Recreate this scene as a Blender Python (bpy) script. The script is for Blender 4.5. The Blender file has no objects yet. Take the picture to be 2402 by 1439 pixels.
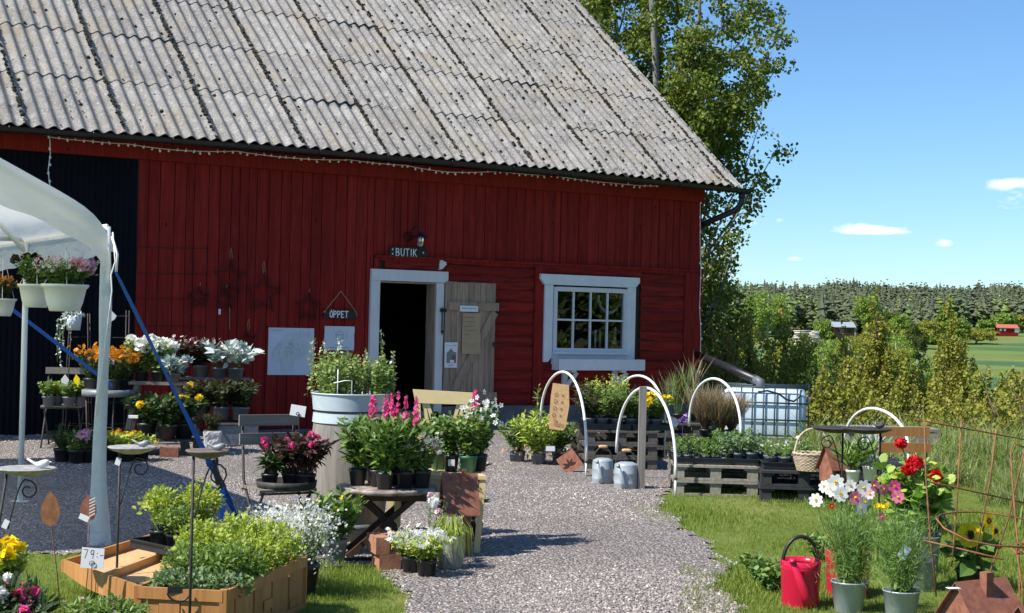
import bpy, math, random
import numpy as np
from math import sin, cos, pi, radians, sqrt
from mathutils import Matrix, Vector

# ---------------------------------------------------------------- camera, world, sun
F = 3470.0; CX, CY = 1201.0, 719.5; EYE = 1.62
sc = bpy.context.scene
col = sc.collection
camd = bpy.data.cameras.new('camera'); cam = bpy.data.objects.new('camera', camd); col.objects.link(cam)
CM = Matrix.Rotation(radians(90.5), 4, 'X') @ Matrix.Rotation(radians(1.35), 4, 'Z')
cam.matrix_world = Matrix.Translation((0, 0, EYE)) @ CM
camd.sensor_fit = 'HORIZONTAL'; camd.sensor_width = 36; camd.lens = 36 * F / 2402
camd.clip_start = 0.1; camd.clip_end = 6000
sc.camera = cam
sc.view_settings.view_transform = 'Standard'; sc.view_settings.look = 'None'
sc.view_settings.gamma = 1; sc.view_settings.exposure = 0.6
try: sc.view_settings.use_curve_mapping = False
except Exception: pass

SUN_EL = 50.0; SH = Vector((.89, .45)).normalized()          # direction shadows fall on the ground
SUNV = Vector((-SH.x * cos(radians(SUN_EL)), -SH.y * cos(radians(SUN_EL)), sin(radians(SUN_EL))))
w = bpy.data.worlds.new('World'); sc.world = w; w.use_nodes = True
nt = w.node_tree; nt.nodes.clear()
out = nt.nodes.new('ShaderNodeOutputWorld'); bg = nt.nodes.new('ShaderNodeBackground')
sky = nt.nodes.new('ShaderNodeTexSky'); sky.sky_type = 'NISHITA'; sky.sun_disc = False
sky.sun_elevation = radians(SUN_EL); sky.sun_rotation = math.atan2(SUNV.x, SUNV.y)
sky.altitude = 0; sky.air_density = 1.0; sky.dust_density = 0.0; sky.ozone_density = 2.2
bg.inputs['Strength'].default_value = 0.098
geo = nt.nodes.new('ShaderNodeNewGeometry')
def wmath(op, a, b=None, c=None):
    n = nt.nodes.new('ShaderNodeMath'); n.operation = op
    for i, v in enumerate((a, b, c)):
        if v is None: continue
        if isinstance(v, (int, float)): n.inputs[i].default_value = v
        else: nt.links.new(v, n.inputs[i])
    return n.outputs[0]
tc = nt.nodes.new('ShaderNodeTexCoord')
sep = nt.nodes.new('ShaderNodeSeparateXYZ'); nt.links.new(tc.outputs['Generated'], sep.inputs[0])
az = wmath('ARCTAN2', sep.outputs[0], sep.outputs[1])
el = wmath('ARCSINE', sep.outputs[2])
cmb = nt.nodes.new('ShaderNodeCombineXYZ'); nt.links.new(az, cmb.inputs[0]); nt.links.new(el, cmb.inputs[1])
ns = nt.nodes.new('ShaderNodeTexNoise'); ns.inputs['Scale'].default_value = 130; ns.inputs['Detail'].default_value = 5
mp = nt.nodes.new('ShaderNodeMapping'); mp.inputs['Scale'].default_value = (1, 2.0, 1)
nt.links.new(cmb.outputs[0], mp.inputs[0]); nt.links.new(mp.outputs[0], ns.inputs['Vector'])
# clouds: small cumulus low over the wood, each at its own bearing and elevation
def pix_dir(px, py):
    d = CM.to_3x3() @ Vector(((px - CX) / F, -(py - CY) / F, -1)); d.normalize(); return d
mask = None
for (px, py, rx, ry, k) in ((2012, 536, 60, 16, 1.3), (2070, 540, 66, 12, 1.25), (2040, 546, 105, 8, .85), (2217, 571, 26, 12, 1.2), (1863, 608, 24, 8, .9),
                            (1768, 524, 20, 12, .6), (1828, 519, 13, 13, .55), (2345, 432, 42, 17, 1.2), (2392, 428, 40, 16, 1.2), (2375, 465, 70, 40, .5), (2090, 500, 140, 60, .12), (1960, 575, 120, 14, .22)):
    d = pix_dir(px, py); a0 = math.atan2(d.x, d.y); e0 = math.asin(d.z)
    X = wmath('MULTIPLY', wmath('SUBTRACT', az, a0), F / rx / .8); Y = wmath('MULTIPLY', wmath('SUBTRACT', el, e0), F / ry / .72)
    r = wmath('SQRT', wmath('ADD', wmath('MULTIPLY', X, X), wmath('MULTIPLY', Y, Y)))
    m = wmath('MULTIPLY', wmath('SUBTRACT', 1.45, r), k)
    m = wmath('MAXIMUM', m, 0.0)
    mask = m if mask is None else wmath('ADD', mask, m)
cl = nt.nodes.new('ShaderNodeClamp'); nt.links.new(wmath('MULTIPLY', wmath('SUBTRACT', wmath('ADD', mask, .32), wmath('MULTIPLY', ns.outputs['Fac'], 1.55)), .85), cl.inputs[0])
mix = nt.nodes.new('ShaderNodeMix'); mix.data_type = 'RGBA'
nt.links.new(wmath('MULTIPLY', cl.outputs[0], 0.9), mix.inputs['Factor'])
hs = nt.nodes.new('ShaderNodeMix'); hs.data_type = 'RGBA'; hs.blend_type = 'MULTIPLY'; hs.inputs['Factor'].default_value = 1.0
nt.links.new(sky.outputs[0], hs.inputs['A']); hs.inputs['B'].default_value = (.60, .83, 1.06, 1)
nt.links.new(hs.outputs['Result'], mix.inputs['A']); mix.inputs['B'].default_value = (8.8, 9.0, 9.3, 1)
nt.links.new(mix.outputs['Result'], bg.inputs['Color']); nt.links.new(bg.outputs[0], out.inputs[0])
sund = bpy.data.lights.new('sun', 'SUN'); sund.energy = 4.6; sund.angle = radians(0.53); sund.color = (1.0, .95, .87)
sun = bpy.data.objects.new('sun', sund); col.objects.link(sun)
sun.rotation_euler = SUNV.to_track_quat('Z', 'Y').to_euler(); sun.location = (0, 0, 60)

# ---------------------------------------------------------------- helpers
CR = np.array(CM.to_3x3())
def ray(px, py): return CR @ np.array([(px - CX) / F, -(py - CY) / F, -1.0])
def G(px, py, z=0.0):                   # where the sight line through a photograph pixel meets height z
    d = ray(px, py); t = (z - EYE) / d[2]; return Vector((t * d[0], t * d[1], z))
def AT(px, py, Y):                      # the point on that sight line Y metres into the scene
    d = ray(px, py); t = Y / d[1]; return Vector((t * d[0], Y, EYE + t * d[2]))
_v = ray(7000, 885); PHI = math.atan2(_v[1], _v[0])
WD = Vector((cos(PHI), sin(PHI), 0)); WN = Vector((-sin(PHI), cos(PHI), 0)); P0 = G(0, 1023)
def WL(px, py, off=0.0):                # barn local coordinates (along the wall, into the barn, up) of a pixel
    d = Vector(ray(px, py)); o = Vector((0, 0, EYE)); q = P0 - WN * off
    t = ((q - o).dot(WN)) / d.dot(WN); p = o + d * t
    return Vector(((p - P0).dot(WD), -off, p.z))

class MB:
    def __init__(s): s.V = []; s.F = []; s.n = 0
    def add(s, v, f, mat=0, smooth=False):
        v = np.asarray(v, float).reshape(-1, 3)
        if isinstance(f, np.ndarray): s.F.append((f + s.n, mat, smooth))
        else:
            by = {}
            for q in f: by.setdefault(len(q), []).append(q)
            for q in by.values(): s.F.append((np.array(q, int) + s.n, mat, smooth))
        s.V.append(v); s.n += len(v); return s
    def box(s, c, d, rot=None, mat=0):
        h = np.array(d) / 2
        v = np.array([[x, y, z] for x in (-1, 1) for y in (-1, 1) for z in (-1, 1)]) * h
        if rot is not None: v = v @ np.array(rot.to_3x3() if isinstance(rot, Matrix) else Matrix.Rotation(rot, 3, 'Z')).T
        s.add(v + np.array(c), [(0, 1, 3, 2), (4, 6, 7, 5), (0, 4, 5, 1), (2, 3, 7, 6), (0, 2, 6, 4), (1, 5, 7, 3)], mat); return s
    def beam(s, p, q, a, b, up=(0, 0, 1), mat=0):      # a bar from p to q, a wide, b along up
        p = Vector(p); q = Vector(q); d = (q - p); L = d.length; d.normalize(); u = Vector(up)
        x = d.cross(u)
        if x.length < 1e-4: x = d.cross(Vector((0, 1, 0)))
        x.normalize(); y = x.cross(d)
        R = Matrix((x, d, y)).transposed()
        return s.box((p + q) / 2, (a, L, b), R, mat)
    def tube(s, pts, r, n=8, mat=0, closed=False, cap=True):
        P = [Vector(p) for p in pts]; m = len(P); rr = r if hasattr(r, '__len__') else [r] * m
        V = []; prev = None
        for i in range(m):
            a = P[(i - 1) % m] if (closed or i) else P[i]; b = P[(i + 1) % m] if (closed or i < m - 1) else P[i]
            t = (b - a).normalized()
            if prev is None:
                x = t.cross(Vector((0, 0, 1)))
                if x.length < .05: x = t.cross(Vector((0, 1, 0)))
            else: x = prev - t * prev.dot(t)
            x.normalize(); prev = x; y = t.cross(x)
            for k in range(n):
                A = 2 * pi * k / n; V.append(P[i] + (x * cos(A) + y * sin(A)) * rr[i])
        Fc = []
        for i in range(m if closed else m - 1):
            j = (i + 1) % m
            for k in range(n): l = (k + 1) % n; Fc.append((i * n + k, i * n + l, j * n + l, j * n + k))
        if cap and not closed: Fc.append(tuple(range(n))[::-1]); Fc.append(tuple(range((m - 1) * n, m * n)))
        s.add([tuple(v) for v in V], Fc, mat, n > 4); return s
    def lathe(s, prof, n=24, c=(0, 0, 0), mat=0, capb=False, capt=False, sx=1, sy=1, wob=None):
        V = []; m = len(prof)
        for (r, z) in prof:
            for k in range(n):
                A = 2 * pi * k / n; q = r * (wob(A, z) if wob else 1)
                V.append((c[0] + q * cos(A) * sx, c[1] + q * sin(A) * sy, c[2] + z))
        Fc = [(i * n + k, i * n + (k + 1) % n, (i + 1) * n + (k + 1) % n, (i + 1) * n + k) for i in range(m - 1) for k in range(n)]
        if capb: Fc.append(tuple(range(n))[::-1])
        if capt: Fc.append(tuple(range((m - 1) * n, m * n)))
        s.add(V, Fc, mat, True); return s
    def prism(s, poly, t, M=None, mat=0):              # outline in the xz plane, thickness t along y
        n = len(poly); V = [(x, -t / 2, z) for x, z in poly] + [(x, t / 2, z) for x, z in poly]
        if M is not None: V = [tuple(M @ Vector(v)) for v in V]
        s.add(V, [tuple(range(n)), tuple(range(n, 2 * n))[::-1]] + [(i, i + n, (i + 1) % n + n, (i + 1) % n) for i in range(n)], mat); return s
    def scat(s, T, P, D, N, S, mat=0, smooth=False, sw=None):   # copies of a small template as real faces
        tv, tf = T; P = np.asarray(P, float); n = len(P)
        if n == 0: return s
        D = nrm(np.asarray(D, float)); X = nrm(np.cross(D, N)); Z = np.cross(X, D)
        S = np.broadcast_to(np.asarray(S, float), (n,)); W = S if sw is None else S * sw
        V = (P[:, None, :] + tv[None, :, 0, None] * X[:, None, :] * W[:, None, None] + tv[None, :, 1, None] * D[:, None, :] * S[:, None, None]
             + tv[None, :, 2, None] * Z[:, None, :] * W[:, None, None])
        k = len(tv)
        for fa in tf:
            f = (np.arange(n) * k)[:, None, None] + fa[None, :, :]
            s.F.append((f.reshape(-1, fa.shape[1]) + s.n, mat, smooth))
        s.V.append(V.reshape(-1, 3)); s.n += n * k; return s
    def mesh(s, name, mats):
        me = bpy.data.meshes.new(name)
        V = np.concatenate(s.V).astype(np.float32); me.vertices.add(len(V)); me.vertices.foreach_set('co', V.ravel())
        li = np.concatenate([f.ravel() for f, _, _ in s.F]).astype(np.int32)
        sz = np.concatenate([np.full(len(f), f.shape[1]) for f, _, _ in s.F]).astype(np.int32)
        mi = np.concatenate([np.full(len(f), m) for f, m, _ in s.F]).astype(np.int32)
        sm = np.concatenate([np.full(len(f), b) for f, _, b in s.F]).astype(bool)
        me.loops.add(len(li)); me.loops.foreach_set('vertex_index', li)
        me.polygons.add(len(sz)); me.polygons.foreach_set('loop_start', np.concatenate([[0], np.cumsum(sz)[:-1]]).astype(np.int32))
        me.polygons.foreach_set('loop_total', sz)
        me.polygons.foreach_set('material_index', mi); me.polygons.foreach_set('use_smooth', sm)
        for m in (mats if isinstance(mats, (list, tuple)) else [mats]): me.materials.append(m)
        me.update(calc_edges=True); return me
def nrm(a): return a / np.maximum(np.linalg.norm(a, axis=-1, keepdims=True), 1e-9)
def tm(v, *f):
    by = {}
    for q in f: by.setdefault(len(q), []).append(q)
    return (np.array(v, float), [np.array(x, int) for x in by.values()])

def thing(name, label, cat, loc=(0, 0, 0), rz=0.0, group=None, kind=None, rot=None):
    o = bpy.data.objects.new(name, None); col.objects.link(o); o.location = loc
    o.rotation_euler = rot if rot else (0, 0, rz); o.empty_display_size = .1
    o['label'] = label; o['category'] = cat
    if group: o['group'] = group
    return o
def part(name, mb, mats, parent, label=None, kind=None, loc=None):
    me = mb if isinstance(mb, bpy.types.Mesh) else mb.mesh(name, mats)
    o = bpy.data.objects.new(name, me); col.objects.link(o); o.parent = parent
    if loc is not None: o.location = loc
    if label: o['label'] = label
    if kind: o['kind'] = kind
    return o
def solo(name, mb, mats, label, cat, loc=(0, 0, 0), rz=0.0, group=None, kind=None, rot=None):
    o = bpy.data.objects.new(name, mb.mesh(name, mats)); col.objects.link(o); o.location = loc
    o.rotation_euler = rot if rot else (0, 0, rz)
    if label: o['label'] = label
    if cat: o['category'] = cat
    if group: o['group'] = group
    if kind: o['kind'] = kind
    return o
def kids(o): return [c for c in bpy.data.objects if c.parent == o]
def copy_tree(o, loc=None, rz=None, label=None, scale=None, top=True):
    c = o.copy(); col.objects.link(c)
    if top:
        if loc is not None: c.location = loc
        if rz is not None: c.rotation_euler = (0, 0, rz)
        if label: c['label'] = label
        if scale: c.scale = scale if hasattr(scale, '__len__') else (scale,) * 3
    for k in kids(o):
        d = copy_tree(k, top=False); d.parent = c
    return c
def struct(name, mb, mats, kind='structure'):
    o = bpy.data.objects.new(name, mb.mesh(name, mats)); col.objects.link(o); o['kind'] = kind; return o

# ---------------------------------------------------------------- materials
def newmat(name):
    m = bpy.data.materials.new(name); m.use_nodes = True; t = m.node_tree; b = t.nodes['Principled BSDF']; return m, t, b
def lk(t, a, b): t.links.new(a, b)
def nod(t, typ, **kw):
    n = t.nodes.new(typ)
    for k, v in kw.items(): setattr(n, k, v)
    return n
def coords(t, scale=(1, 1, 1), src='Object'):
    c = nod(t, 'ShaderNodeTexCoord'); m = nod(t, 'ShaderNodeMapping'); m.inputs['Scale'].default_value = scale
    lk(t, c.outputs[src], m.inputs[0]); return m.outputs[0]
def noise(t, vec, s, d=4, r=.55):
    n = nod(t, 'ShaderNodeTexNoise'); n.inputs['Scale'].default_value = s; n.inputs['Detail'].default_value = d; n.inputs['Roughness'].default_value = r
    lk(t, vec, n.inputs['Vector']); return n.outputs['Fac']
def ramp(t, fac, stops, interp='LINEAR'):
    r = nod(t, 'ShaderNodeValToRGB'); r.color_ramp.interpolation = interp; e = r.color_ramp.elements
    while len(e) < len(stops): e.new(.5)
    for i, (p, c) in enumerate(stops): e[i].position = p; e[i].color = (*c, 1) if len(c) == 3 else c
    lk(t, fac, r.inputs[0]); return r.outputs[0]
def mixc(t, f, a, b, mode='MIX'):
    m = nod(t, 'ShaderNodeMix', data_type='RGBA', blend_type=mode)
    if isinstance(f, (int, float)): m.inputs['Factor'].default_value = f
    else: lk(t, f, m.inputs['Factor'])
    for v, k in ((a, 'A'), (b, 'B')):
        if isinstance(v, tuple): m.inputs[k].default_value = (*v, 1)
        else: lk(t, v, m.inputs[k])
    return m.outputs['Result']
def mth(t, op, a, b=None):
    n = nod(t, 'ShaderNodeMath', operation=op)
    for i, v in enumerate((a, b)):
        if v is None: continue
        if isinstance(v, (int, float)): n.inputs[i].default_value = v
        else: lk(t, v, n.inputs[i])
    return n.outputs[0]
def bump(t, b, h, st, dist=.01):
    n = nod(t, 'ShaderNodeBump'); n.inputs['Strength'].default_value = st; n.inputs['Distance'].default_value = dist
    lk(t, h, n.inputs['Height']); lk(t, n.outputs[0], b.inputs['Normal'])
def M(name, c1, c2=None, scale=12, rough=.6, st=.3, dist=.004, metal=0, stretch=(1, 1, 1), isl=0.0, spec=None, fine=6):
    m, t, b = newmat(name); v = coords(t, stretch); n = noise(t, v, scale)
    if c2 is None: c2 = tuple(x * .72 for x in c1)
    c = ramp(t, n, [(.33, c1), (.68, c2)])
    if isl:
        g = nod(t, 'ShaderNodeNewGeometry'); k = mth(t, 'ADD', mth(t, 'MULTIPLY', g.outputs['Random Per Island'], isl), 1 - isl / 2)
        cc = nod(t, 'ShaderNodeCombineXYZ'); [lk(t, k, cc.inputs[i]) for i in range(3)]
        c = mixc(t, 1.0, c, cc.outputs[0], 'MULTIPLY')
    lk(t, c, b.inputs['Base Color']); b.inputs['Roughness'].default_value = rough; b.inputs['Metallic'].default_value = metal
    if spec is not None: b.inputs['Specular IOR Level'].default_value = spec
    if st: bump(t, b, noise(t, v, scale * fine, 3), st, dist)
    return m
def ML(name, cols, trans=.3, rough=.45, spec=.35, tint=None):        # leaves: one colour per leaf
    m, t, b = newmat(name); g = nod(t, 'ShaderNodeNewGeometry')
    k = len(cols); c = ramp(t, g.outputs['Random Per Island'], [((i + .0) / max(1, k - 1), c) for i, c in enumerate(cols)])
    lk(t, c, b.inputs['Base Color']); b.inputs['Roughness'].default_value = rough; b.inputs['Specular IOR Level'].default_value = spec
    if trans:
        tr = nod(t, 'ShaderNodeBsdfTranslucent'); br = mixc(t, 1.0, c, (1.5, 1.45, .8) if tint is None else tint, 'MULTIPLY'); lk(t, br, tr.inputs[0])
        mx = nod(t, 'ShaderNodeMixShader'); mx.inputs[0].default_value = trans
        lk(t, b.outputs[0], mx.inputs[1]); lk(t, tr.outputs[0], mx.inputs[2]); lk(t, mx.outputs[0], t.nodes['Material Output'].inputs[0])
    return m

MT = {}
def wood(name, c1, c2, axis='z', rough=.75, isl=.35, k=1.0):
    st = {'z': (18, 18, 1.2), 'x': (1.2, 18, 18), 'y': (18, 1.2, 18)}[axis]
    m, t, b = newmat(name); v = coords(t, st); n = noise(t, v, 1.6 * k, 5, .65); n2 = noise(t, coords(t), 3 * k, 3)
    g = nod(t, 'ShaderNodeNewGeometry')
    c = ramp(t, n, [(.3, c1), (.7, c2)]); c = mixc(t, mth(t, 'MULTIPLY', n2, .35), c, tuple(x * .6 for x in c2))
    kk = mth(t, 'ADD', mth(t, 'MULTIPLY', g.outputs['Random Per Island'], isl), 1 - isl / 2)
    cc = nod(t, 'ShaderNodeCombineXYZ'); [lk(t, kk, cc.inputs[i]) for i in range(3)]
    lk(t, mixc(t, 1.0, c, cc.outputs[0], 'MULTIPLY'), b.inputs['Base Color']); b.inputs['Roughness'].default_value = rough
    b.inputs['Specular IOR Level'].default_value = .25
    bump(t, b, n, .5, .006); return m
def paintwear(m, axis):
    t = m.node_tree; b = t.nodes['Principled BSDF']; src = b.inputs['Base Color'].links[0].from_socket
    v = coords(t, (7, 7, .35) if axis == 'z' else (.35, 7, 7)); k = noise(t, v, 2.0, 6, .7)
    c = mixc(t, ramp(t, k, [(.45, (0, 0, 0)), (.68, (.6, .6, .6))]), src, (.11, .015, .013)); c = mixc(t, ramp(t, noise(t, coords(t, (30, 30, 2) if axis == 'z' else (2, 30, 30)), 1.5, 4, .7), [(.58, (0, 0, 0)), (.75, (.5, .5, .5))]), c, (.38, .052, .040))
    vo = nod(t, 'ShaderNodeTexVoronoi', feature='F1'); vo.inputs['Scale'].default_value = 1.0; lk(t, coords(t, (4.5, .1, 2.2) if axis == 'z' else (2.2, .1, 4.5)), vo.inputs['Vector'])
    c = mixc(t, ramp(t, vo.outputs['Distance'], [(.045, (.85, .85, .85)), (.075, (0, 0, 0))]), c, (.02, .006, .005)); lk(t, c, b.inputs['Base Color']); b.inputs['Specular IOR Level'].default_value = .08; return m
MT['red'] = wood('falu_red_paint', (.36, .033, .025), (.20, .018, .015), 'z', .9, .28)
MT['redh'] = wood('falu_red_logs', (.37, .034, .025), (.19, .018, .0145), 'x', .92, .25)
paintwear(MT['red'], 'z'); paintwear(MT['redh'], 'x')
MT['greyw'] = wood('weathered_wood', (.33, .30, .26), (.17, .15, .13), 'x')
MT['greywz'] = wood('weathered_wood_upright', (.36, .33, .29), (.19, .17, .15), 'z')
MT['doorw'] = wood('door_wood', (.50, .37, .26), (.24, .165, .115), 'z', .8, .4)
MT['pallet'] = wood('pallet_wood', (.40, .36, .29), (.20, .18, .15), 'y', .85, .5)
MT['palletm'] = wood('shaded_pallet_wood', (.17, .155, .135), (.08, .073, .065), 'y', .85, .5)  # pallet wood darkened: shading of the rear stacks put into the colour
MT['palletd'] = wood('dark_pallet_wood', (.060, .060, .062), (.028, .03, .034), 'y', .8, .3)
MT['pine'] = wood('pine_wood', (.72, .47, .24), (.60, .36, .16), 'y', .5, .25)
MT['crate'] = wood('crate_wood', (.56, .28, .10), (.42, .18, .055), 'z', .55, .3)
MT['yellow'] = M('yellow_paint', (.78, .62, .33), (.70, .53, .25), 6, .45, .1)
MT['darkw'] = wood('dark_stained_wood', (.085, .045, .028), (.035, .02, .014), 'z', .55)
MT['tabletop'] = M('peeling_tabletop', (.42, .36, .31), (.10, .06, .05), 14, .6, .4)
MT['black'] = M('black_metal', (.012, .012, .014), (.02, .02, .022), 10, .4, .1)
MT['blackp'] = M('black_plastic', (.016, .017, .019), (.030, .031, .034), 9, .42, .12)
MT['greyp'] = M('grey_plastic', (.13, .15, .17), (.10, .115, .13), 9, .5, .1)
MT['greenp'] = M('green_plastic', (.015, .12, .07), (.012, .09, .05), 9, .45, .1)
MT['zinc'] = M('zinc', (.44, .49, .51), (.34, .385, .41), 7, .42, .25, .003, .2)
MT['dish'] = M('pale_cast_metal', (.42, .42, .40), (.24, .235, .22), 30, .8, .5)
MT['dishb'] = M('brown_cast_metal', (.20, .16, .13), (.12, .095, .08), 30, .8, .5)
MT['tub'] = M('pale_zinc', (.56, .63, .67), (.47, .54, .58), 9, .5, .15, .002, .1)
MT['zincd'] = M('dull_zinc', (.26, .28, .295), (.18, .20, .21), 9, .5, .3, .003, .15, (1, 1, 3))
MT['rust'] = M('rust', (.33, .13, .078), (.19, .07, .042), 22, .8, .4)
MT['rustl'] = M('rust_orange', (.34, .14, .05), (.17, .065, .028), 20, .8, .3)
MT['rustd'] = M('dark_rust', (.022, .009, .007), (.04, .013, .010), 22, .85, .4)
MT['iron'] = M('dark_iron', (.07, .062, .058), (.035, .03, .028), 20, .65, .3, .002, .3)
MT['white'] = M('white_paint', (.78, .79, .80), (.70, .71, .72), 5, .55, .12)
MT['whitew'] = wood('weathered_white_paint', (.76, .77, .78), (.70, .70, .69), 'z', .65, .05)
MT['paper'] = M('paper', (.82, .82, .82), (.80, .80, .80), 4, .8, .05)
MT['posterp'] = M('poster_paper', (.62, .68, .76), (.58, .66, .72), 5, .7, .02)
MT['kraft'] = M('kraft_paper', (.46, .34, .20), (.42, .30, .17), 8, .85, .15)
MT['ink'] = M('grey_ink', (.10, .11, .12), None, 8, .9, 0)
MT['inkl'] = M('pale_ink', (.38, .44, .46), None, 8, .9, 0)
MT['mapg'] = M('map_tint', (.52, .62, .60), (.60, .66, .70), 30, .9, 0)
MT['chalk'] = M('white_lettering', (.88, .88, .88), (.8, .8, .8), 30, .8, 0)
MT['pvc'] = M('white_pvc', (.86, .86, .83), (.80, .80, .76), 5, .35, .05)
MT['tank'] = M('tank_plastic', (.56, .67, .76), (.50, .61, .71), 3, .35, .05)
MT['cage'] = M('tank_cage', (.045, .07, .085), (.03, .05, .06), 8, .5, .1, .002, .4)
MT['redp'] = M('crimson_enamel', (.62, .012, .055), (.57, .010, .045), 4, .22, .02)
MT['strap'] = M('blue_webbing', (.04, .19, .62), (.03, .14, .52), 60, .7, .3)
MT['hose'] = M('green_hose', (.01, .07, .06), (.008, .05, .045), 8, .5, .1)
MT['brick'] = M('red_brick', (.50, .23, .13), (.34, .15, .09), 16, .9, .6)
MT['soil'] = M('potting_soil', (.055, .03, .018), (.10, .045, .025), 60, .95, 1.0, .01)
MT['stone'] = M('foundation_stone', (.20, .19, .18), (.11, .105, .10), 6, .9, .8, .02)
MT['twine'] = M('jute_twine', (.42, .27, .15), None, 30, .9, .3)
MT['wick'] = M('wicker', (.58, .47, .34), (.42, .33, .23), 30, .75, .3, isl=.4)
MT['basketp'] = M('woven_pot', (.36, .35, .29), (.22, .22, .18), 25, .85, .4)
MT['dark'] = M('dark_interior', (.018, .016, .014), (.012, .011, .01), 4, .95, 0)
MT['candle'] = M('candle_wax', (.80, .78, .72), None, 5, .5, 0)
MT['log'] = M('pale_timber', (.72, .66, .56), (.45, .38, .30), 3, .8, .3, isl=.5)
MT['roofred'] = M('red_roof_tiles', (.50, .15, .09), (.42, .12, .075), 3, .8, .2)
MT['shedroof'] = M('sheet_roof', (.36, .40, .44), (.30, .34, .38), 2, .5, .1)
MT['bark'] = M('grey_bark', (.34, .34, .30), (.16, .15, .13), 9, .85, .5, stretch=(1, 1, .3))
MT['stem'] = M('green_stems', (.10, .17, .04), (.07, .12, .03), 9, .6, 0)
MT['stemd'] = M('brown_stems', (.10, .06, .03), (.06, .04, .02), 9, .7, 0)
# tent fabric: thin woven plastic, lets some light through
m, t, b = newmat('tent_fabric'); lk(t, ramp(t, noise(t, coords(t), 3), [(.3, (.93, .94, .95)), (.7, (.88, .90, .92))]), b.inputs['Base Color'])
b.inputs['Roughness'].default_value = .38
bump(t, b, noise(t, coords(t, (1.2, 1.2, 5)), 3.0, 5), .9, .07)
tr = nod(t, 'ShaderNodeBsdfTranslucent'); tr.inputs[0].default_value = (.93, .93, .88, 1); mx = nod(t, 'ShaderNodeMixShader'); mx.inputs[0].default_value = .64
lk(t, b.outputs[0], mx.inputs[1]); lk(t, tr.outputs[0], mx.inputs[2]); lk(t, mx.outputs[0], t.nodes['Material Output'].inputs[0]); MT['tent'] = m
# black corrugated wall
MT['blackwall'] = M('black_sheeting', (.0035, .0045, .009), (.0028, .0036, .007), 2, .7, 0, spec=.12)
# window glass
m, t, b = newmat('window_glass'); gl = nod(t, 'ShaderNodeBsdfGlossy'); gl.inputs['Roughness'].default_value = .015; gl.inputs[0].default_value = (1, 1, 1, 1)
tp = nod(t, 'ShaderNodeBsdfTransparent'); tp.inputs[0].default_value = (.86, .9, .88, 1); fr = nod(t, 'ShaderNodeFresnel'); fr.inputs[0].default_value = 1.55
mx = nod(t, 'ShaderNodeMixShader'); lk(t, mth(t, 'ADD', mth(t, 'MULTIPLY', fr.outputs[0], 1.3), .03), mx.inputs[0]); lk(t, tp.outputs[0], mx.inputs[1]); lk(t, gl.outputs[0], mx.inputs[2])
bump(t, gl, noise(t, coords(t), 5, 2), .05, .01)
lk(t, mx.outputs[0], t.nodes['Material Output'].inputs[0]); MT['glass'] = m
m, t, b = newmat('lamp_glass'); b.inputs['Transmission Weight'].default_value = .9; b.inputs['Roughness'].default_value = .05; b.inputs['Base Color'].default_value = (.9, .92, .9, 1); MT['lampglass'] = m
# lichened fibre cement roof
m, t, b = newmat('lichened_cement_sheet'); v = coords(t); g = nod(t, 'ShaderNodeNewGeometry')
base = ramp(t, noise(t, v, 3.2, 6, .7), [(.30, (.165, .157, .148)), (.5, (.25, .238, .222)), (.68, (.34, .325, .305))])
kk = mth(t, 'ADD', mth(t, 'MULTIPLY', g.outputs['Random Per Island'], .22), .89); cc = nod(t, 'ShaderNodeCombineXYZ'); [lk(t, kk, cc.inputs[i]) for i in range(3)]
base = mixc(t, 1.0, base, cc.outputs[0], 'MULTIPLY')
base = mixc(t, ramp(t, noise(t, v, 42, 4, .6), [(.54, (0, 0, 0)), (.66, (.8, .8, .8))]), base, (.52, .50, .45))
base = mixc(t, ramp(t, noise(t, v, 26, 5, .7), [(.56, (0, 0, 0)), (.64, (.9, .9, .9))]), base, (.15, .145, .13))
vo = nod(t, 'ShaderNodeTexVoronoi', feature='F1'); vo.inputs['Scale'].default_value = 5.5; vo.inputs['Randomness'].default_value = 1; lk(t, v, vo.inputs['Vector'])
sp = nod(t, 'ShaderNodeSeparateColor'); lk(t, vo.outputs['Color'], sp.inputs[0])
rad = mth(t, 'MULTIPLY', mth(t, 'POWER', sp.outputs[0], 3.0), .24)
base = mixc(t, mth(t, 'LESS_THAN', mth(t, 'ADD', vo.outputs['Distance'], mth(t, 'MULTIPLY', noise(t, v, 30, 2), .05)), rad), base, mixc(t, sp.outputs[1], (.10, .10, .09), (.34, .33, .30)))
base = mixc(t, ramp(t, noise(t, v, 1.7, 4), [(.5, (0, 0, 0)), (.75, (.5, .5, .5))]), base, (.30, .245, .16))
lk(t, base, b.inputs['Base Color']); b.inputs['Roughness'].default_value = .95; b.inputs['Specular IOR Level'].default_value = .15
bump(t, b, noise(t, v, 55, 4, .7), .7, .01); MT['roof'] = m
MT['moss'] = M('dark_moss', (.022, .022, .014), (.05, .045, .03), 30, 1, .8, .01)
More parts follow.
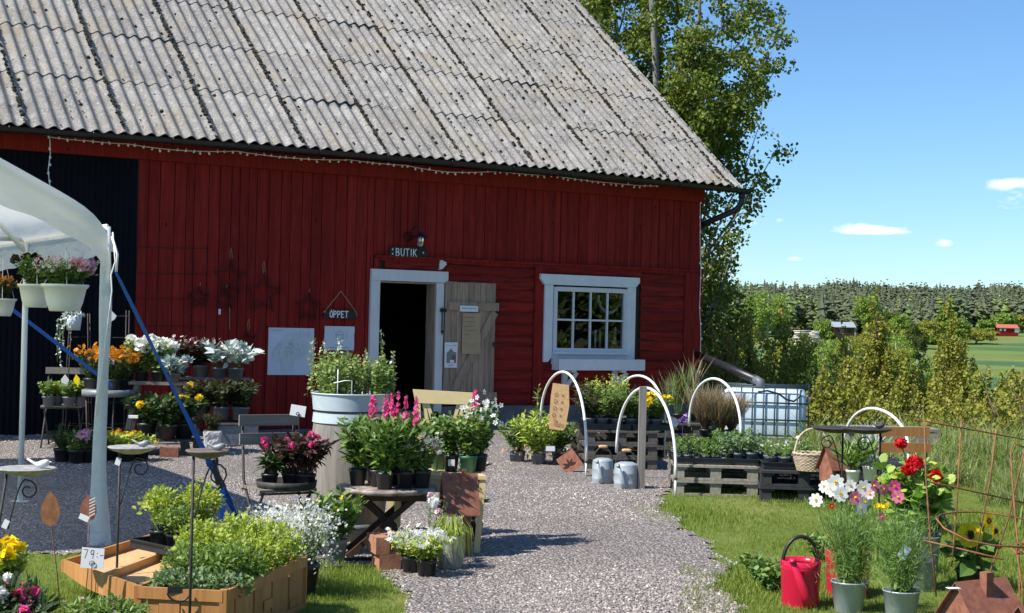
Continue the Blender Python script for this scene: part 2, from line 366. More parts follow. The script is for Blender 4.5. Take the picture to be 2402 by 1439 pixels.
# gravel
m, t, b = newmat('gravel'); v = coords(t)
vo = nod(t, 'ShaderNodeTexVoronoi', feature='F1'); vo.inputs['Scale'].default_value = 55; lk(t, v, vo.inputs['Vector'])
sp = nod(t, 'ShaderNodeSeparateColor'); lk(t, vo.outputs['Color'], sp.inputs[0])
c = ramp(t, sp.outputs[0], [(0, (.15, .13, .12)), (.35, (.275, .238, .215)), (.7, (.39, .335, .30)), (.93, (.52, .46, .415)), (1, (.76, .72, .67))])
c = mixc(t, ramp(t, vo.outputs['Distance'], [(.35, (0, 0, 0)), (.75, (.8, .8, .8))]), c, (.09, .08, .075))
c = mixc(t, ramp(t, noise(t, v, 1.3, 4), [(.42, (0, 0, 0)), (.68, (.5, .5, .5))]), c, (.16, .142, .125))
lk(t, c, b.inputs['Base Color']); b.inputs['Roughness'].default_value = .85
bump(t, b, mth(t, 'SUBTRACT', 1.0, vo.outputs['Distance']), 1.0, .02); MT['gravel'] = m
MT['stones'] = ML('loose_stones', [(.15, .13, .12), (.275, .238, .215), (.39, .335, .30), (.31, .27, .245), (.48, .42, .38), (.36, .305, .275), (.21, .185, .168), (.70, .66, .61)], 0, .8, .2)
# land: lawn near, fields and rough pasture far
m, t, b = newmat('land'); v = coords(t); sx = nod(t, 'ShaderNodeSeparateXYZ'); lk(t, v, sx.inputs[0])
near = ramp(t, noise(t, v, 1.1, 5), [(.35, (.11, .15, .03)), (.55, (.15, .19, .045)), (.7, (.23, .22, .08))])
vv = coords(t, (.25, 1, 1)); fld_ = ramp(t, noise(t, vv, .012, 2), [(.42, (.05, .13, .05)), (.47, (.055, .14, .055)), (.50, (.15, .20, .05)), (.58, (.19, .225, .065)), (.62, (.055, .125, .05))])
fld = mixc(t, ramp(t, noise(t, v, .09, 5, .65), [(.4, (0, 0, 0)), (.65, (.6, .6, .6))]), fld_, (.12, .17, .05)); fm = ramp(t, mth(t, 'DIVIDE', sx.outputs[1], 400), [(.25, (0, 0, 0)), (.6, (1, 1, 1))])
lk(t, mixc(t, fm, near, fld), b.inputs['Base Color']); b.inputs['Roughness'].default_value = .95; b.inputs['Specular IOR Level'].default_value = .1
bump(t, b, noise(t, v, 40, 3), .6, .02); MT['land'] = m
MT['blade'] = ML('grass_blades', [(.17, .26, .035), (.23, .32, .05), (.12, .19, .03), (.30, .37, .075), (.19, .28, .04), (.40, .38, .15)], .35, .5, .3)
MT['tallgrass'] = ML('tall_grass', [(.16, .25, .045), (.23, .32, .06), (.11, .17, .035), (.36, .36, .18), (.13, .22, .045), (.52, .48, .30)], .3, .55, .25)
# leaves
L_ = dict(
 aspen=[(.10, .155, .020), (.17, .225, .032), (.06, .10, .016), (.24, .28, .045), (.12, .175, .024)],
 shrub=[(.23, .26, .028), (.31, .33, .045), (.13, .165, .022), (.36, .32, .06), (.24, .27, .035), (.42, .37, .11)],
 shrubo=[(.27, .25, .04), (.34, .25, .06), (.17, .18, .025), (.38, .30, .08), (.23, .24, .035)],
 shrubd=[(.08, .12, .024), (.12, .16, .03), (.05, .08, .018), (.15, .19, .04)],
 conifer=[(.095, .122, .056), (.115, .138, .064), (.078, .10, .048), (.145, .15, .082), (.10, .125, .06)],
 decid=[(.19, .29, .04), (.25, .35, .06), (.13, .21, .035), (.29, .36, .07)],
 lime=[(.36, .47, .06), (.46, .55, .09), (.24, .34, .04), (.54, .58, .16), (.32, .43, .05)],
 herb=[(.16, .26, .05), (.24, .35, .08), (.09, .17, .035), (.30, .40, .12), (.14, .22, .06)],
 sage=[(.17, .27, .12), (.25, .35, .18), (.10, .18, .07), (.32, .40, .22)],
 green=[(.09, .18, .035), (.14, .25, .05), (.055, .12, .028), (.20, .31, .07), (.28, .37, .14)],
 dkgreen=[(.035, .075, .022), (.06, .115, .03), (.02, .045, .018), (.10, .15, .05), (.04, .05, .03)],
 varieg=[(.20, .32, .06), (.34, .45, .14), (.12, .22, .04), (.55, .60, .32), (.26, .38, .08)],
 maroon=[(.055, .018, .018), (.035, .035, .018), (.10, .025, .028), (.05, .06, .03), (.028, .012, .012), (.16, .05, .05)],
 dahlia=[(.035, .045, .022), (.07, .09, .035), (.022, .024, .016), (.12, .14, .05), (.05, .04, .03)],
 silver=[(.50, .60, .56), (.66, .74, .70), (.36, .46, .40), (.78, .84, .80)],
 cosmosl=[(.20, .34, .08), (.27, .43, .11), (.15, .26, .06), (.34, .47, .17)],
 rose=[(.72, .14, .28), (.82, .26, .38), (.62, .08, .2)],
 geran=[(.18, .34, .055), (.26, .44, .08), (.11, .23, .04), (.36, .48, .12), (.50, .56, .09)],
 dry=[(.34, .26, .16), (.45, .36, .24), (.22, .15, .10), (.28, .24, .12), (.52, .44, .32)],
 redf=[(.60, .008, .012), (.72, .015, .02), (.42, .004, .01)],
 pink=[(.80, .07, .28), (.88, .12, .36), (.66, .04, .20)],
 pinkl=[(.78, .32, .48), (.85, .48, .60), (.66, .22, .40), (.88, .70, .72)],
 whitef=[(.84, .84, .80), (.88, .87, .84), (.74, .75, .68)],
 yel=[(.88, .62, .005), (.90, .70, .01), (.85, .52, .003)],
 orange=[(.80, .26, .015), (.85, .38, .03), (.68, .17, .01), (.86, .46, .04)],
 brown=[(.10, .04, .02), (.14, .06, .03)],
 dryleaf=[(.52, .38, .24), (.62, .46, .30)],
 lav=[(.45, .22, .60), (.55, .32, .66)],
 blush=[(.82, .70, .68), (.86, .80, .74), (.70, .34, .42), (.76, .50, .54)])
LIGHTF = {'rose', 'redf', 'pink', 'pinkl', 'whitef', 'yel', 'orange', 'lav', 'blush', 'silver'}
for k_, v_ in L_.items():
    MT[k_] = ML(k_ + ('_petals' if k_ in LIGHTF else '_leaves'), v_, .28 if k_ not in ('conifer', 'silver') else .1, .5, .3, (1.15, 1.15, 1.1) if k_ in LIGHTF else None)
rng = np.random.default_rng(7); random.seed(7)
# ---------------------------------------------------------------- land, gravel, lawn
HY = [-60, 17, 26, 36, 60, 100, 200, 300, 450, 560, 700, 800, 1000, 1200, 2500]
HZ = [0, 0, -.35, -1.3, -3.2, -6, -9.5, -11, -10, -5, .2, 5, 15, 19, 15]
def land_h(x, y):
    z = np.interp(y, HY, HZ)
    return z + np.where(y > 60, np.sin(x * .011 + y * .004) * 1.2 * np.clip((y - 60) / 300, 0, 1), 0)
ys = np.concatenate([np.arange(-20, 40, 2.0), np.arange(40, 300, 12), np.arange(300, 1300, 25), [1400, 1700, 2100, 2500]])
mb = MB(); nx = 61; V = []
for y in ys:
    h = 16 + max(0, y + 20) * .75
    for x in np.linspace(-1, 1, nx): V.append((x * h, y, float(land_h(x * h, y))))
mb.add(V, [(j * nx + i, j * nx + i + 1, (j + 1) * nx + i + 1, (j + 1) * nx + i) for j in range(len(ys) - 1) for i in range(nx - 1)], 0, True)
struct('ground', mb, MT['land'])
GP = [(-300, 1303), (330, 1306), (560, 1310), (700, 1322), (860, 1332), (925, 1365), (955, 1439), (975, 1800), (1790, 1800), (1728, 1439), (1703, 1352), (1690, 1300), (1645, 1262), (1566, 1205), (1545, 1172), (1580, 1150), (1640, 1090), (1655, 1030), (1665, 985), (1600, 960), (-300, 975)]
GPW = np.array([G(*p)[:2] for p in GP])
def in_poly(P, X, Y):
    r = np.zeros(len(X), bool); n = len(P); j = n - 1
    for i in range(n):
        xi, yi = P[i]; xj, yj = P[j]
        c = ((yi > Y) != (yj > Y)) & (X < (xj - xi) * (Y - yi) / (yj - yi + 1e-12) + xi); r ^= c; j = i
    return r
def wob(X, Y): return .45 * (.09 * np.sin(X * 9 + 2 * np.sin(Y * 5)) + .06 * np.sin(Y * 17 + X * 4) + .04 * np.sin(X * 31 + Y * 23))
# gravel sheet: fine cells kept where they fall inside the outline
cs = .06; gx = np.arange(-9, 5, cs); gy = np.arange(5.2, 26, cs); X, Y = np.meshgrid(gx, gy); ins = in_poly(GPW, (X + wob(X, Y)).ravel(), (Y + wob(Y, X)).ravel()).reshape(X.shape)
Z = .012 + .006 * np.sin(X * 1.7) * np.sin(Y * 1.3); nxx = len(gx)
idx = np.arange(X.size).reshape(X.shape); q = ins[:-1, :-1] & ins[1:, 1:]
fa = np.stack([idx[:-1, :-1][q], idx[:-1, 1:][q], idx[1:, 1:][q], idx[1:, :-1][q]], 1)
struct('gravel_path', MB().add(np.stack([X, Y, Z], -1).reshape(-1, 3), fa, 0, True), MT['gravel'])
# loose stones on top
st = tm([(-.5, -.3, 0), (.4, -.5, 0), (.55, .35, 0), (-.3, .5, 0), (-.25, -.15, .42), (.25, -.2, .36), (.2, .25, .45)], (0, 1, 5, 4), (1, 2, 6, 5), (2, 3, 6), (3, 0, 4), (3, 4, 6), (4, 5, 6))
N = 150000; yy = 6.4 + (rng.random(N) ** 1.7) * 13; xx = (rng.random(N) - .5) * yy * .76
k = in_poly(GPW, xx + wob(xx, yy), yy + wob(yy, xx)); xx, yy = xx[k], yy[k]; n = len(xx)
az_ = rng.random(n) * 6.28; P = np.stack([xx, yy, np.full(n, .008)], 1); D = np.stack([np.cos(az_), np.sin(az_), rng.normal(0, .2, n)], 1); NN = np.stack([rng.normal(0, .25, n), rng.normal(0, .25, n), np.ones(n)], 1)
struct('gravel_stones', MB().scat(st, P, D, NN, .009 + .016 * rng.random(n) ** 1.8), MT['stones'], 'stuff')
# lawn blades: tufts of seven blades
def tuft(nb, seed, spread=.5, lean=.5, wd=.07):
    r = np.random.default_rng(seed); V = []; Fc = []
    for i in range(nb):
        a = r.random() * 6.28; bx, by = r.normal(0, spread * .4, 2); h = .6 + .5 * r.random(); l = lean * r.random() * h; ca, sa = cos(a), sin(a); o = len(V)
        for (tt, ww) in ((0, 1), (.55, .8), (1, .1)):
            px, pz = l * tt * tt, h * (tt - .25 * tt * tt * lean); wx = wd * ww / 2
            for s in (-1, 1): V.append((bx + ca * px - sa * s * wx, pz, by + sa * px + ca * s * wx))
        Fc += [(o, o + 1, o + 3, o + 2), (o + 2, o + 3, o + 5, o + 4)]
    return tm(V, *Fc)
def lawn(name, n, ymin, ymax, xf, test, hmin, hmax, mat, kind='stuff', T=None, p=1.5, ncl=None):
    yy = ymin + (rng.random(n) ** p) * (ymax - ymin); xl, xh = xf; xx = yy * (xl + (xh - xl) * rng.random(n))
    k = test(xx, yy); xx, yy = xx[k], yy[k]; n = len(xx); a = rng.random(n) * 6.28
    P = np.stack([xx, yy, land_h(xx, yy) + .0], 1); D = np.stack([rng.normal(0, .18, n), rng.normal(0, .18, n), np.ones(n)], 1); Nn = np.stack([np.cos(a), np.sin(a), np.zeros(n)], 1)
    h = (hmin + (hmax - hmin) * rng.random(n)) * (.75 + .35 * np.sin(xx * 2.3 + 1.5 * np.sin(yy * 1.9)))
    struct(name, MB().scat(T or tuft(8, 3, 1.1, .7, .075), P, D, Nn, h), MT[mat], kind)
lawn('lawn_grass', 64000, 6.2, 20, (-.02, .40), lambda x, y: ~in_poly(GPW, x + wob(x, y), y + wob(y, x)) & ~((x < 1.45) & (y > 13.4)) & (x > -.9), .035, .075, 'blade')
lawn('lawn_grass', 26000, 6.2, 10.4, (-.37, .02), lambda x, y: ~in_poly(GPW, x + wob(x, y), y + wob(y, x)), .035, .075, 'blade', p=1.2)
# sparse tufts creeping over the path edge
def near_edge(x, y):
    a = in_poly(GPW, x, y); b = in_poly(GPW, x + .3, y) & in_poly(GPW, x - .3, y + .1) & in_poly(GPW, x, y - .3); return a & ~b
lawn('edge_grass', 16000, 6.2, 13, (-.3, .25), near_edge, .015, .05, 'blade')
tg = tuft(9, 5, .35, .9, .028)
lawn('tall_grass', 15000, 11.8, 30, (.19, .42), lambda x, y: (x > 2.6 + (19 - y) * .28 + .4 * np.sin(y * 2)) & ~((x < 5.6) & (y > 12) & (y < 15.2) & (x < .27 * y + .7)) & (x / y > .20), .22, .62, 'tallgrass', T=tg, p=1.0)
lawn('tall_grass', 9000, 24, 44, (.125, .42), lambda x, y: y > 24, .35, .8, 'tallgrass', T=tg, p=1.0)

# ---------------------------------------------------------------- barn
barn = thing('barn', 'red timber barn with a lichened grey corrugated roof and an open shop door', 'barn', P0, PHI)
UC = 11.05; UB = 1.68; UL = -3.2; WH = 3.72
ZF = .32                      # top of the stone footing on the right
mb = MB()                     # upper vertical boards (and the full-height ones on the left)
def boards(mb, u0, u1, z0, z1, holes=()):
    u = u0
    while u < u1 - .02:
        wd_ = min(rng.uniform(.10, .215), u1 - u); zb = z0 + rng.uniform(-.012, .012); y = rng.uniform(0, .010)
        segs = [(zb, z1)]
        for (a, b, c, d) in holes:
            if u + wd_ > a and u < b: segs = [s_ for (p, q) in segs for s_ in ((p, min(q, c)), (max(p, d), q)) if s_[1] - s_[0] > .02]
        for p, q in segs:
            tl = rng.normal(0, .0015)
            v = [(u + .004, y - .022, p), (u + wd_ - .006, y - .022 - tl * 2, p), (u + wd_ - .006, y, p), (u + .004, y, p)]
            v += [(a, b, q) for a, b, _ in v]
            mb.add(v, [(0, 1, 5, 4), (1, 2, 6, 5), (2, 3, 7, 6), (3, 0, 4, 7), (0, 3, 2, 1), (4, 5, 6, 7)])
        u += wd_
boards(mb, UB, 5.12, .03, WH); boards(mb, 5.12, UC + .02, 2.50, WH)
part('plank_wall', mb, MT['red'], barn)
mb = MB(); mb.box((UC / 2 + .9, .06, 1.95), (UC - 1.8, .08, 3.5)); 
# dark boarding behind the gaps is split round the openings
mb = MB()
for (a, b, c, d) in ((UB, 5.17, .0, WH), (6.30, 8.12, .3, WH), (9.62, UC, .3, WH), (5.17, 6.30, 2.18, WH), (8.12, 9.62, .3, 1.12), (8.12, 9.62, 2.16, WH)):
    mb.box(((a + b) / 2, .10, (c + d) / 2), (b - a - .004, .17, d - c))
part('inner_wall', mb, MT['darkw'], barn)
# hewn horizontal timbers
def hewn(mb, u0, u1, z0, z1):
    z = z0
    while z < z1 - .03:
        h = min(rng.uniform(.15, .205), z1 - z); nu = max(2, int((u1 - u0) / .035)); prof = [(-.0, 0.0), (-.018, .10), (-.028, .28), (-.031, .5), (-.027, .74), (-.016, .92), (0, 1.0)]
        uu = np.linspace(u0, u1, nu); ph = rng.random() * 20
        e0 = .010 * np.sin(uu * 3.1 + ph) + .006 * np.sin(uu * 11 + ph * 2); V = []
        cr = [(rng.uniform(.2, .85), rng.uniform(0, 6)) for _ in range(3)]
        for (py, pz) in prof:
            zz = z + h * pz + (e0 if pz < .1 else e0 * (1 - pz)) ; yy = py + .005 * np.sin(uu * 7 + pz * 9 + ph) + rng.normal(0, .0016, nu)
            V.append(np.stack([uu, yy, zz], 1))
        V = np.concatenate(V); m_ = len(prof)
        i = np.arange(nu - 1)[None, :] + nu * np.arange(m_ - 1)[:, None]; i = i.ravel()
        mb.add(V, np.stack([i, i + 1, i + nu + 1, i + nu], 1), 0, True)
        for (cz, cp) in cr:      # drying cracks, as narrow dark slots
            a = rng.uniform(u0, u1 - .3); L = rng.uniform(.15, .7); b = min(a + L, u1 - .02); k_ = 8; us = np.linspace(a, b, k_)
            zc = z + h * cz + .006 * np.sin(us * 9 + cp); th = .0045 * np.sin(np.linspace(.1, 3.04, k_)) + .0008
            V = np.concatenate([np.stack([us, np.full(k_, -.0375), zc - th], 1), np.stack([us, np.full(k_, -.0375), zc + th], 1)])
            j = np.arange(k_ - 1); mb.add(V, np.stack([j, j + 1, j + 1 + k_, j + k_], 1), 1)
        z += h
mb = MB()
hewn(mb, 6.30, 7.84, ZF, 2.46); hewn(mb, 8.05, 10.72, ZF, 1.0); hewn(mb, 9.86, 10.72, 1.0, 2.46); hewn(mb, 8.05, 9.86, 2.32, 2.46); hewn(mb, 5.30, 6.30, 2.30, 2.46)
part('timber_wall', mb, [MT['redh'], MT['rustd']], barn)
for (a, b) in ((7.85, 8.04), (10.73, UC + .03), (5.13, 5.20)):
    part('corner_board', MB().box(((a + b) / 2, -.028, (ZF - .02 + 2.46) / 2), (b - a, .05, 2.46 - ZF + .02)), MT['red'], barn)
part('drip_board', MB().box(((5.16 + UC) / 2 + .02, -.045, 2.485), (UC - 5.10, .07, .03)).box(((5.16 + UC) / 2 + .02, -.030, 2.45), (UC - 5.12, .03, .04)), MT['red'], barn)
# left bay clad in black corrugated sheeting
mb = MB(); us = np.arange(UL, UB, .019); yo = -.012 * np.sin(us * 2 * pi / .076); nn_ = len(us)
mb.add(np.concatenate([np.stack([us, yo - .02, np.full(nn_, .0)], 1), np.stack([us, yo - .02, np.full(nn_, 3.66)], 1)]), np.stack([np.arange(nn_ - 1), np.arange(1, nn_), np.arange(1, nn_) + nn_, np.arange(nn_ - 1) + nn_], 1), 0, True)
part('sheet_wall', mb, MT['blackwall'], barn)
part('fascia', MB().box(((UL + UC) / 2, -.06, 3.745), (UC - UL, .09, .26)), MT['red'], barn)
# footing
mb = MB(); u = 6.25
while u < UC: wd_ = rng.uniform(.5, .9); mb.box((min(u + wd_ / 2, UC), .03 + rng.uniform(-.02, .02), -.05), (wd_ - .01, .16, 2 * (ZF + .05) - rng.uniform(0, .02))); u += wd_
mb.box((UC / 2 + 1, .25, -.5), (UC + 5, .2, 1.05)); mb.box((5.68, -.14, .06), (1.2, .34, .16))
part('footing', mb, MT['stone'], barn)
# far walls: gable end, back, left
BD = 10.6; TB = math.tan(radians(38)); RH = 3.86 + (BD / 2) * TB
mb = MB(); mb.add([(UC + .03, .02, -1), (UC + .03, BD, -1), (UC + .03, BD, 3.72), (UC + .03, BD / 2, RH - .1), (UC + .03, .02, 3.72), (UC - .12, .02, -1), (UC - .12, BD, -1), (UC - .12, BD, 3.72), (UC - .12, BD / 2, RH - .1), (UC - .12, .02, 3.72)], [(0, 1, 2, 3, 4), (9, 8, 7, 6, 5), (0, 4, 9, 5)])
mb.box(((UL + UC) / 2, BD, 1.4), (UC - UL, .14, 4.8)); mb.box((UL, BD / 2, 1.4), (.14, BD, 4.8))
part('end_wall', mb, MT['red'], barn)
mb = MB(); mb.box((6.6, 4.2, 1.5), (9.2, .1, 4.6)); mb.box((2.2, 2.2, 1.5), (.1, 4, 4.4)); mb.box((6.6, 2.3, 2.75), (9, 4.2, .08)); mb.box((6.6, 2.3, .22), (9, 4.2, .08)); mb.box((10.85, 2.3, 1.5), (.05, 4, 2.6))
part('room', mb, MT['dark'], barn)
for (x, y, z, dx, dz, nm, m_) in ((5.45, 1.9, .9, .5, .06, 'shelf', 'doorw'), (5.9, 2.4, 1.35, .7, .05, 'shelf', 'doorw'), (5.75, 2.0, .55, .6, .05, 'shelf', 'doorw')):
    part(nm, MB().box((x, y, z), (dx, .3, dz)), MT[m_], barn)
# roof: overlapping sheets, seven corrugations each
OV = .46; BETA = radians(38); PER = .177; AMP = .024
def roofp(u, s, h): return (u, -OV + s * cos(BETA) - h * sin(BETA), 3.86 + .05 * np.clip(1 - ((u - 5.5) / 6.0) ** 2, -.3, 1) - (.05 if False else 0) + s * sin(BETA) + h * cos(BETA))
uj = WL(291, 330, OV)[0]; SW = PER * 7; u0 = uj - SW * 5
mb = MB(); RS = 1.32; UE = 11.55
mo = MB()
js = []; uu0 = u0
while uu0 < UE: js.append(uu0); uu0 += SW
for r in range(6):
    for uj_ in js:
        a = uj_ + rng.normal(0, .004); b = min(uj_ + SW + .05, UE)
        if b - a < .1 or b < UL - .3: continue
        n = int((b - a) / PER * 12) + 1; us = np.linspace(a, b, n); s0 = r * RS + rng.normal(0, .006); s1 = s0 + RS + .13
        tl = rng.normal(0, .006); hh = AMP * np.cos((us - u0) * 2 * pi / PER); lift = .004 + .010 * (us - a) / (b - a) * 0 + tl * (us - a)
        rows = []
        for si, t_ in enumerate((0, .5, 1.0)):
            s_ = s0 + (s1 - s0) * t_; h_ = hh + lift + .016 * (1 - t_) + rng.normal(0, .0008, n)
            rows.append(np.stack(roofp(us, s_ + 0 * us, h_), 1))
        low = np.stack(roofp(us, s0 + 0 * us, hh + lift + .016 - .011), 1); rows = [low] + [rows[0]] + rows
        V = np.concatenate(rows); i = (np.arange(n - 1)[None, :] + n * np.array([0, 2, 3])[:, None]).ravel()
        mb.add(V, np.stack([i, i + 1, i + n + 1, i + n], 1), 0, True)
        # moss along the joint and in the furrows
        k_ = int(RS * 80); t_ = rng.random(k_) ** .8; ss = s0 + RS * t_; hv = AMP * math.cos((a - u0) * 2 * pi / PER) + .022
        uu_ = a - .012 + rng.normal(0, .008, k_); keep = rng.random(k_) < (.45 + .65 * np.sin(ss * 3 + uj_ * 7) ** 2)
        mo.scat(st, np.stack(roofp(uu_, ss, hv + 0 * ss), 1)[keep], rng.normal(0, 1, (k_, 3))[keep] + [0, 1.2, .9], np.tile([0, -sin(BETA), cos(BETA)], (keep.sum(), 1)), (.020 + .045 * rng.random(k_) ** 2)[keep])
        dens = 9 + max(0, (uj_ - 4)) * 9
        k_ = rng.poisson(dens * 1.6); ff = rng.integers(0, 7, k_); uu_ = a + (ff + .5) * PER + rng.normal(0, .012, k_); ok = uu_ < UE; ss = s0 + .03 + (RS) * rng.random(k_)
        if ok.sum(): mo.scat(st, np.stack(roofp(uu_, ss, -AMP * .6 + .028 * (1 - (ss - s0) / RS)), 1)[ok], np.tile([0, cos(BETA), sin(BETA)], (ok.sum(), 1)) + rng.normal(0, .2, (ok.sum(), 3)), np.tile([0, -sin(BETA), cos(BETA)], (ok.sum(), 1)), (.016 + .045 * rng.random(k_) ** 3)[ok])
part('roof', mb, MT['roof'], barn); part('moss', mo, MT['moss'], barn)
mb = MB(); SR = 6 * RS + .1   # dark under-roof, bargeboard and the hidden back slope
yr, zr = -OV + SR * cos(BETA), 3.80 + SR * sin(BETA)
mb.add([(UL - .4, -OV + .03, 3.80), (UE - .03, -OV + .03, 3.80), (UE - .03, yr, zr), (UL - .4, yr, zr), (UE - .03, 2 * yr + OV, 3.6), (UL - .4, 2 * yr + OV, 3.6)], [(0, 1, 2, 3), (3, 2, 4, 5)])
part('under_roof', mb, MT['darkw'], barn)
# gutter and downpipe
mb = MB(); prof = [(.075 * cos(a), .075 * sin(a)) for a in np.linspace(pi, 2 * pi, 9)]; gy_, gz = -OV - .055, 3.835
prof = [(-.082, 0)] + prof + [(.070, .0), (.066, .0)] + [(.066 * cos(a), .066 * sin(a)) for a in np.linspace(2 * pi, pi, 9)]
def gb(u): return .05 * max(-.3, 1 - ((u - 5.5) / 6.0) ** 2)
for i in range(12):
    a = UL - .4 + (11.64 - UL + .4) * i / 12; b = UL - .4 + (11.64 - UL + .4) * (i + 1) / 12; n = len(prof)
    V = [(a, gy_ + p, gz + q_ + gb(a)) for p, q_ in prof] + [(b, gy_ + p, gz + q_ + gb(b)) for p, q_ in prof]
    mb.add(V, [(k, (k + 1) % n, (k + 1) % n + n, k + n) for k in range(n)], 0, True)
V = [(11.64, gy_ + p, gz + q_ + gb(11.64)) for p, q_ in prof[1:10]]; mb.add(V, [tuple(range(9))])
gut = part('gutter', mb, MT['black'], barn)
for i in range(15):
    u = UL + i * 1.03; part('bracket', MB().tube([(u, gy_ + .08 * cos(a), gz + .08 * sin(a) + gb(u)) for a in np.linspace(pi * .98, 2 * pi, 8)] + [(u, gy_ + .2, gz + gb(u) + .04)], .010, 5), MT['black'], gut)
d0 = WL(1725, 458, OV + .05); mb = MB()
cp = [(11.49, gy_, 3.80), (11.49, gy_, 3.68), (11.485, gy_ + .01, 3.60), (11.44, gy_ + .06, 3.51), (11.36, gy_ + .13, 3.45), (11.17, .04, 3.28), (UC + .11, .15, 3.22), (UC + .10, .18, 3.05), (UC + .10, .19, 1.0), (UC + .16, .20, .86)]
mb.tube(cp, .05, 12); mb.tube([(11.49, gy_, 3.76), (11.49, gy_, 3.68)], .058, 12)
part('downpipe', mb, MT['black'], barn)

# door: white casing, dark inner jamb, weathered leaf folded back against the wall
D0, D1, DT = 5.215, 6.08, 2.13
fr_ = MB()
fr_.box((D0 - .075, -.052, (2.135 + .15) / 2), (.145, .05, 2.135 - .15)); fr_.box((D1 + .115, -.052, (2.13 + .24) / 2), (.125, .05, 2.13 - .24))
fr_.prism([(D0 - .145, 2.137), (D1 + .20, 2.137), (D1 + .24, 2.175), (D1 + .24, 2.30), (D0 - .145, 2.30)], .056, Matrix.Translation((0, -.055, 0)))
dfr = part('door_frame', fr_, MT['whitew'], barn)
part('jamb', MB().box((D1 + .045, .07, 1.17), (.03, .26, 1.93)).box((D0 + .0, .07, 1.17), (.02, .24, 1.95)).box(((D0 + D1) / 2 + .03, .07, 2.12), (D1 - D0 + .08, .24, .02)).box(((D0 + D1) / 2, .06, .2), (D1 - D0 + .1, .3, .08)), MT['doorw'], dfr)
# (leaf runs from its hinge beside the casing to the right)
L0, L1 = 6.27, 7.13; mb = MB(); u = L0
while u < L1 - .02:
    wd_ = min(rng.uniform(.085, .115), L1 - u); mb.box((u + wd_ / 2, -.085 + rng.uniform(-.002, .002), (2.16 + .34) / 2), (wd_ - .005, .026, 1.82 + rng.uniform(-.02, 0))); u += wd_
door = part('door', mb, MT['doorw'], barn)
for z in (1.80, .46): part('ledge', MB().box(((L0 + L1) / 2 + .04, -.113, z), (.86, .03, .12)), MT['doorw'], door)
mb = MB(); a = Vector((L0 + .16, -.111, .54)); b = Vector((L1 - .02, -.111, 1.72)); mb.beam(a, b, .026, .115, up=(0, 0, 1)); part('brace', mb, MT['doorw'], door)
part('hinge', MB().box((L0 - .03, -.10, 1.73), (.10, .02, .05)).tube([(L0 - .05, -.105, 1.77), (L0 - .05, -.105, 1.45)], .012, 6).prism([(L0 - .07, 1.42), (L0 - .05, 1.36), (L0 - .03, 1.42), (L0 - .05, 1.46)], .01, Matrix.Translation((0, -.11, 0))), MT['black'], door)
part('latch', MB().box((L1 + .01, -.105, 1.22), (.07, .03, .022)).box((L1 - .03, -.12, 1.24), (.03, .02, .06)), MT['iron'], door)
# window with eight panes, white casing, shelf box on brackets
win = part('window', MB().box((8.22, -.02, 1.63), (.07, .09, 1.02)).box((9.55, -.02, 1.63), (.07, .09, 1.02)).box((8.885, -.02, 2.11), (1.26, .09, .07)).box((8.885, -.02, 1.16), (1.26, .09, .07)), MT['whitew'], barn)
cs_ = MB(); cs_.prism([(7.92, 2.33), (7.92, 2.26), (7.99, 2.17), (9.70, 2.17), (9.78, 2.25), (9.78, 2.33)], .07, Matrix.Translation((0, -.070, 0)))
cs_.prism([(8.01, .98), (8.09, .98), (8.16, 1.06), (8.16, 2.168), (8.01, 2.168)], .05, Matrix.Translation((0, -.060, 0)))
cs_.box((9.645, -.06, 1.55), (.15, .05, 1.236)); cs_.box((8.87, -.062, 1.025), (1.40, .04, .16)); cs_.box((8.87, -.10, 1.118), (1.40, .09, .03))
part('casing', cs_, MT['white'], win)
mb = MB()
for u in (8.565, 8.885, 9.205): mb.box((u, -.035, 1.635), (.026, .035, .88))
mb.box((8.885, -.036, 1.635), (1.26, .03, .028)); part('muntins', mb, MT['whitew'], win)
mb = MB()
for i in range(4):
    for j in range(2):
        x = 8.405 + .32 * i; z = 1.415 + .44 * j; q = rng.normal(0, .0012, 4)
        mb.add([(x - .155, -.022 + q[0], z - .215), (x + .155, -.022 + q[1], z - .215), (x + .155, -.022 + q[2], z + .215), (x - .155, -.022 + q[3], z + .215)], [(0, 1, 2, 3)])
part('pane', mb, MT['glass'], win)
shf = MB(); shf.box((8.98, -.27, .945), (1.62, .022, .17)); shf.box((8.98, -.17, .87), (1.58, .2, .02)); shf.box((8.18, -.17, .945), (.02, .19, .17)); shf.box((9.78, -.17, .945), (.02, .19, .17))
sh = part('window_box', shf, MT['white'], barn)
for u in (8.42, 9.36):
    mb = MB(); mb.box((u, -.06, .68), (.09, .05, .42)); mb.box((u + .04, -.16, .845), (.09, .2, .04)); mb.beam((u + .02, -.09, .60), (u + .12, -.22, .82), .05, .06); part('bracket', mb, MT['white'] if u > 9 else MT['whitew'], sh)

def onwall(px, py, off=.0):
    p = WL(px, py, off); return P0 + WD * p[0] + WN * p[1] + Vector((0, 0, p[2]))
def wthing(name, label, cat, px, py, off=.03, group=None): return thing(name, label, cat, onwall(px, py, off), PHI, group)
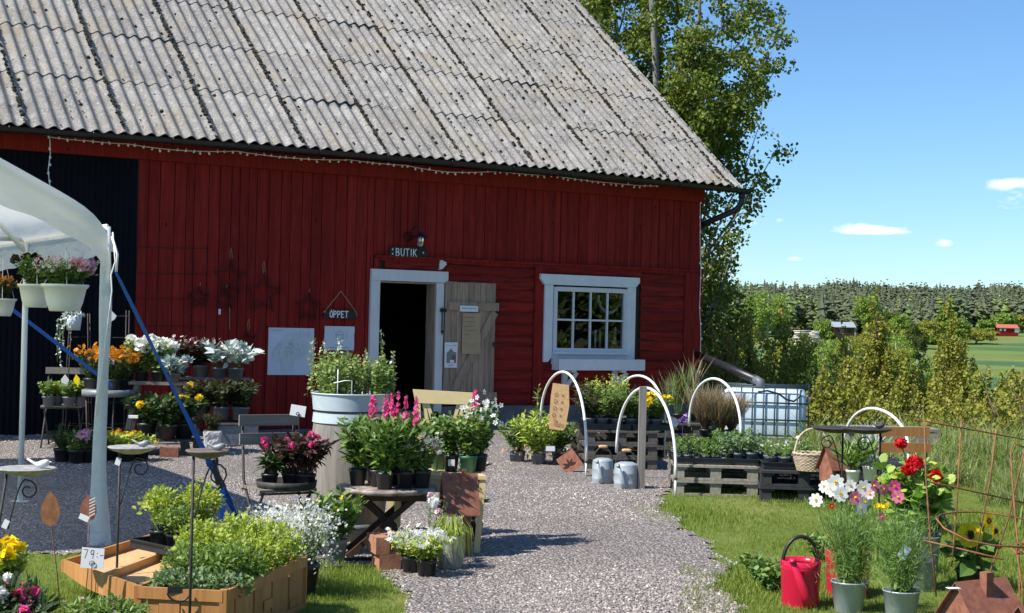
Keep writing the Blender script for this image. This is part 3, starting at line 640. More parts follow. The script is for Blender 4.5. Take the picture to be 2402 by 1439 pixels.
# ---- strokes: hand-painted capitals as flat ribbons in the local xz plane
GL = {'B': [[(0, 0), (0, 1)], [(0, 1), (.45, .95), (.5, .75), (.4, .55), (0, .52)], [(.1, .52), (.55, .42), (.6, .2), (.4, .02), (0, 0)]],
      'U': [[(0, 1), (.02, .3), (.2, 0), (.45, .02), (.6, .3), (.62, 1)]], 'T': [[(-.05, .97), (.65, 1)], [(.3, 1), (.3, 0)]], 'I': [[(.1, 1), (.1, 0)]],
      'K': [[(0, 1), (0, 0)], [(.55, 1), (.02, .45)], [(.15, .55), (.62, 0)]], 'O': [[(.3, 1), (.05, .8), (0, .4), (.15, .05), (.4, .02), (.58, .3), (.55, .75), (.3, 1)]],
      'P': [[(0, 0), (0, 1)], [(0, 1), (.45, .95), (.52, .72), (.4, .5), (0, .45)]], 'E': [[(0, 0), (0, 1)], [(0, 1), (.5, .97)], [(0, .52), (.42, .5)], [(0, 0), (.52, .03)]],
      '7': [[(0, 1), (.55, 1), (.2, 0)]], '9': [[(.5, .95), (.2, 1), (.05, .75), (.15, .5), (.45, .55), (.5, .95)], [(.5, .95), (.42, 0)]],
      ':': [[(.08, .72), (.08, .64)], [(.08, .30), (.08, .22)]], '-': [[(0, .45), (.4, .47)]], '*': [[(.0, .3), (.5, .7)], [(.0, .7), (.5, .3)], [(.25, .15), (.25, .85)], [(-.05, .5), (.55, .5)]]}
def strokes(mb, x0, z0, h, text, th, y=-.004, gap=.25, mat=0):
    x = x0
    for ch in text:
        if ch == ' ': x += h * .4; continue
        wd_ = .62 if ch not in 'I:' else .22
        for s in GL[ch]:
            for (a, b) in zip(s, s[1:]):
                p = Vector((x + a[0] * h * .8, y, z0 + a[1] * h)); q = Vector((x + b[0] * h * .8, y, z0 + b[1] * h)); d = (q - p).normalized() * th * .35
                mb.beam(p - d, q + d, .003 + .0002 * (ch == 'K'), th, up=(0, 0, 1) if abs(d.z) < abs(d.x) else (1, 0, 0), mat=mat) if False else ribbon(mb, p - d, q + d, th, mat)
        x += h * (wd_ * .8 + gap)
    return x
def ribbon(mb, p, q, th, mat=0):
    d = (q - p).normalized(); s = Vector((-d.z, 0, d.x)) * th / 2; o = Vector((0, -.002 - .00012 * (len(mb.V) % 7), 0))
    mb.add([tuple(p + s + o), tuple(p - s + o), tuple(q - s + o), tuple(q + s + o)], [(0, 1, 2, 3)], mat)
def textlines(mb, x, z, wd, hs, r, y=-.003, th=.003, mat=0):      # unreadably small print: broken short dashes
    u = x
    while u < x + wd:
        l = hs * r.uniform(.6, 2.2); ribbon(mb, Vector((u, y, z + r.normal(0, hs * .08))), Vector((min(u + l, x + wd), y, z + r.normal(0, hs * .08))), th * r.uniform(.7, 1.2), mat); u += l + hs * .35

t = wthing('sign', 'small black BUTIK sign with white lettering above the door', 'sign', 957, 604, .045)
part('board', MB().box((0, 0, .07), (.60, .02, .155)), MT['black'], t); mb = MB(); strokes(mb, -.20, .015, .105, 'BUTIK', .014, -.012); strokes(mb, -.265, .085, .04, '*', .006, -.012); strokes(mb, -.265, .02, .04, '*', .006, -.012); strokes(mb, .235, .055, .04, '*', .006, -.012)
part('lettering', mb, MT['chalk'], t)
t = wthing('sign', 'small black ÖPPET sign hung on jute twine left of the door', 'sign', 798, 746, .05)
part('board', MB().box((0, 0, .05), (.50, .022, .125)), MT['black'], t); mb = MB(); strokes(mb, -.165, .005, .088, 'OPPET', .014, -.013, .17)
for dx in (-.15, -.118): ribbon(mb, Vector((dx, -.013, .103)), Vector((dx + .006, -.013, .113)), .010)
part('lettering', mb, MT['chalk'], t); part('twine', MB().tube([(-.25, -.012, .08), (-.005, -.005, .375), (0, 0, .38), (.245, -.012, .08), (.25, -.014, .02)], .006, 5).tube([(-.26, -.014, .07), (-.24, -.02, .09)], .014, 5), MT['twine'], t)
# map and notices
def sheet(mb, w_, h_, mat=0, seed=0, curl=.006):
    r = np.random.default_rng(seed); n = 6; V = []
    for j in range(n):
        for i in range(n): V.append(((i / (n - 1) - .5) * w_, -curl * abs(r.normal()) * (1.6 if (i in (0, n - 1) or j in (0, n - 1)) else 1), (j / (n - 1)) * h_))
    mb.add(V, [(j * n + i, j * n + i + 1, (j + 1) * n + i + 1, (j + 1) * n + i) for j in range(n - 1) for i in range(n - 1)], mat, True)
r_ = np.random.default_rng(3)
t = wthing('map_poster', 'large pale printed map pinned on the red boards', 'poster', 681, 880, .035); mb = MB(); sheet(mb, .68, .655, 0, 2, .004); part('sheet', mb, MT['posterp'], t)
mb = MB(); ol = [(-.12, .06), (-.05, .03), (.02, .10), (.05, .22), (.17, .24), (.25, .33), (.24, .45), (.14, .50), (.10, .58), (.02, .61), (-.07, .57), (-.14, .48), (-.21, .40), (-.28, .28), (-.26, .20), (-.15, .21), (-.14, .12)]
mb.add([(x, -.010, z) for x, z in ol], [tuple(range(len(ol)))]); part('land_shape', mb, MT['mapg'], t)
mb = MB(); textlines(mb, -.30, .62, .17, .012, r_, -.013, .006)
for i in range(70): a = r_.normal(0, .09), .36 + r_.normal(0, .07); b = (a[0] + r_.normal(0, .02), a[1] + r_.normal(0, .02)); ribbon(mb, Vector((a[0], -.013, a[1])), Vector((b[0], -.013, b[1])), .0035)
for (x0, x1) in ((.11, .15), (.17, .21), (.23, .28)): [textlines(mb, x0, z, x1 - x0, .008, r_, -.013, .0025) for z in np.arange(.53, .62, .014)]
part('print', mb, MT['zincd'], t)
t = wthing('notice', 'white notice with a small drawn house under the open sign', 'poster', 795, 822, .035); mb = MB(); sheet(mb, .46, .34, 0, 4, .004); part('sheet', mb, MT['posterp'], t); mb = MB()
for a, b in (((-.06, .24), (0, .28)), ((0, .28), (.06, .24)), ((.06, .24), (.05, .17)), ((-.06, .24), (-.05, .17)), ((-.11, .27), (-.09, .30)), ((.11, .17), (.11, .24))): ribbon(mb, Vector((a[0], -.010, a[1])), Vector((b[0], -.010, b[1])), .005)
textlines(mb, -.06, .22, .11, .015, r_, -.01, .008); textlines(mb, -.05, .17, .10, .01, r_, -.01, .005); textlines(mb, -.06, .08, .12, .01, r_, -.01, .005); textlines(mb, -.16, .035, .32, .012, r_, -.01, .008); part('print', mb, MT['zincd'], t)
t = wthing('paper_note', 'small brown paper note below the white notice', 'note', 812, 842, .035); mb = MB(); sheet(mb, .14, .10, 0, 5, .004); part('sheet', mb, MT['kraft'], t)
t = wthing('notice', 'brown kraft paper price list pinned on the open door leaf', 'poster', 1104, 831, .125); mb = MB(); sheet(mb, .31, .61, 0, 6, .006); part('sheet', mb, MT['kraft'], t); mb = MB()
for z, wd_, h_ in ((.54, .16, .03), (.48, .18, .025), (.41, .13, .03), (.35, .20, .022), (.29, .07, .025), (.15, .22, .010), (.12, .22, .010)): textlines(mb, -.12, z, wd_, h_ * .8, r_, -.014, h_ * .22)
part('print', mb, MT['darkw'], t)
t = wthing('notice', 'narrow white strip notice on the ledge of the door leaf', 'sign', 1100, 731, .145); part('sheet', MB().box((0, 0, .04), (.31, .004, .088)), MT['paper'], t); mb = MB(); textlines(mb, -.12, .045, .24, .016, r_, -.006, .014); part('print', mb, MT['inkl'], t)
t = wthing('poster', 'small white photo poster with a building on the door leaf', 'poster', 1057, 863, .12); mb = MB(); sheet(mb, .215, .375, 0, 8, .003); part('sheet', mb, MT['paper'], t)
mb = MB(); mb.add([(-.075, -.008, .07), (.085, -.008, .07), (.085, -.008, .23), (.04, -.008, .235), (.0, -.008, .285), (-.045, -.008, .235), (-.075, -.008, .22)], [(0, 1, 2, 3, 4, 5, 6)]); part('picture', mb, MT['zincd'], t)
mb = MB(); mb.add([(.0, -.0085, .09), (.075, -.0085, .09), (.075, -.0085, .18), (.02, -.0085, .19)], [(0, 1, 2, 3)], 0); mb.add([(-.02, -.009, .075), (.05, -.009, .075), (.05, -.009, .115), (-.02, -.009, .115)], [(0, 1, 2, 3)], 1); textlines(mb, -.08, .33, .16, .02, r_, -.009, .005, 2); textlines(mb, -.05, .035, .09, .02, r_, -.009, .008, 2); part('print', mb, [MT['rust'], MT['paper'], MT['ink']], t)
# wall lamp
t = wthing('wall_lamp', 'black barn wall lamp with clear glass above the BUTIK sign', 'lamp', 957, 556, .03)
part('mount', MB().lathe([(.001, -.03), (.062, -.03), (.068, 0), (.068, .02)], 16).box((0, 0, 0), (.001, .001, .001)), MT['black'], t)
kids(t)[0].rotation_euler = (pi / 2, 0, 0)
part('arm', MB().tube([(0, -.02, .0), (0, -.08, .02), (.0, -.13, .10), (.02, -.18, .15), (.05, -.23, .15), (.07, -.26, .10), (.07, -.26, .04)], .012, 8), MT['black'], t)
part('shade', MB().lathe([(.02, .06), (.035, .03), (.14, -.008), (.142, -.012), (.03, .02)], 24, (.07, -.26, 0)), MT['black'], t)
part('glass', MB().lathe([(.045, .0), (.05, -.05), (.045, -.12), (.02, -.145), (.001, -.15)], 16, (.07, -.26, 0)), MT['lampglass'], t); part('bulb', MB().lathe([(.012, .0), (.03, -.045), (.028, -.07), (.001, -.09)], 12, (.07, -.26, 0)), MT['paper'], t)
solo('wall_hook', MB().prism([(0, 0), (.05, .02), (.12, .09), (.10, .13), (.07, .125), (.05, .17), (.01, .16)], .03), MT['whitew'], 'small white metal hook on the red beam right of the sign', 'hook', onwall(1030, 634, .05), PHI)
# rusty wire stars
def star(R_, px, py, label, tilt=0, tw=False, tag=False):
    p = onwall(px, py, .06); pts = []
    for i in range(10):
        a = pi / 2 + i * pi / 5 + tilt; q = R_ if i % 2 == 0 else R_ * .42; pts.append((q * cos(a), 0, q * sin(a)))
    t = thing('wire_star', label, 'star ornament', p, PHI, 'rusty wire stars hung on the red boards')
    part('frame', MB().tube(pts, .0095, 5, closed=True).tube([(x * .97, .02, z * .97) for x, _, z in pts], .006, 4, closed=True), MT['rustd'], t)
    part('twine', MB().tube([(0, 0, R_), (-.02, -.01, R_ + .10), (.0, -.012, R_ + .16), (.02, -.01, R_ + .02)] if tw else [(0, 0, R_), (.01, 0, R_ + .05)], .004, 4), MT['twine'], t)
    if tag: part('tag', MB().box((-R_ * .6, -.02, -R_ * 1.05), (.03, .003, .075)), MT['paper'], t); part('tail', MB().tube([(R_ * .3, -.02, -.1), (R_ * .36, -.02, -.4)], .005, 4), MT['twine'], t)
star(.25, 540, 652, 'large faint wire star, topmost of the rusty stars', 0, True)
star(.285, 617, 690, 'largest rusty wire star right of the small tagged star', -.03, True)
star(.155, 468, 699, 'small rusty star furthest left on the boards', .05, False)
star(.155, 530, 704, 'small dark wire star with a white price tag', .03, False, True)
star(.21, 724, 722, 'rusty wire star just left of the ÖPPET sign', .0, False)
star(.14, 582, 800, 'lowest rusty wire star, beside the map poster', .3, True)
# wire grid on the wall, left
mb = MB()
for py in (581, 641, 700, 764): a, b = WL(318, py, .05), WL(492, py + 2, .05); mb.tube([tuple(a), tuple(b)], .004, 4)
for px in (322, 372, 452, 486): a, b = WL(px, 576, .05), WL(px - 6, 775, .05); mb.tube([tuple(a), tuple(b)], .003, 4)
o = solo('wire_grid', mb, MT['rustd'], 'thin rusty wire grid fixed to the boards left of the stars', 'trellis', P0, PHI)
# string lights
def lights(pts, label, n, off=.30):
    P = [Vector(onwall(x, y, off)) for x, y in pts]; W_ = []
    for a, b in zip(P, P[1:]):
        sg = .05 * (b - a).length / 2 if abs(a.z - b.z) < .5 else 0
        for k in range(6): f = k / 6; W_.append(a.lerp(b, f) - Vector((0, 0, sg * 4 * f * (1 - f) * .5)))
    W_.append(P[-1]); t = thing('string_lights', label, 'string lights', W_[0], 0)
    part('wire', MB().tube([tuple(p - W_[0]) for p in W_], .0055, 4), MT['pvc'], t)
    bm_ = MB().lathe([(.004, .03), (.010, .02), (.016, 0), (.012, -.014), (.001, -.018)], 7).mesh('bulb', [MT['pvc']])
    Ls = [0]
    for a, b in zip(W_, W_[1:]): Ls.append(Ls[-1] + (b - a).length)
    for i in range(n):
        d = Ls[-1] * (i + .5) / n; k = max(j for j in range(len(Ls)) if Ls[j] <= d); k = min(k, len(W_) - 2); f = (d - Ls[k]) / max(1e-6, Ls[k + 1] - Ls[k])
        q = W_[k].lerp(W_[k + 1], f) - W_[0]; o = part('bulb', bm_, None, t, loc=q - Vector((random.uniform(-.015, .015), 0, .022 + random.uniform(-.03, .012))))
        o.rotation_euler = (random.uniform(-.5, .5), random.uniform(-.5, .5), 0)
lights([(117, 436), (113, 400), (118, 360), (117, 322), (200, 330), (300, 338), (420, 353), (556, 355), (700, 372), (820, 375), (950, 388), (1050, 404), (1170, 402), (1300, 412), (1440, 430), (1545, 437)], 'string of small white bulbs sagging under the barn gutter', 92)
lights([(1643, 458), (1642, 560), (1644, 640), (1641, 720), (1644, 780), (1641, 880)], 'string of small bulbs hanging down the right barn corner', 12, .08)
# things on the window sill inside
for px, h_ in ((1396, .27), (1407, .26), (1443, .24)):
    p = onwall(px, 790, -.16 if px < 1420 else -.18); solo('candle', MB().lathe([(.018, 0), (.018, h_), (.004, h_ + .02)], 10, capb=True), MT['candle'], {1396: 'tall thin candle inside the window, left of the pair', 1407: 'tall thin candle inside the window, right of the pair', 1443: 'candle standing in the pale box inside the window'}[px], 'candle', (p.x, p.y, 1.20 if px < 1420 else 1.28))
p = onwall(1443, 792, -.20); solo('box', MB().box((0, 0, .08), (.24, .12, .01)).box((0, -.055, .08), (.24, .01, .15)).box((0, .055, .08), (.24, .01, .15)).box((-.115, 0, .08), (.01, .1, .15)).box((.115, 0, .08), (.01, .1, .15)), MT['kraft'], 'pale cardboard box inside the window on the sill', 'box', (p.x, p.y, 1.17), PHI)
p = onwall(1330, 785, -.22); part('sill', MB().box((8.885, .19, 1.165), (1.4, .18, .02)), MT['whitew'], barn)
mb = MB()
for i in range(26): a = pi * (1.05 + .9 * i / 25); mb.lathe([(.001, -.03), (.026, -.01), (.026, .01), (.001, .03)], 6, (.22 * cos(a) + random.uniform(-.01, .01), 0, .30 * sin(a)), 0)
solo('garland', mb, MT['whitew'], 'pale garland hanging inside the right window panes', 'garland', onwall(1430, 690, -.2), PHI)
# garden hose coil and tank pipe at the corner
mb = MB()
for i in range(9):
    k = rng.uniform(.85, 1.1); ph = rng.uniform(-.1, .1)
    mb.tube([(.13 * k * cos(a) + ph * .2, -.012 * i, (.27 * k if sin(a) < 0 else .14 * k) * sin(a) - .08 * k) for a in np.linspace(0, 2 * pi, 24)[:-1]], .011, 6, closed=True)
solo('garden_hose', mb, MT['hose'], 'coiled dark green garden hose hanging at the barn corner', 'hose', onwall(1625, 878, .08), PHI)
# ---------------------------------------------------------------- plants
T4 = tm([(0, 0, 0), (.5, .42, .10), (0, .46, 0), (-.5, .42, .10), (0, 1, -.10)], (0, 1, 4, 2), (0, 2, 4, 3))
T8 = tm([(0, 0, 0), (0, .33, 0), (0, .68, -.03), (0, 1, -.16), (.42, .28, .10), (.38, .64, .06), (-.42, .28, .10), (-.38, .64, .06)], (0, 4, 1), (4, 5, 2, 1), (5, 3, 2), (0, 1, 6), (1, 2, 7, 6), (2, 3, 7))
TL = tm([(-.5, 0, 0), (.5, 0, 0), (.5, .35, .10), (-.5, .35, .10), (.42, .7, .02), (-.42, .7, .02), (0, 1, -.25)], (0, 1, 2, 3), (3, 2, 4, 5), (5, 4, 6))
TR = tm([(0, 0, 0)] + [(.5 * cos(a), .5 + .5 * sin(a), .08 * cos(2 * a)) for a in np.linspace(-pi / 2, 1.5 * pi, 8)[:-1]], (1, 2, 3, 4), (4, 5, 6, 7), (7, 1, 4))
def petals(n, wd=.8, cup=.15, inner=.08):
    V = []; Fc = []
    for i in range(n):
        a = 2 * pi * i / n; ca, sa = cos(a), sin(a); o = len(V); h = pi / n * wd
        for (r, da, z) in ((inner, -h * .4, 0), (inner, h * .4, 0), (.75, h * .95, cup * .8), (1, h * .3, cup), (1, -h * .3, cup), (.75, -h * .95, cup * .8)):
            V.append((r * cos(a + da), r * sin(a + da), z))
        Fc += [(o, o + 1, o + 2, o + 5), (o + 5, o + 2, o + 3, o + 4)]
    return tm(V, *Fc)
F5 = petals(5); F4 = petals(4, .9); F8 = petals(8, .95, .12)
TP = tm([(-.5, -.5, 0), (.5, -.5, .1), (.5, .5, 0), (-.5, .5, .1)], (0, 1, 2, 3))
def jit(P, s): return P + rng.normal(0, s, P.shape)
def stems(mb, n, h, spread, r0=.02, z0=0, L=.05, W=.4, per=12, t0=.15, T=T4, up=.35, lj=.5, sr=.0018, hv=.25, mat=0, smat=1, bend=.5, c=(0, 0), azr=(0, 6.283), shrink=.3, side=1.0):
    n = int(n * 1.5) if n >= 14 else n
    a = rng.uniform(*azr, n); rr = spread * np.sqrt(rng.random(n)); H_ = h * (1 - hv * rng.random(n)) * (1 - .18 * (rr / max(spread, 1e-6)) ** 2)
    B = np.stack([c[0] + r0 * np.cos(a) * rng.random(n), c[1] + r0 * np.sin(a) * rng.random(n), np.full(n, z0)], 1)
    Tp = np.stack([c[0] + rr * np.cos(a), c[1] + rr * np.sin(a), z0 + H_], 1); Cc = B * (1 - bend) + Tp * bend; Cc[:, 2] = z0 + H_ * .62
    def at(t): t = t[..., None]; return (1 - t) ** 2 * B[:, None] + 2 * t * (1 - t) * Cc[:, None] + t * t * Tp[:, None]
    if sr:
        ts = np.tile(np.linspace(0, 1, 5), (n, 1)); Q = at(ts)
        for i in range(n): mb.tube([tuple(q) for q in Q[i]], [sr, sr, sr * .9, sr * .7, sr * .5], 3, smat, cap=False)
    t = t0 + (1 - t0) * (np.arange(per)[None] + rng.random((n, per))) / per; P = at(t); Tn = nrm(at(np.minimum(t + .05, 1.05)) - P)
    az_ = rng.random((n, per)) * 6.283; Rd = np.stack([np.cos(az_), np.sin(az_), np.zeros_like(az_)], -1)
    D = side * Rd + Tn * (up + .9 * np.clip(t[..., None] - .8, 0, 1) * 3) + rng.normal(0, lj, P.shape); Nn = Tn + rng.normal(0, lj, P.shape) + [0, 0, .6] - .4 * Rd
    S = L * (1 - shrink * t) * (.75 + .5 * rng.random((n, per)))
    mb.scat(T, P.reshape(-1, 3), D.reshape(-1, 3), Nn.reshape(-1, 3), S.ravel(), mat, sw=W)
    return Tp
def mound(mb, c, r, n, L, W=.5, T=T4, mat=0, up=.4, fill=.45):
    D = nrm(rng.normal(0, 1, (n, 3))); D[:, 2] = np.abs(D[:, 2]) * 1.0 - .25 * rng.random(n); k = (1 - fill * rng.random(n) ** 1.3)[:, None]
    lump = (1 + .12 * np.sin(D[:, :1] * 5 + c[0] * 9) * np.cos(D[:, 1:2] * 6 + c[1] * 7))
    P = np.array(c) + D * np.array(r) * k * lump
    mb.scat(T, P, D + [0, 0, up] + rng.normal(0, .6, (n, 3)), rng.normal(0, .5, (n, 3)) + [0, 0, 1], L * (.6 + .7 * rng.random(n)), mat, sw=W); return P, D
def sprinkle(mb, P, D, n, T, S, mat=0, out=.01, jitter=.35):
    k = rng.choice(len(P), min(n, len(P)), replace=False); N_ = D[k] + rng.normal(0, jitter, (len(k), 3)) + [0, -.3, .25]
    X = rng.normal(0, 1, (len(k), 3)); mb.scat(T, P[k] + nrm(D[k]) * out, X, N_, S * (.8 + .4 * rng.random(len(k))), mat)
def potmesh(r, h, n=18, lip=True, taper=.76):
    m_ = MB(); p = [(r * taper * .92, 0), (r * taper, .003), (r * .955, h * .82)]
    if lip: p += [(r * 1.0, h * .83), (r * 1.02, h), (r * .96, h), (r * .93, h * .86)]
    else: p += [(r, h), (r * .96, h), (r * .93, h * .86)]
    m_.lathe(p, n, capb=True); return m_
def soil(r, h): return MB().lathe([(r * .93, h * .86), (r * .6, h * .89), (.001, h * .9)], 14)
def pot(t, r, h, mat='blackp', lip=True, taper=.76, z=0, x=0, y=0):
    o = part('pot', potmesh(r, h, 18, lip, taper), MT[mat], t); o.location = (x, y, z); s = part('soil', soil(r, h), MT['soil'], t); s.location = (x, y, z); return o
def pp(name, label, loc, pr, ph, pmat, leafmat, build, group=None, flowers=None, stem='stem', cat='potted plant', lip=True, rz=None):
    t = thing(name, label, cat, loc, random.uniform(0, 6.28) if rz is None else rz, group)
    if pr: pot(t, pr, ph, pmat, lip)
    mb = MB(); res = build(mb, ph * .88); part('foliage', mb, [MT[leafmat], MT[stem]], t)
    if flowers:
        for nm, mats, fn in flowers:
            m_ = MB(); fn(m_, res)
            if m_.n: part(nm, m_, [MT[q] for q in mats], t)
    return t
def blooms(T, S, n, jitter=.4, cmat=None, off=.01, up=(0, -.5, .6), pick='tips', rs=.01):       # flowers near stem tips
    def f(m_, tips):
        k = rng.integers(0, len(tips), n); P = tips[k] + rng.normal(0, rs, (n, 3)) + [0, 0, off]; N_ = np.tile(up, (n, 1)) + rng.normal(0, jitter, (n, 3)); X = rng.normal(0, 1, (n, 3))
        m_.scat(T, P, X, N_, S * (.75 + .5 * rng.random(n)), 0)
        if cmat: m_.scat(F4, P + nrm(N_) * S * .12, X, N_, S * .28, 1)
    return f
def petal_balls(S, n, rs, T=TP, k=16):                                  # ruffled double flowers / heads
    def f(m_, tips):
        sel = tips[rng.choice(len(tips), min(n, len(tips)), replace=False)]
        for q in sel:
            D = nrm(rng.normal(0, 1, (k, 3)) + [0, 0, .4]); m_.scat(T, q + D * rs, rng.normal(0, 1, (k, 3)), D + rng.normal(0, .4, (k, 3)), S, 0)
    return f
def spikes(n, L, S, T=F4, k=22, rs=.012):                               # flower spikes rising from the tips
    def f(m_, tips):
        o = np.argsort(-tips[:, 2])[:n]
        for q in tips[o]:
            t_ = np.sort(rng.random(k)); a = rng.random(k) * 6.28; r_ = rs * (1.15 - t_ * .8)
            P = q + np.stack([r_ * np.cos(a), r_ * np.sin(a), L * t_ - .01], 1); N_ = np.stack([np.cos(a), np.sin(a), np.full(k, .2)], 1)
            m_.scat(T, P, rng.normal(0, 1, (k, 3)), N_, S * (1.15 - .6 * t_), 0); m_.tube([tuple(q - [0, 0, .05]), tuple(q + [0, 0, L])], .002, 3, 1)
    return f
# ---- trees and shrubs
def spray(mb, c, r, n, L, W=.8, T=TR, mat=0):
    D = nrm(rng.normal(0, 1, (n, 3))); P = np.array(c) + D * (rng.random((n, 1)) ** .5) * np.array(r)
    mb.scat(T, P, rng.normal(0, 1, (n, 3)) + [0, 0, -.5], rng.normal(0, .8, (n, 3)) + [0, 0, .6], L * (.65 + .6 * rng.random(n)), mat, sw=W)
# aspen behind the barn: trunk, limbs, and hanging clusters of round leaves along each limb
YT = 33.0
t = thing('aspen_tree', 'tall aspen tree rising behind the right end of the barn roof', 'tree', AT(1600, 1000, YT) * 1)
tz = float(land_h(0, YT)); tb = AT(1560, 900, YT); t.location = (tb.x, YT, tz); O = Vector(t.location)
mt_ = MB(); lf = MB()
for (a, b, r1, r2) in (((1560, 1000), (1425, -60), .17, .05), ((1620, 1000), (1500, -260), .22, .07), ((1600, 1000), (1640, -120), .14, .04)):
    P = [AT(a[0] + (b[0] - a[0]) * f + 6 * sin(f * 9), a[1] + (b[1] - a[1]) * f, YT + .4 * sin(f * 7 + a[0])) - O for f in np.linspace(0, 1, 9)]; mt_.tube([tuple(p) for p in P], list(np.linspace(r1 * .6, r2 * .8, 9)), 8)
limbs = [((1500, 560), (1835, 95), 1.0), ((1500, 330), (1800, 30), 1), ((1520, 600), (1822, 150), .7), ((1540, 760), (1815, 345), .45), ((1540, 800), (1775, 300), .22), ((1560, 700), (1785, 400), .2), ((1600, 820), (1740, 560), .2),
         ((1560, 500), (1740, 235), 1), ((1560, 560), (1700, 250), .9), ((1500, 300), (1760, -40), 1.3), ((1450, 200), (1600, -80), 1.3), ((1400, 200), (1480, -80), 1.3), ((1500, 350), (1640, 60), 1.5), ((1560, 450), (1680, 130), 1.4),
         ((1450, 200), (1400, -20), 1.0), ((1620, 1000), (1672, 480), .3), ((1640, 1000), (1685, 640), .5), ((1650, 1000), (1705, 690), .55), ((1600, 620), (1690, 330), .5), ((1600, 700), (1765, 430), .15), ((1620, 900), (1670, 720), .8),
         ((1660, 950), (1745, 735), .45), ((1640, 700), (1685, 575), .3), ((1560, 420), (1640, 200), 1.3), ((1500, 250), (1560, -60), 1.4), ((1680, 900), (1700, 640), .35), ((1380, 100), (1430, -90), 1.2), ((1540, 460), (1770, 180), .8)]
for i, (a, b, wt) in enumerate(limbs):
    y0, y1 = YT + rng.uniform(-.5, .8), YT + rng.uniform(-1.6, 1.8); n = 9
    P = [AT(a[0] + (b[0] - a[0]) * f + 10 * sin(f * 5 + i), a[1] + (b[1] - a[1]) * f + 26 * sin(f * pi), y0 + (y1 - y0) * f) - O for f in np.linspace(0, 1, n)]
    mt_.tube([tuple(p) for p in P], list(np.linspace(.045, .008, n)), 5)
    for j in range(2, n):
        f = j / (n - 1)
        for k_ in range(2 + int(wt * 2.2)):
            q = P[j] + Vector((rng.normal(-.05, .34), rng.normal(0, .6), rng.normal(0, .34))) * (1.25 - .75 * f) * (.5 + wt * .5)
            m2 = P[j].lerp(q, .5) + Vector((0, 0, .06)); mt_.tube([tuple(P[j]), tuple(m2), tuple(q)], [.012, .009, .004], 3, cap=False)
            spray(lf, q, (.30, .32, .26), int(14 + 62 * min(wt, 1.1)), .088)
part('trunk', mt_, MT['bark'], t); part('crown', lf, MT['aspen'], t)
# shrubs on the slope beyond the pallets
def shrub(px, ptop, w_px, Y, mat, label, name='shrub', L=.06, dens=1.0, group='young aspen shrubs on the slope', wisp=1.0):
    p = AT(px, 900, Y); z = float(land_h(p.x, Y)); top = AT(px, ptop, Y).z; h = top - z; R_ = w_px / F * Y / 2 * 1.3
    t = thing(name, label, 'shrub', (p.x, Y, z), 0, group); st_ = MB(); lv = MB(); ns = int(12 * wisp + 6)
    for i in range(ns):
        a = rng.random() * 6.28; rr = R_ * sqrt(rng.random()) * 1.1; hh = h * (1 - .45 * (rr / R_) ** 1.5) * rng.uniform(.50, 1.0) if i else h
        tip = Vector((rr * cos(a), rr * sin(a) * .9, hh)) if i else Vector((0, 0, h)); q = [Vector((.15 * cos(a), .15 * sin(a), 0)), Vector((rr * .45 * cos(a), rr * .4 * sin(a), hh * .5)), tip]
        st_.tube([tuple(v) for v in q], [.03, .018, .006], 4, cap=False); nl = int(70 * hh * dens)
        for k_ in range(int(hh / .18)):
            f = .12 + .88 * (k_ + rng.random()) / int(hh / .18); c = (q[0].lerp(q[1], f * 2) if f < .5 else q[1].lerp(q[2], f * 2 - 1)); s_ = (.27 * (1.15 - f * .85)) * rng.uniform(.6, 1.2) * (1 if R_ > .8 else .75)
            c2 = c + Vector((rng.normal(0, s_ * .9), rng.normal(0, s_ * .9), rng.normal(0, .1))); spray(lv, c2, (s_, s_, .24), int(72 * dens * (1.2 - .6 * f)), L)
    part('stem', st_, MT['stemd'], t); part('foliage', lv, MT[mat], t); return t
SG = 'young yellow green aspen shrub, one of many growing on the slope behind the pallets'
shrub(1668, 760, 130, 31, 'shrubo', 'olive shrub growing against the barn corner behind the tank pipe', L=.07, group=None)
shrub(1700, 790, 170, 27.5, 'shrubo', 'brownish yellow shrub just behind the black tank pipe', group=None)
shrub(1765, 735, 140, 33, 'shrub', 'pointed shrub between the barn corner and the yellow shrubs', group=None)
for (px, pt, wp, Y) in ((1830, 715, 150, 31), (1790, 800, 170, 27), (1880, 790, 170, 28), (1930, 860, 200, 24.5), (1975, 790, 130, 33), (2055, 700, 100, 30), (2040, 800, 170, 29), (2120, 850, 210, 25), (2085, 780, 130, 34),
                        (2225, 700, 80, 31), (2200, 800, 170, 30), (2260, 790, 130, 27), (2300, 880, 240, 24), (2370, 870, 190, 27), (2420, 830, 170, 29), (2010, 900, 220, 22.5), (2180, 910, 220, 22.5), (2390, 930, 240, 21), (2480, 800, 220, 27), (2145, 800, 120, 35)):
    shrub(px, pt, wp, Y, 'shrub', SG, dens=.95 if Y > 26 else 1.1)
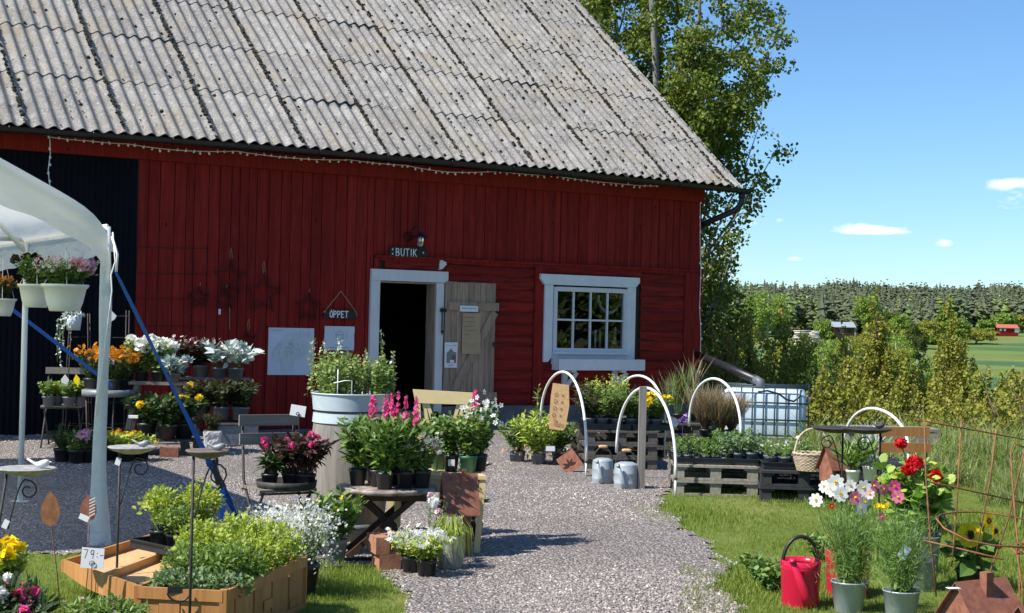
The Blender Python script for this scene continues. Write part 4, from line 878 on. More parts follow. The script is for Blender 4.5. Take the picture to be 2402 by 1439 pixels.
# a tree standing off to the right, seen only as the reflection in the window panes
t = thing('birch_tree', 'sunlit birch tree standing outside the picture to the right', 'tree', (11.2, 16.8, 0)); m1 = MB(); m2 = MB(); m1.tube([(0, 0, 0), (.1, 0, 2), (0, .1, 5)], [.14, .1, .03], 8)
for i in range(60): c = (rng.normal(0, 1.4), rng.normal(0, 1.2), rng.uniform(1.0, 5.4)); spray(m2, c, (.5, .5, .4), 60, .11)
part('trunk', m1, MT['bark'], t); part('crown', m2, MT['decid'], t)
mb = MB()
for i in range(700):
    Y_ = rng.uniform(-18, 16); x_ = 26 + rng.random() * 22; h = rng.uniform(7, 13); k = 26; f = rng.random(k); a = rng.random(k) * 6.28; r_ = 1.9 * (1 - f) + .2
    mb.scat(T4, np.stack([x_ + r_ * np.cos(a) * .6, Y_ + r_ * np.sin(a) * .6, h * (.05 + .95 * f)], 1), np.stack([np.cos(a), np.sin(a), np.full(k, -.2)], 1), rng.normal(0, .4, (k, 3)) + [0, 0, 1], 1.5, 0, sw=.8)
struct('wood_edge', mb, MT['conifer'], 'stuff')
# ---- far wood on the hillside
MT['fardecid'] = ML('far_broadleaf', [(.17, .24, .05), (.22, .29, .065), (.13, .19, .045)], .1)
mb = MB(); N = 3400
yy = 620 + rng.random(N) ** .9 * 440; xx = yy * rng.uniform(.115, .375, N); ok = ~((xx / yy > .285) & (yy < 770)); xx, yy = xx[ok], yy[ok]; zz = land_h(xx, yy); hh = rng.uniform(11, 17, len(xx)) + 3 * np.sin(xx * .09) * np.sin(xx * .031 + 1) + 3.0 * (rng.random(len(xx)) < .12); pine = rng.random(len(xx)) < .68
for i in range(len(xx)):
    c0 = np.array([xx[i], yy[i], zz[i]]); h = hh[i]
    mi_ = 1 if (rng.random() < .10 + .25 * max(0, sin(xx[i] * .06 + 1)) and yy[i] < 800) else 0
    if not pine[i] and not mi_:
        for k in range(6):
            f = k / 6; zb_, zt_ = h * (.08 + .80 * f), h * min(1.0, .34 + .80 * f); r_ = 3.9 * (1 - f) ** .8 + .4; n_ = 9; a = np.arange(n_) * 2 * pi / n_ + rng.random(); rr_ = r_ * rng.uniform(.6, 1.15, n_)
            V = np.concatenate([np.stack([rr_ * np.cos(a), rr_ * np.sin(a), zb_ - .12 * h * (rr_ / 3) * rng.random(n_)], 1), [[rng.normal(0, .15), 0, zt_]]]) + c0
            mb.add(V, np.stack([np.arange(n_), (np.arange(n_) + 1) % n_, np.full(n_, n_)], 1), 0)
    else:
        for k in range(8):
            f = k / 7; r_ = 3.3 * sqrt(max(.10, 1 - (2 * f - .8) ** 2)); cc_ = c0 + [rng.normal(0, r_ * .45), rng.normal(0, r_ * .45), h * (.30 + .64 * f)]; q_ = r_ * rng.uniform(.6, .85)
            n_ = 7; a = np.arange(n_) * 2 * pi / n_ + rng.random(); ra = q_ * rng.uniform(.7, 1.2, n_)
            V = np.concatenate([np.stack([ra * np.cos(a), ra * np.sin(a), rng.normal(0, .25, n_)], 1), [[0, 0, q_ * .75], [0, 0, -q_ * .5]]]) + cc_; i0 = np.arange(n_)
            mb.add(V, np.concatenate([np.stack([i0, (i0 + 1) % n_, np.full(n_, n_)], 1), np.stack([(i0 + 1) % n_, i0, np.full(n_, n_ + 1)], 1)]), mi_)
struct('distant_wood', mb, [MT['conifer'], MT['fardecid']], 'stuff')
def dtree(px, pt, pb, w_px, Y, mat, label, group=None):
    p = AT(px, pb, Y); z = float(land_h(p.x, Y)); h = AT(px, pt, Y).z - z; R_ = w_px / F * Y / 2
    t = thing('broadleaf_tree', label, 'tree', (p.x, Y, z), 0, group); a_ = MB(); b_ = MB(); a_.tube([(0, 0, 0), (.2, 0, h * .4), (0, 0, h * .85)], [.5, .35, .1], 6)
    for i in range(46):
        d = nrm(rng.normal(0, 1, 3)); f = rng.random() ** .5; c = (d[0] * R_ * .8 * f, d[1] * R_ * .8 * f, h * .56 + d[2] * h * .38 * f)
        spray(b_, c, (R_ * .28, R_ * .28, h * .09), 75, .85 * Y / 600, T=T4)
    part('trunk', a_, MT['bark'], t); part('crown', b_, MT[mat], t)
dtree(1800, 668, 790, 120, 560, 'decid', 'light green round tree left of the sheet roofed shed'); dtree(1765, 690, 790, 80, 480, 'decid', 'light green bushy tree beside the timber stack')
dtree(2035, 680, 770, 95, 620, 'decid', 'bright green tree standing behind the shed'); dtree(1890, 690, 775, 60, 640, 'shrubd', 'dark blue green tree left of the shed')
dtree(2220, 715, 775, 60, 640, 'decid', 'bright green tree alone before the wood right of the shed'); dtree(2355, 732, 768, 70, 730, 'decid', 'round green tree behind the red roofed cottage')
dtree(2145, 755, 830, 60, 430, 'shrubd', 'dark green bush at the edge of the field'); dtree(1990, 730, 770, 60, 660, 'decid', 'pale green tree just behind the shed roof')
dtree(2090, 720, 780, 60, 600, 'shrubd', 'dull green tree right of the bright tree behind the shed'); dtree(2290, 770, 815, 110, 620, 'shrub', 'low olive scrub left of the red roofed cottage')
dtree(1860, 790, 830, 180, 400, 'shrub', 'low olive scrub at the near edge of the field'); dtree(2180, 790, 815, 80, 600, 'decid', 'low green scrub in the middle of the field')
for i, (px, pt, pb, wp, Y, mt_) in enumerate(((1935, 745, 790, 60, 560, 'decid'), (2060, 745, 800, 90, 520, 'shrub'), (2110, 735, 790, 70, 590, 'decid'), (2180, 745, 795, 70, 600, 'shrub'), (2250, 745, 790, 60, 610, 'decid'), (1700, 700, 800, 90, 430, 'decid'), (1740, 735, 810, 90, 380, 'shrub'), (2020, 775, 830, 90, 420, 'shrub'), (2240, 790, 840, 90, 430, 'shrub'), (2080, 790, 850, 110, 380, 'decid'), (1960, 790, 850, 110, 360, 'decid'), (2150, 765, 800, 90, 560, 'shrub'), (2310, 745, 785, 50, 700, 'decid'), (2398, 735, 775, 50, 735, 'shrub'))):
    dtree(px, pt, pb, wp, Y, mt_, 'rounded green scrub tree in the belt between the field and the wood', 'scrub trees below the wood')
for i, (px, pt, pb, wp, Y) in enumerate(((1850, 780, 880, 150, 170), (1930, 800, 880, 130, 190), (2010, 805, 880, 140, 160), (2085, 800, 890, 150, 180), (2150, 820, 890, 140, 150), (2215, 815, 885, 120, 200), (1990, 785, 850, 110, 260), (2100, 780, 850, 120, 280), (1900, 775, 845, 100, 300))):
    dtree(px, pt, pb, wp, Y, ('shrub', 'decid', 'shrubd')[i % 3], 'rounded scrub tree half hidden behind the young aspen shrubs', 'scrub trees behind the aspen shrubs')
def house(px, pb, wm, hm, Y, rh, roofm, wallm, name, label, cat):
    p = AT(px, pb, Y); t = thing(name, label, cat, p, .15); m_ = MB(); m_.box((0, 0, hm / 2 - 1), (wm, 5, hm + 2)); part('wall', m_, MT[wallm], t)
    r_ = MB(); r_.add([(-wm / 2 - .4, -3, hm), (wm / 2 + .4, -3, hm), (wm / 2 + .4, 0, hm + rh), (-wm / 2 - .4, 0, hm + rh), (wm / 2 + .4, 3, hm), (-wm / 2 - .4, 3, hm), (-wm / 2 - .4, -3, hm - .2), (wm / 2 + .4, -3, hm - .2)], [(0, 1, 2, 3), (3, 2, 4, 5), (6, 7, 1, 0), (0, 3, 5), (1, 4, 2)]); part('roof', r_, MT[roofm], t); return t
h_ = house(2358, 781, 10.6, 2.3, 700, 1.7, 'roofred', 'red', 'cottage', 'small red cottage with a red roof at the foot of the wood', 'house')
for dx in (-3.6, -1.5, 4.4): part('window' if dx < 4 else 'door', MB().box((dx, -2.55, 1.3), (1.1 if dx < 4 else 2.0, .12, 1.1 if dx < 4 else 2)), MT['white'], h_)
h_ = house(1975, 786, 8.0, 3.0, 560, 1.9, 'shedroof', 'darkw', 'shed', 'dark wooden shed with a pale metal roof beyond the shrubs', 'shed')
part('door', MB().box((-1, -2.55, 1.2), (1.4, .12, 2.0)), MT['greyw'], h_); part('window', MB().box((2, -2.55, 1.5), (1.0, .12, .8)), MT['dark'], h_)
def logpile(px0, px1, py0, py1, Y, label):
    a = AT(px0, py1, Y); b = AT(px1, py0, Y); t = MB(); z = a.z - 3; r = .28
    while z < b.z:
        x = a.x + rng.uniform(0, 1.2)
        while x < b.x: L = rng.uniform(4, 6); t.tube([(x - a.x, rng.uniform(-.3, .3), z - a.z), (min(x + L, b.x + 1) - a.x, rng.uniform(-.3, .3), z - a.z + rng.uniform(-.2, .2))], r, 6); x += L + .1
        z += r * 1.9
    solo('timber_stack', t, MT['log'], label, 'log pile', a)
logpile(1640, 1758, 742, 774, 520, 'long stack of pale debarked timber glimpsed right of the barn corner'); logpile(1858, 1915, 777, 786, 480, 'low stack of pale timber left of the shed')
# ---------------------------------------------------------------- party tent on the left
TA = Vector((-.866, -.5, 0)); TBk = Vector((-.5, .866, 0)); TC = Vector((-2.79, 10.13, 0)); TW = 3.0; TLn = 6.3; EV = 2.22
tent = thing('party_tent', 'white party tent with tubular poles and a sagging fabric valance', 'tent', TC)
def tp_(a, b, z): return TA * a + TBk * b + Vector((0, 0, z))
PK = 3.25
def rake(a):       # roof height across the width, rounded at the eaves
    x = min(a, TW - a); return EV - .09 + .12 * (1 - math.exp(-x * 14)) + .50 * x - .06 * (x / 1.5) ** 6
mb = MB(); na, nb_ = 41, 31; V = []
for j in range(nb_):
    b = -.03 + (TLn + .03) * j / (nb_ - 1)
    for i in range(na):
        x = i / (na - 1) * 2 - 1; a = TW / 2 + (TW / 2 + .035) * (abs(x) ** .85) * (1 if x > 0 else -1)
        sag = -.05 * sin(pi * ((b / 2.52) % 1)) * sin(pi * min(1, max(0, min(a, TW - a) / 1.4))); V.append(tuple(tp_(a, b, rake(max(0, min(TW, a))) + sag)))
mb.add(V, [(j * na + i, j * na + i + 1, (j + 1) * na + i + 1, (j + 1) * na + i) for j in range(nb_ - 1) for i in range(na - 1)], 0, True)
part('canopy', mb, MT['tent'], tent)
def val(fn, n, seed):
    r = np.random.default_rng(seed); V = []; m_ = MB()
    for i in range(n):
        f = i / (n - 1); top, low = fn(f); q = low + Vector((0, 0, .018 * sin(f * 19) + .01 * sin(f * 47)))
        for k in range(5): p = top.lerp(q, k / 4); V.append(tuple(p + Vector((.5, -.86, 0)) * (.010 * sin(f * 23 + k) * k / 4)))
    m_.add(V, [(i * 5 + k, i * 5 + k + 1, (i + 1) * 5 + k + 1, (i + 1) * 5 + k) for i in range(n - 1) for k in range(4)], 0, True); return m_
part('gable_valance', val(lambda f: (tp_(f * TW, -.045, rake(f * TW) - .005), tp_(f * TW, -.05, rake(f * TW) - .27 - .02 * sin(pi * f))), 61, 1), MT['tent'], tent)
part('side_valance', val(lambda f: (tp_(-.045, f * TLn, EV - .07), tp_(-.055, f * TLn, EV - .20 - .05 * sin(pi * ((f * TLn / 2.52) % 1)))), 81, 2), MT['tent'], tent)
part('side_valance', val(lambda f: (tp_(TW + .05, f * TLn, EV), tp_(TW + .055, f * TLn, EV - .26)), 61, 3), MT['tent'], tent)
for b in (0, 2.52, 5.04):
    for a in (0, TW):
        p0 = tp_(a, b, 0); p1 = tp_(a, b, EV - .03)
        pl = part('pole', MB().tube([tuple(p0), tuple(p1)], .024 if b else .030, 12).tube([tuple(p0 + Vector((0, 0, EV - .5))), tuple(p0 + Vector((0, 0, EV - .42)))], .031, 12).box(tuple(p0 + Vector((0, 0, .01))), (.14, .10, .012)), MT['pvc'], tent)
    part('rafter', MB().tube([tuple(tp_(a, b, rake(a) - .05)) for a in np.linspace(0, TW, 15)], .02, 8), MT['pvc'], tent)
    part('cross_bar', MB().tube([tuple(tp_(0, b + .03, EV - .03)), tuple(tp_(TW, b + .03, EV - .03))], .018, 8) if b else MB().tube([tuple(tp_(0.02, .02, EV - .05)), tuple(tp_(.2, .02, EV + .08))], .018, 8), MT['pvc'], tent)
for a in (0, TW): part('eave_bar', MB().tube([tuple(tp_(a, 0, EV - .03)), tuple(tp_(a, TLn, EV - .03))], .019, 8), MT['pvc'], tent)
# loose corner flap wrapped down the front pole
mb = MB(); V = []; n = 26; m_ = 9
for j in range(n):
    f = j / (n - 1); z = 2.0 * (1 - f) + .03; wd_ = .036 + .008 * sin(f * 8) ** 2 + (.038 * max(0, f - .6) / .4); cx = .01 * sin(f * 6) + .03 * max(0, f - .6)
    for i in range(m_): a = pi + pi * 1.15 * i / (m_ - 1); V.append((cx + wd_ * cos(a), wd_ * .7 * sin(a) - .01, z + .015 * sin(i * 2 + f * 5)))
mb.add(V, [(j * m_ + i, j * m_ + i + 1, (j + 1) * m_ + i + 1, (j + 1) * m_ + i) for j in range(n - 1) for i in range(m_ - 1)], 0, True)
part('corner_flap', mb, MT['tent'], tent)
part('tie_cord', MB().tube([(.06, -.06, 2.15), (.085, -.07, 1.95), (.06, -.075, 1.86), (.07, -.08, 1.75), (.02, -.06, 1.3), (-.02, -.055, .9)], .005, 5).tube([(.055, -.06, 2.12), (.10, -.075, 2.0), (.095, -.075, 1.88)], .009, 5), MT['pvc'], tent)
# ratchet straps
s0 = TC + Vector((.045, .0, 1.93)); s1 = G(556, 1216); d_ = (s1 - s0).normalized()
t = thing('ratchet_strap', 'blue ratchet strap running from the tent corner down to the gravel', 'strap', s1); mb = MB(); V = []; n = 30; bk = s0.lerp(s1, .80)
for i in range(n):
    f = i / (n - 1); p = s0.lerp(bk, f) - s1; wv = Vector((1, .25, .35)).normalized() * (.008 + .012 * f + .003 * sin(f * 9)); V += [tuple(p - wv), tuple(p + wv)]
mb.add(V, [(2 * i, 2 * i + 1, 2 * i + 3, 2 * i + 2) for i in range(n - 1)], 0, True)
V = []
for i in range(10): f = i / 9; p = (bk + Vector((.03, 0, -.05))).lerp(s1, f) - s1; wv = Vector((.9, .3, .3)) * (.022 + .006 * sin(f * 5)); V += [tuple(p - wv), tuple(p + wv)]
mb.add(V, [(2 * i, 2 * i + 1, 2 * i + 3, 2 * i + 2) for i in range(9)], 0, True)
q = bk - s1; V = []
for i in range(8): f = i / 7; p = q + Vector((.06, -.02, -.06)) + Vector((.02, 0, -.42)) * f; V += [tuple(p - Vector((.02, 0, 0))), tuple(p + Vector((.02, 0, .01)))]
mb.add(V, [(2 * i, 2 * i + 1, 2 * i + 3, 2 * i + 2) for i in range(7)], 0, True)
part('webbing', mb, MT['strap'], t); mb = MB(); mb.beam(q + Vector((-.02, 0, .10)), q + Vector((.05, 0, -.12)), .05, .04); mb.tube([tuple(q + Vector((-.02 + .04 * cos(a), -.01, .09 + .05 * sin(a)))) for a in np.linspace(0, 6.28, 14)[:-1]], .010, 6, closed=True); mb.beam(q + Vector((0, -.03, .05)), q + Vector((.09, -.03, -.10)), .03, .015); part('ratchet', mb, MT['blackp'], t)
a = tp_(0, 5.04, 1.9) + TC; b = AT(262, 905, 15.9); t = MB(); V = []
for i in range(12): f = i / 11; p = a.lerp(b, f) - a; V += [tuple(p - Vector((0, 0, .02))), tuple(p + Vector((.01, 0, .02)))]
t.add(V, [(2 * i, 2 * i + 1, 2 * i + 3, 2 * i + 2) for i in range(11)], 0, True); solo('tension_strap', t, MT['strap'], 'second blue strap, shaded against the black wall behind the tent', 'strap', a)

# hanging baskets under the tent
def hanging(px, py, Y, r, h, label, build, flowers, leaf, topz=2.05):
    p = AT(px, py, Y); t = thing('hanging_basket', label, 'hanging plant', p, 0, 'baskets hung under the tent'); m_ = MB()
    m_.lathe([(r * .62, 0), (r * .66, .006), (r * .80, h * .35), (r * .93, h * .84), (r * .98, h * .86), (r * 1.04, h * .93), (r * 1.05, h), (r * .98, h), (r * .93, h * .86)], 28, capb=True); part('pot', m_, MT['pvc'], t); part('soil', soil(r, h), MT['soil'], t)
    H_ = MB(); hz = topz - p.z
    for k in range(3): a = k * 2.09 + .9; H_.tube([(r * cos(a), r * sin(a), h), (.01 * cos(a), .01 * sin(a), hz)], .0028, 4)
    H_.tube([(0, 0, hz), (0, 0, hz + .04), (.02, 0, hz + .06)], .004, 5); part('hanger', H_, MT['pvc'], t)
    fo = MB(); tips = build(fo, h * .9); part('foliage', fo, [MT[leaf], MT['stem']], t)
    for nm, mats, fn in flowers: m_ = MB(); fn(m_, tips); part(nm, m_, [MT[q] for q in mats], t)
hanging(83, 722, 11.7, .135, .185, 'rear white hanging basket, partly hidden by the front one', lambda m, z: stems(m, 34, .26, .17, .07, z, .055, .45, 12, .1), [('dark_blossom', ['rustd'], petal_balls(.035, 5, .03))], 'green')
hanging(151, 731, 10.9, .165, .20, 'front white hanging basket with pink and cream flowers', lambda m, z: stems(m, 60, .20, .24, .10, z, .055, .5, 12, .1), [('blossom', ['blush'], blooms(F5, .016, 150, rs=.025)), ('rosy_blossom', ['pinkl'], lambda m, tp: petal_balls(.035, 9, .026)(m, tp[tp[:, 0] > .06]))], 'green')
hanging(3, 742, 12.6, .12, .15, 'orange flowered pot hanging at the left picture edge', lambda m, z: stems(m, 30, .20, .13, .05, z, .05, .45, 12, .1), [('blossom', ['orange'], blooms(F5, .016, 60, rs=.02))], 'dkgreen')

# ---------------------------------------------------------------- furniture builders
def table_round(p, r, h, top, leg, label, name='round_table', style='x', rz=0, group=None):
    t = thing(name, label, 'table', p, rz, group); m_ = MB()
    if style == 'zinc': m_.lathe([(.001, h - .012), (r - .01, h - .012), (r, h - .07), (r + .004, h - .07), (r + .004, h), (r - .01, h + .004), (.001, h - .004)], 36)
    else:
        k = 40; m_.lathe([(.001, h - .03), (r * .96, h - .032), (r, h - .022), (r * 1.0, h - .004), (r * .985, h), (.001, h)], k, wob=lambda A, z: 1 + .006 * sin(A * 9) + .006 * sin(A * 17 + z * 40))
    part('tabletop', m_, MT[top], t)
    if style == 'x':
        for s in (-1, 1):
            part('leg', MB().beam((-.26, .16 * s, .012), (.20, .16 * s, h - .05), .035, .05, (0, 1, 0)), MT[leg], t); part('leg', MB().beam((.26, .12 * s, .012), (-.20, .12 * s, h - .05), .035, .05, (0, 1, 0)), MT[leg], t)
        part('rail', MB().box((0, -.2, h - .055), (.56, .035, .045)).box((0, .2, h - .055), (.56, .035, .045)).box((-.15, 0, h - .055), (.05, .44, .045)).box((.15, 0, h - .055), (.05, .44, .045)).box((0, 0, h * .5), (.03, .3, .03)), MT[leg], t)
    else:
        for k in range(4): a = k * pi / 2 + .5; part('leg', MB().tube([((r - .04) * cos(a), (r - .04) * sin(a), h - .05), ((r - .06) * cos(a), (r - .06) * sin(a), h * .4), ((r + .0) * cos(a), (r + .0) * sin(a), .0)], .010, 6), MT[leg], t)
        part('ring', MB().tube([((r - .06) * cos(a), (r - .06) * sin(a), h * .38) for a in np.linspace(0, 6.28, 20)[:-1]], .007, 5, closed=True), MT[leg], t)
    return t
def folding_chair(p, rz, label, wd=.42, sh=.45, bh=.90, slat='greyw', frame='iron', group=None, nsl=2):
    t = thing('folding_chair', label, 'chair', p, rz, group)     # faces -y; local x is the width
    for s in (-1, 1):
        x = s * wd / 2 * .92
        part('leg', MB().tube([(x, .22, bh), (x, .16, sh + .04), (x, -.05, sh * .55), (x, -.25, .0)], .010, 7), MT[frame], t, label=None)
        part('leg', MB().tube([(x * .9, -.20, sh - .01), (x * .9, .0, sh * .5), (x * .9, .24, 0)], .010, 7), MT[frame], t)
    for k in range(nsl): part('backrest', MB().box((0, .212 - .02 * k - .018, bh - .03 - .125 * k), (wd + .03, .018, .075)), MT[slat], t)
    m_ = MB()
    for k in range(6): m_.box((0, -.19 + k * .068, sh), (wd, .056, .018))
    part('seat', m_, MT[slat], t); part('rail', MB().tube([(-wd / 2, -.2, sh - .02), (wd / 2, -.2, sh - .02)], .008, 6).tube([(-wd / 2, .15, sh - .02), (wd / 2, .15, sh - .02)], .008, 6), MT[frame], t)
    return t
def tray(p, rz, w_, d, label, h=.05, mat='blackp', group=None, rows=0):
    t = thing('plant_tray', label, 'tray', p, rz, group); m_ = MB(); m_.box((0, 0, .004), (w_, d, .006))
    for s in (-1, 1): m_.box((s * w_ / 2, 0, h / 2), (.006, d + .006, h)); m_.box((0, s * d / 2, h / 2), (w_ - .006, .006, h)); m_.box((s * (w_ / 2 + .008), 0, h), (.022, d + .03, .005)); m_.box((0, s * (d / 2 + .008), h), (w_ - .008, .022, .005))
    part('tub', m_, MT[mat], t); return t
def pallet(p, rz, label, mat='pallet', w_=.8, l=1.2, group='wooden pallets'):
    t = thing('pallet', label, 'pallet', p, rz, group)           # local x = short side, y = long side; corner origin
    m_ = MB(); nb = 7
    for k in range(nb): y = .05 + (l - .1) * k / (nb - 1); m_.box((w_ / 2 + random.uniform(-.006, .006), y, .133), (w_, .12 if k % 2 == 0 else .095, .022))
    part('deck', m_, MT[mat], t)
    m_ = MB()
    for x in (.0725, w_ / 2, w_ - .0725): m_.box((x, l / 2, .1105), (.12, l - .012, .021))
    part('crosspiece', m_, MT[mat], t)
    for x in (.055, w_ / 2, w_ - .055):
        for y in (.052, l / 2, l - .052): part('block', MB().box((x, y, .061), (.10, .09, .077)), MT[mat], t)
    for y in (.05, l / 2, l - .05): part('skid', MB().box((w_ / 2, y, .0115), (w_ - .002, .10, .021)), MT[mat], t)
    return t

# ---------------------------------------------------------------- left display in front of the black wall
GC = 'potted plants on the left display'
def FP(px, py, Y):     # plan position of a pixel column at depth Y
    v = AT(px, py, Y); return v
c = FP(150, 945, 17.3); folding_chair((c.x, c.y, 0), .15, 'grey slatted folding chair before the black wall, mint pots on its seat', .46, .49, .92, 'greyw', 'iron', nsl=1)
for i, (px, lb) in enumerate(((114, 'mint in a grey pot, first from left on the shaded chair'), (133, 'mint in a grey pot, second from left on the shaded chair'), (162, 'mint in a grey pot, third from left on the shaded chair'), (189, 'mint in a grey pot, right end of the shaded chair'))):
    c = FP(px, 945, 17.05 + .12 * (i % 2)); pp('potted_mint', lb, (c.x, c.y, .50), .058, .095, 'greyp', 'herb' if i != 1 else 'lime', lambda m, z: stems(m, 20, .17, .10, .04, z, .045, .7, 8, .2), 'mint pots')
t = solo('plant_label', MB().prism([(-.03, 0), (-.045, .07), (0, .13), (.045, .07), (.03, 0)], .004), MT['paper'], 'white leaf shaped plant label among the mint pots', 'label', FP(152, 905, 17.0), .2)
t = solo('plant_label', MB().prism([(-.02, 0), (-.04, .07), (-.01, .13), (.035, .08), (.02, 0)], .004), MT['yel'], 'yellow striped plant label right of the white one among the mint', 'label', FP(180, 905, 17.0), -.1)
c = FP(255, 910, 16.7); table_round((c.x, c.y, 0), .29, .72, 'zincd', 'iron', 'small round metal table holding the orange flowers', style='zinc')
for px, dy, lb in ((215, .1, 'orange daisy pot behind the tent pole on the round metal table'), (262, -.08, 'orange daisy pot at the front of the round metal table'), (288, .12, 'orange daisy pot at the right of the round metal table')):
    c = FP(px, 905, 16.7 + dy); pp('potted_daisy', lb, (c.x, c.y, .724), .075, .10, 'blackp', 'dkgreen', lambda m, z: stems(m, 42, .30, .17, .05, z, .04, .4, 12, .05), 'orange daisies on the metal table', [('blossom', ['orange', 'brown'], blooms(F8, .024, 60, .5, 'brown', rs=.03))])
solo('plant_label', MB().box((0, 0, 0), (.055, .003, .075)), MT['paper'], 'white price tag stuck among the orange daisies', 'label', FP(262, 848, 16.5), .2)
# trestle stool with white geranium and silver leaves
c = FP(370, 890, 16.9); t = thing('trestle_stool', 'grey trestle stool with splayed legs under the white geraniums', 'stool', (c.x, c.y, 0), .1)
part('seat', MB().box((0, 0, .80), (.62, .28, .035)), MT['greyw'], t)
for sx in (-1, 1):
    for sy in (-1, 1): part('leg', MB().beam((sx * .34, sy * .20, 0), (sx * .22, sy * .07, .785), .035, .055, (1, 0, 0)), MT['greywz'], t)
    part('stretcher', MB().box((sx * .285, 0, .38), (.03, .24, .05)), MT['greyw'], t)
for px, dy, lb in ((332, 0, 'white geranium at the left end of the trestle stool'), (372, -.05, 'white geranium in the middle of the trestle stool')):
    c = FP(px, 885, 16.9 + dy); pp('potted_geranium', lb, (c.x, c.y, .82), .07, .10, 'blackp', 'herb', lambda m, z: stems(m, 44, .34, .17, .05, z, .05, .85, 11, .05, T=TR), 'white geraniums on the trestle stool', [('blossom', ['whitef'], petal_balls(.045, 11, .040))])
c = FP(408, 885, 16.8); pp('silver_ragwort', 'silver leaved plant at the right end of the trestle stool', (c.x, c.y, .82), .07, .10, 'greyp', 'silver', lambda m, z: stems(m, 34, .22, .20, .05, z, .10, .45, 7, .15, up=.7), None)
# plank shelf by the wall: dark begonias and big white leaved plants
c = FP(505, 875, 18.9); t = thing('plank_shelf', 'weathered plank shelf by the red wall carrying white leaved plants', 'shelf', (c.x, c.y, 0), .25)
part('plank', MB().box((0, 0, .78), (.86, .26, .03)), MT['greyw'], t); part('plank', MB().box((.12, -.26, .27), (.80, .30, .03)), MT['palletd'], t)
for x in (-.36, .36): part('post', MB().box((x, .09, .38), (.05, .05, .76)), MT['palletd'], t)
for x in (-.22, .46): part('support', MB().box((x, -.26, .125), (.05, .26, .25)), MT['palletd'], t)
for px, pm, lm, lb, fl, dy in ((420, 'blackp', 'maroon', 'dark leaved begonia with pink blooms above the silver plant', 1, -.1), (472, 'greyp', 'maroon', 'dark leaved begonia in a grey pot on the upper shelf', 1, 0)):
    c = FP(px, 872, 18.8 + dy); pp('potted_begonia', lb, (c.x, c.y, .795), .085, .13, pm, lm, lambda m, z: stems(m, 26, .30, .20, .05, z, .09, .5, 9, .1, T=T8), 'dark begonias on the shelf', [('blossom', ['blush'], blooms(F5, .018, 22, rs=.03))])
for px, lb, s_ in ((515, 'large white leaved plant left on the upper shelf', .145), (553, 'white leaved plant at the right end of the upper shelf', .12)):
    c = FP(px, 872, 18.8); pp('silver_leaf_plant', lb, (c.x, c.y, .795), .08, .11, 'greyp', 'silver', lambda m, z: stems(m, 20, .27, .26, .05, z, s_, .55, 5, .25, T=T8, up=.9), 'white leaved plants on the shelf')
solo('price_tag', MB().box((0, 0, 0), (.11, .003, .07)), MT['paper'], 'small white price tag behind the white leaved plants', 'label', FP(549, 804, 19.0), .25)
DL = lambda m, z: stems(m, 34, .30, .19, .05, z, .085, .55, 9, .08, T=T8)
for i, (px, py, Y, z, pm, lb, ny) in enumerate(((472, 965, 18.5, .285, 'blackp', 'dark leaved dahlia with a yellow flower, left on the lower shelf', 2), (518, 968, 18.45, .285, 'greyp', 'dark leaved dahlia in the middle of the lower shelf', 0), (563, 972, 18.5, .285, 'greyp', 'dark leaved dahlia in a grey pot at the right end of the lower shelf', 0),
                                                (345, 1000, 16.6, .20, 'blackp', 'dahlia with cream buds at the left of the low black table', 1), (392, 1005, 16.5, .20, 'blackp', 'bushy dahlia in the middle of the low black table', 0), (432, 1000, 16.7, .20, 'blackp', 'tall dahlia with yellow flowers at the right of the low black table', 4))):
    c = FP(px, py, Y); pp('potted_dahlia', lb, (c.x, c.y, z), .09, .14, pm, 'dahlia' if i < 3 else 'dkgreen', DL, 'potted dahlias', [('blossom', ['yel'], petal_balls(.028, ny, .028, k=26))] if ny else None)
c = FP(395, 1018, 16.6); t = thing('low_table', 'low black plank table under the dahlias with the red block', 'table', (c.x, c.y, 0), .1); part('tabletop', MB().box((0, 0, .185), (.68, .34, .025)), MT['palletd'], t)
for x in (-.31, .31): part('leg', MB().box((x, 0, .085), (.04, .3, .17)), MT['palletd'], t)
solo('wood_block', MB().box((0, 0, .06), (.20, .10, .12)), MT['rust'], 'dark reddish wood block under the low black table', 'block', FP(398, 1045, 16.35).xy.to_3d(), .1)
c = FP(548, 1015, 18.2); t = thing('storage_box', 'grey metal box standing below the lower shelf by the wall', 'box', (c.x, c.y, 0), .3); part('body', MB().box((0, 0, .125), (.56, .3, .25)), MT['zincd'], t); part('rim', MB().box((0, 0, .252), (.59, .33, .012)), MT['palletd'], t)
# white relief pot
c = G(498, 1049); t = thing('potted_shrub', 'small dark leaved shrub in a white textured cube pot', 'potted plant', c, .2)
m_ = MB(); sg = 9
for s_ in range(4):
    a = s_ * pi / 2; ca, sa = cos(a), sin(a); V = []
    for j in range(sg):
        for i in range(sg):
            x = (i / (sg - 1) - .5); z = j / (sg - 1); w2 = .085 + .020 * z; y = -w2 - (.010 * rng.random() if 0 < i < sg - 1 and 0 < j < sg - 1 else 0); X_ = x * 2 * w2; V.append((X_ * ca - y * sa, X_ * sa + y * ca, z * .20))
    m_.add(V, [(j * sg + i, j * sg + i + 1, (j + 1) * sg + i + 1, (j + 1) * sg + i) for j in range(sg - 1) for i in range(sg - 1)])
part('pot', m_, MT['whitew'], t); part('soil', MB().box((0, 0, .18), (.17, .17, .01)), MT['soil'], t); m_ = MB(); stems(m_, 40, .26, .13, .05, .18, .032, .6, 14, .1); part('foliage', m_, [MT['dahlia'], MT['stemd']], t)
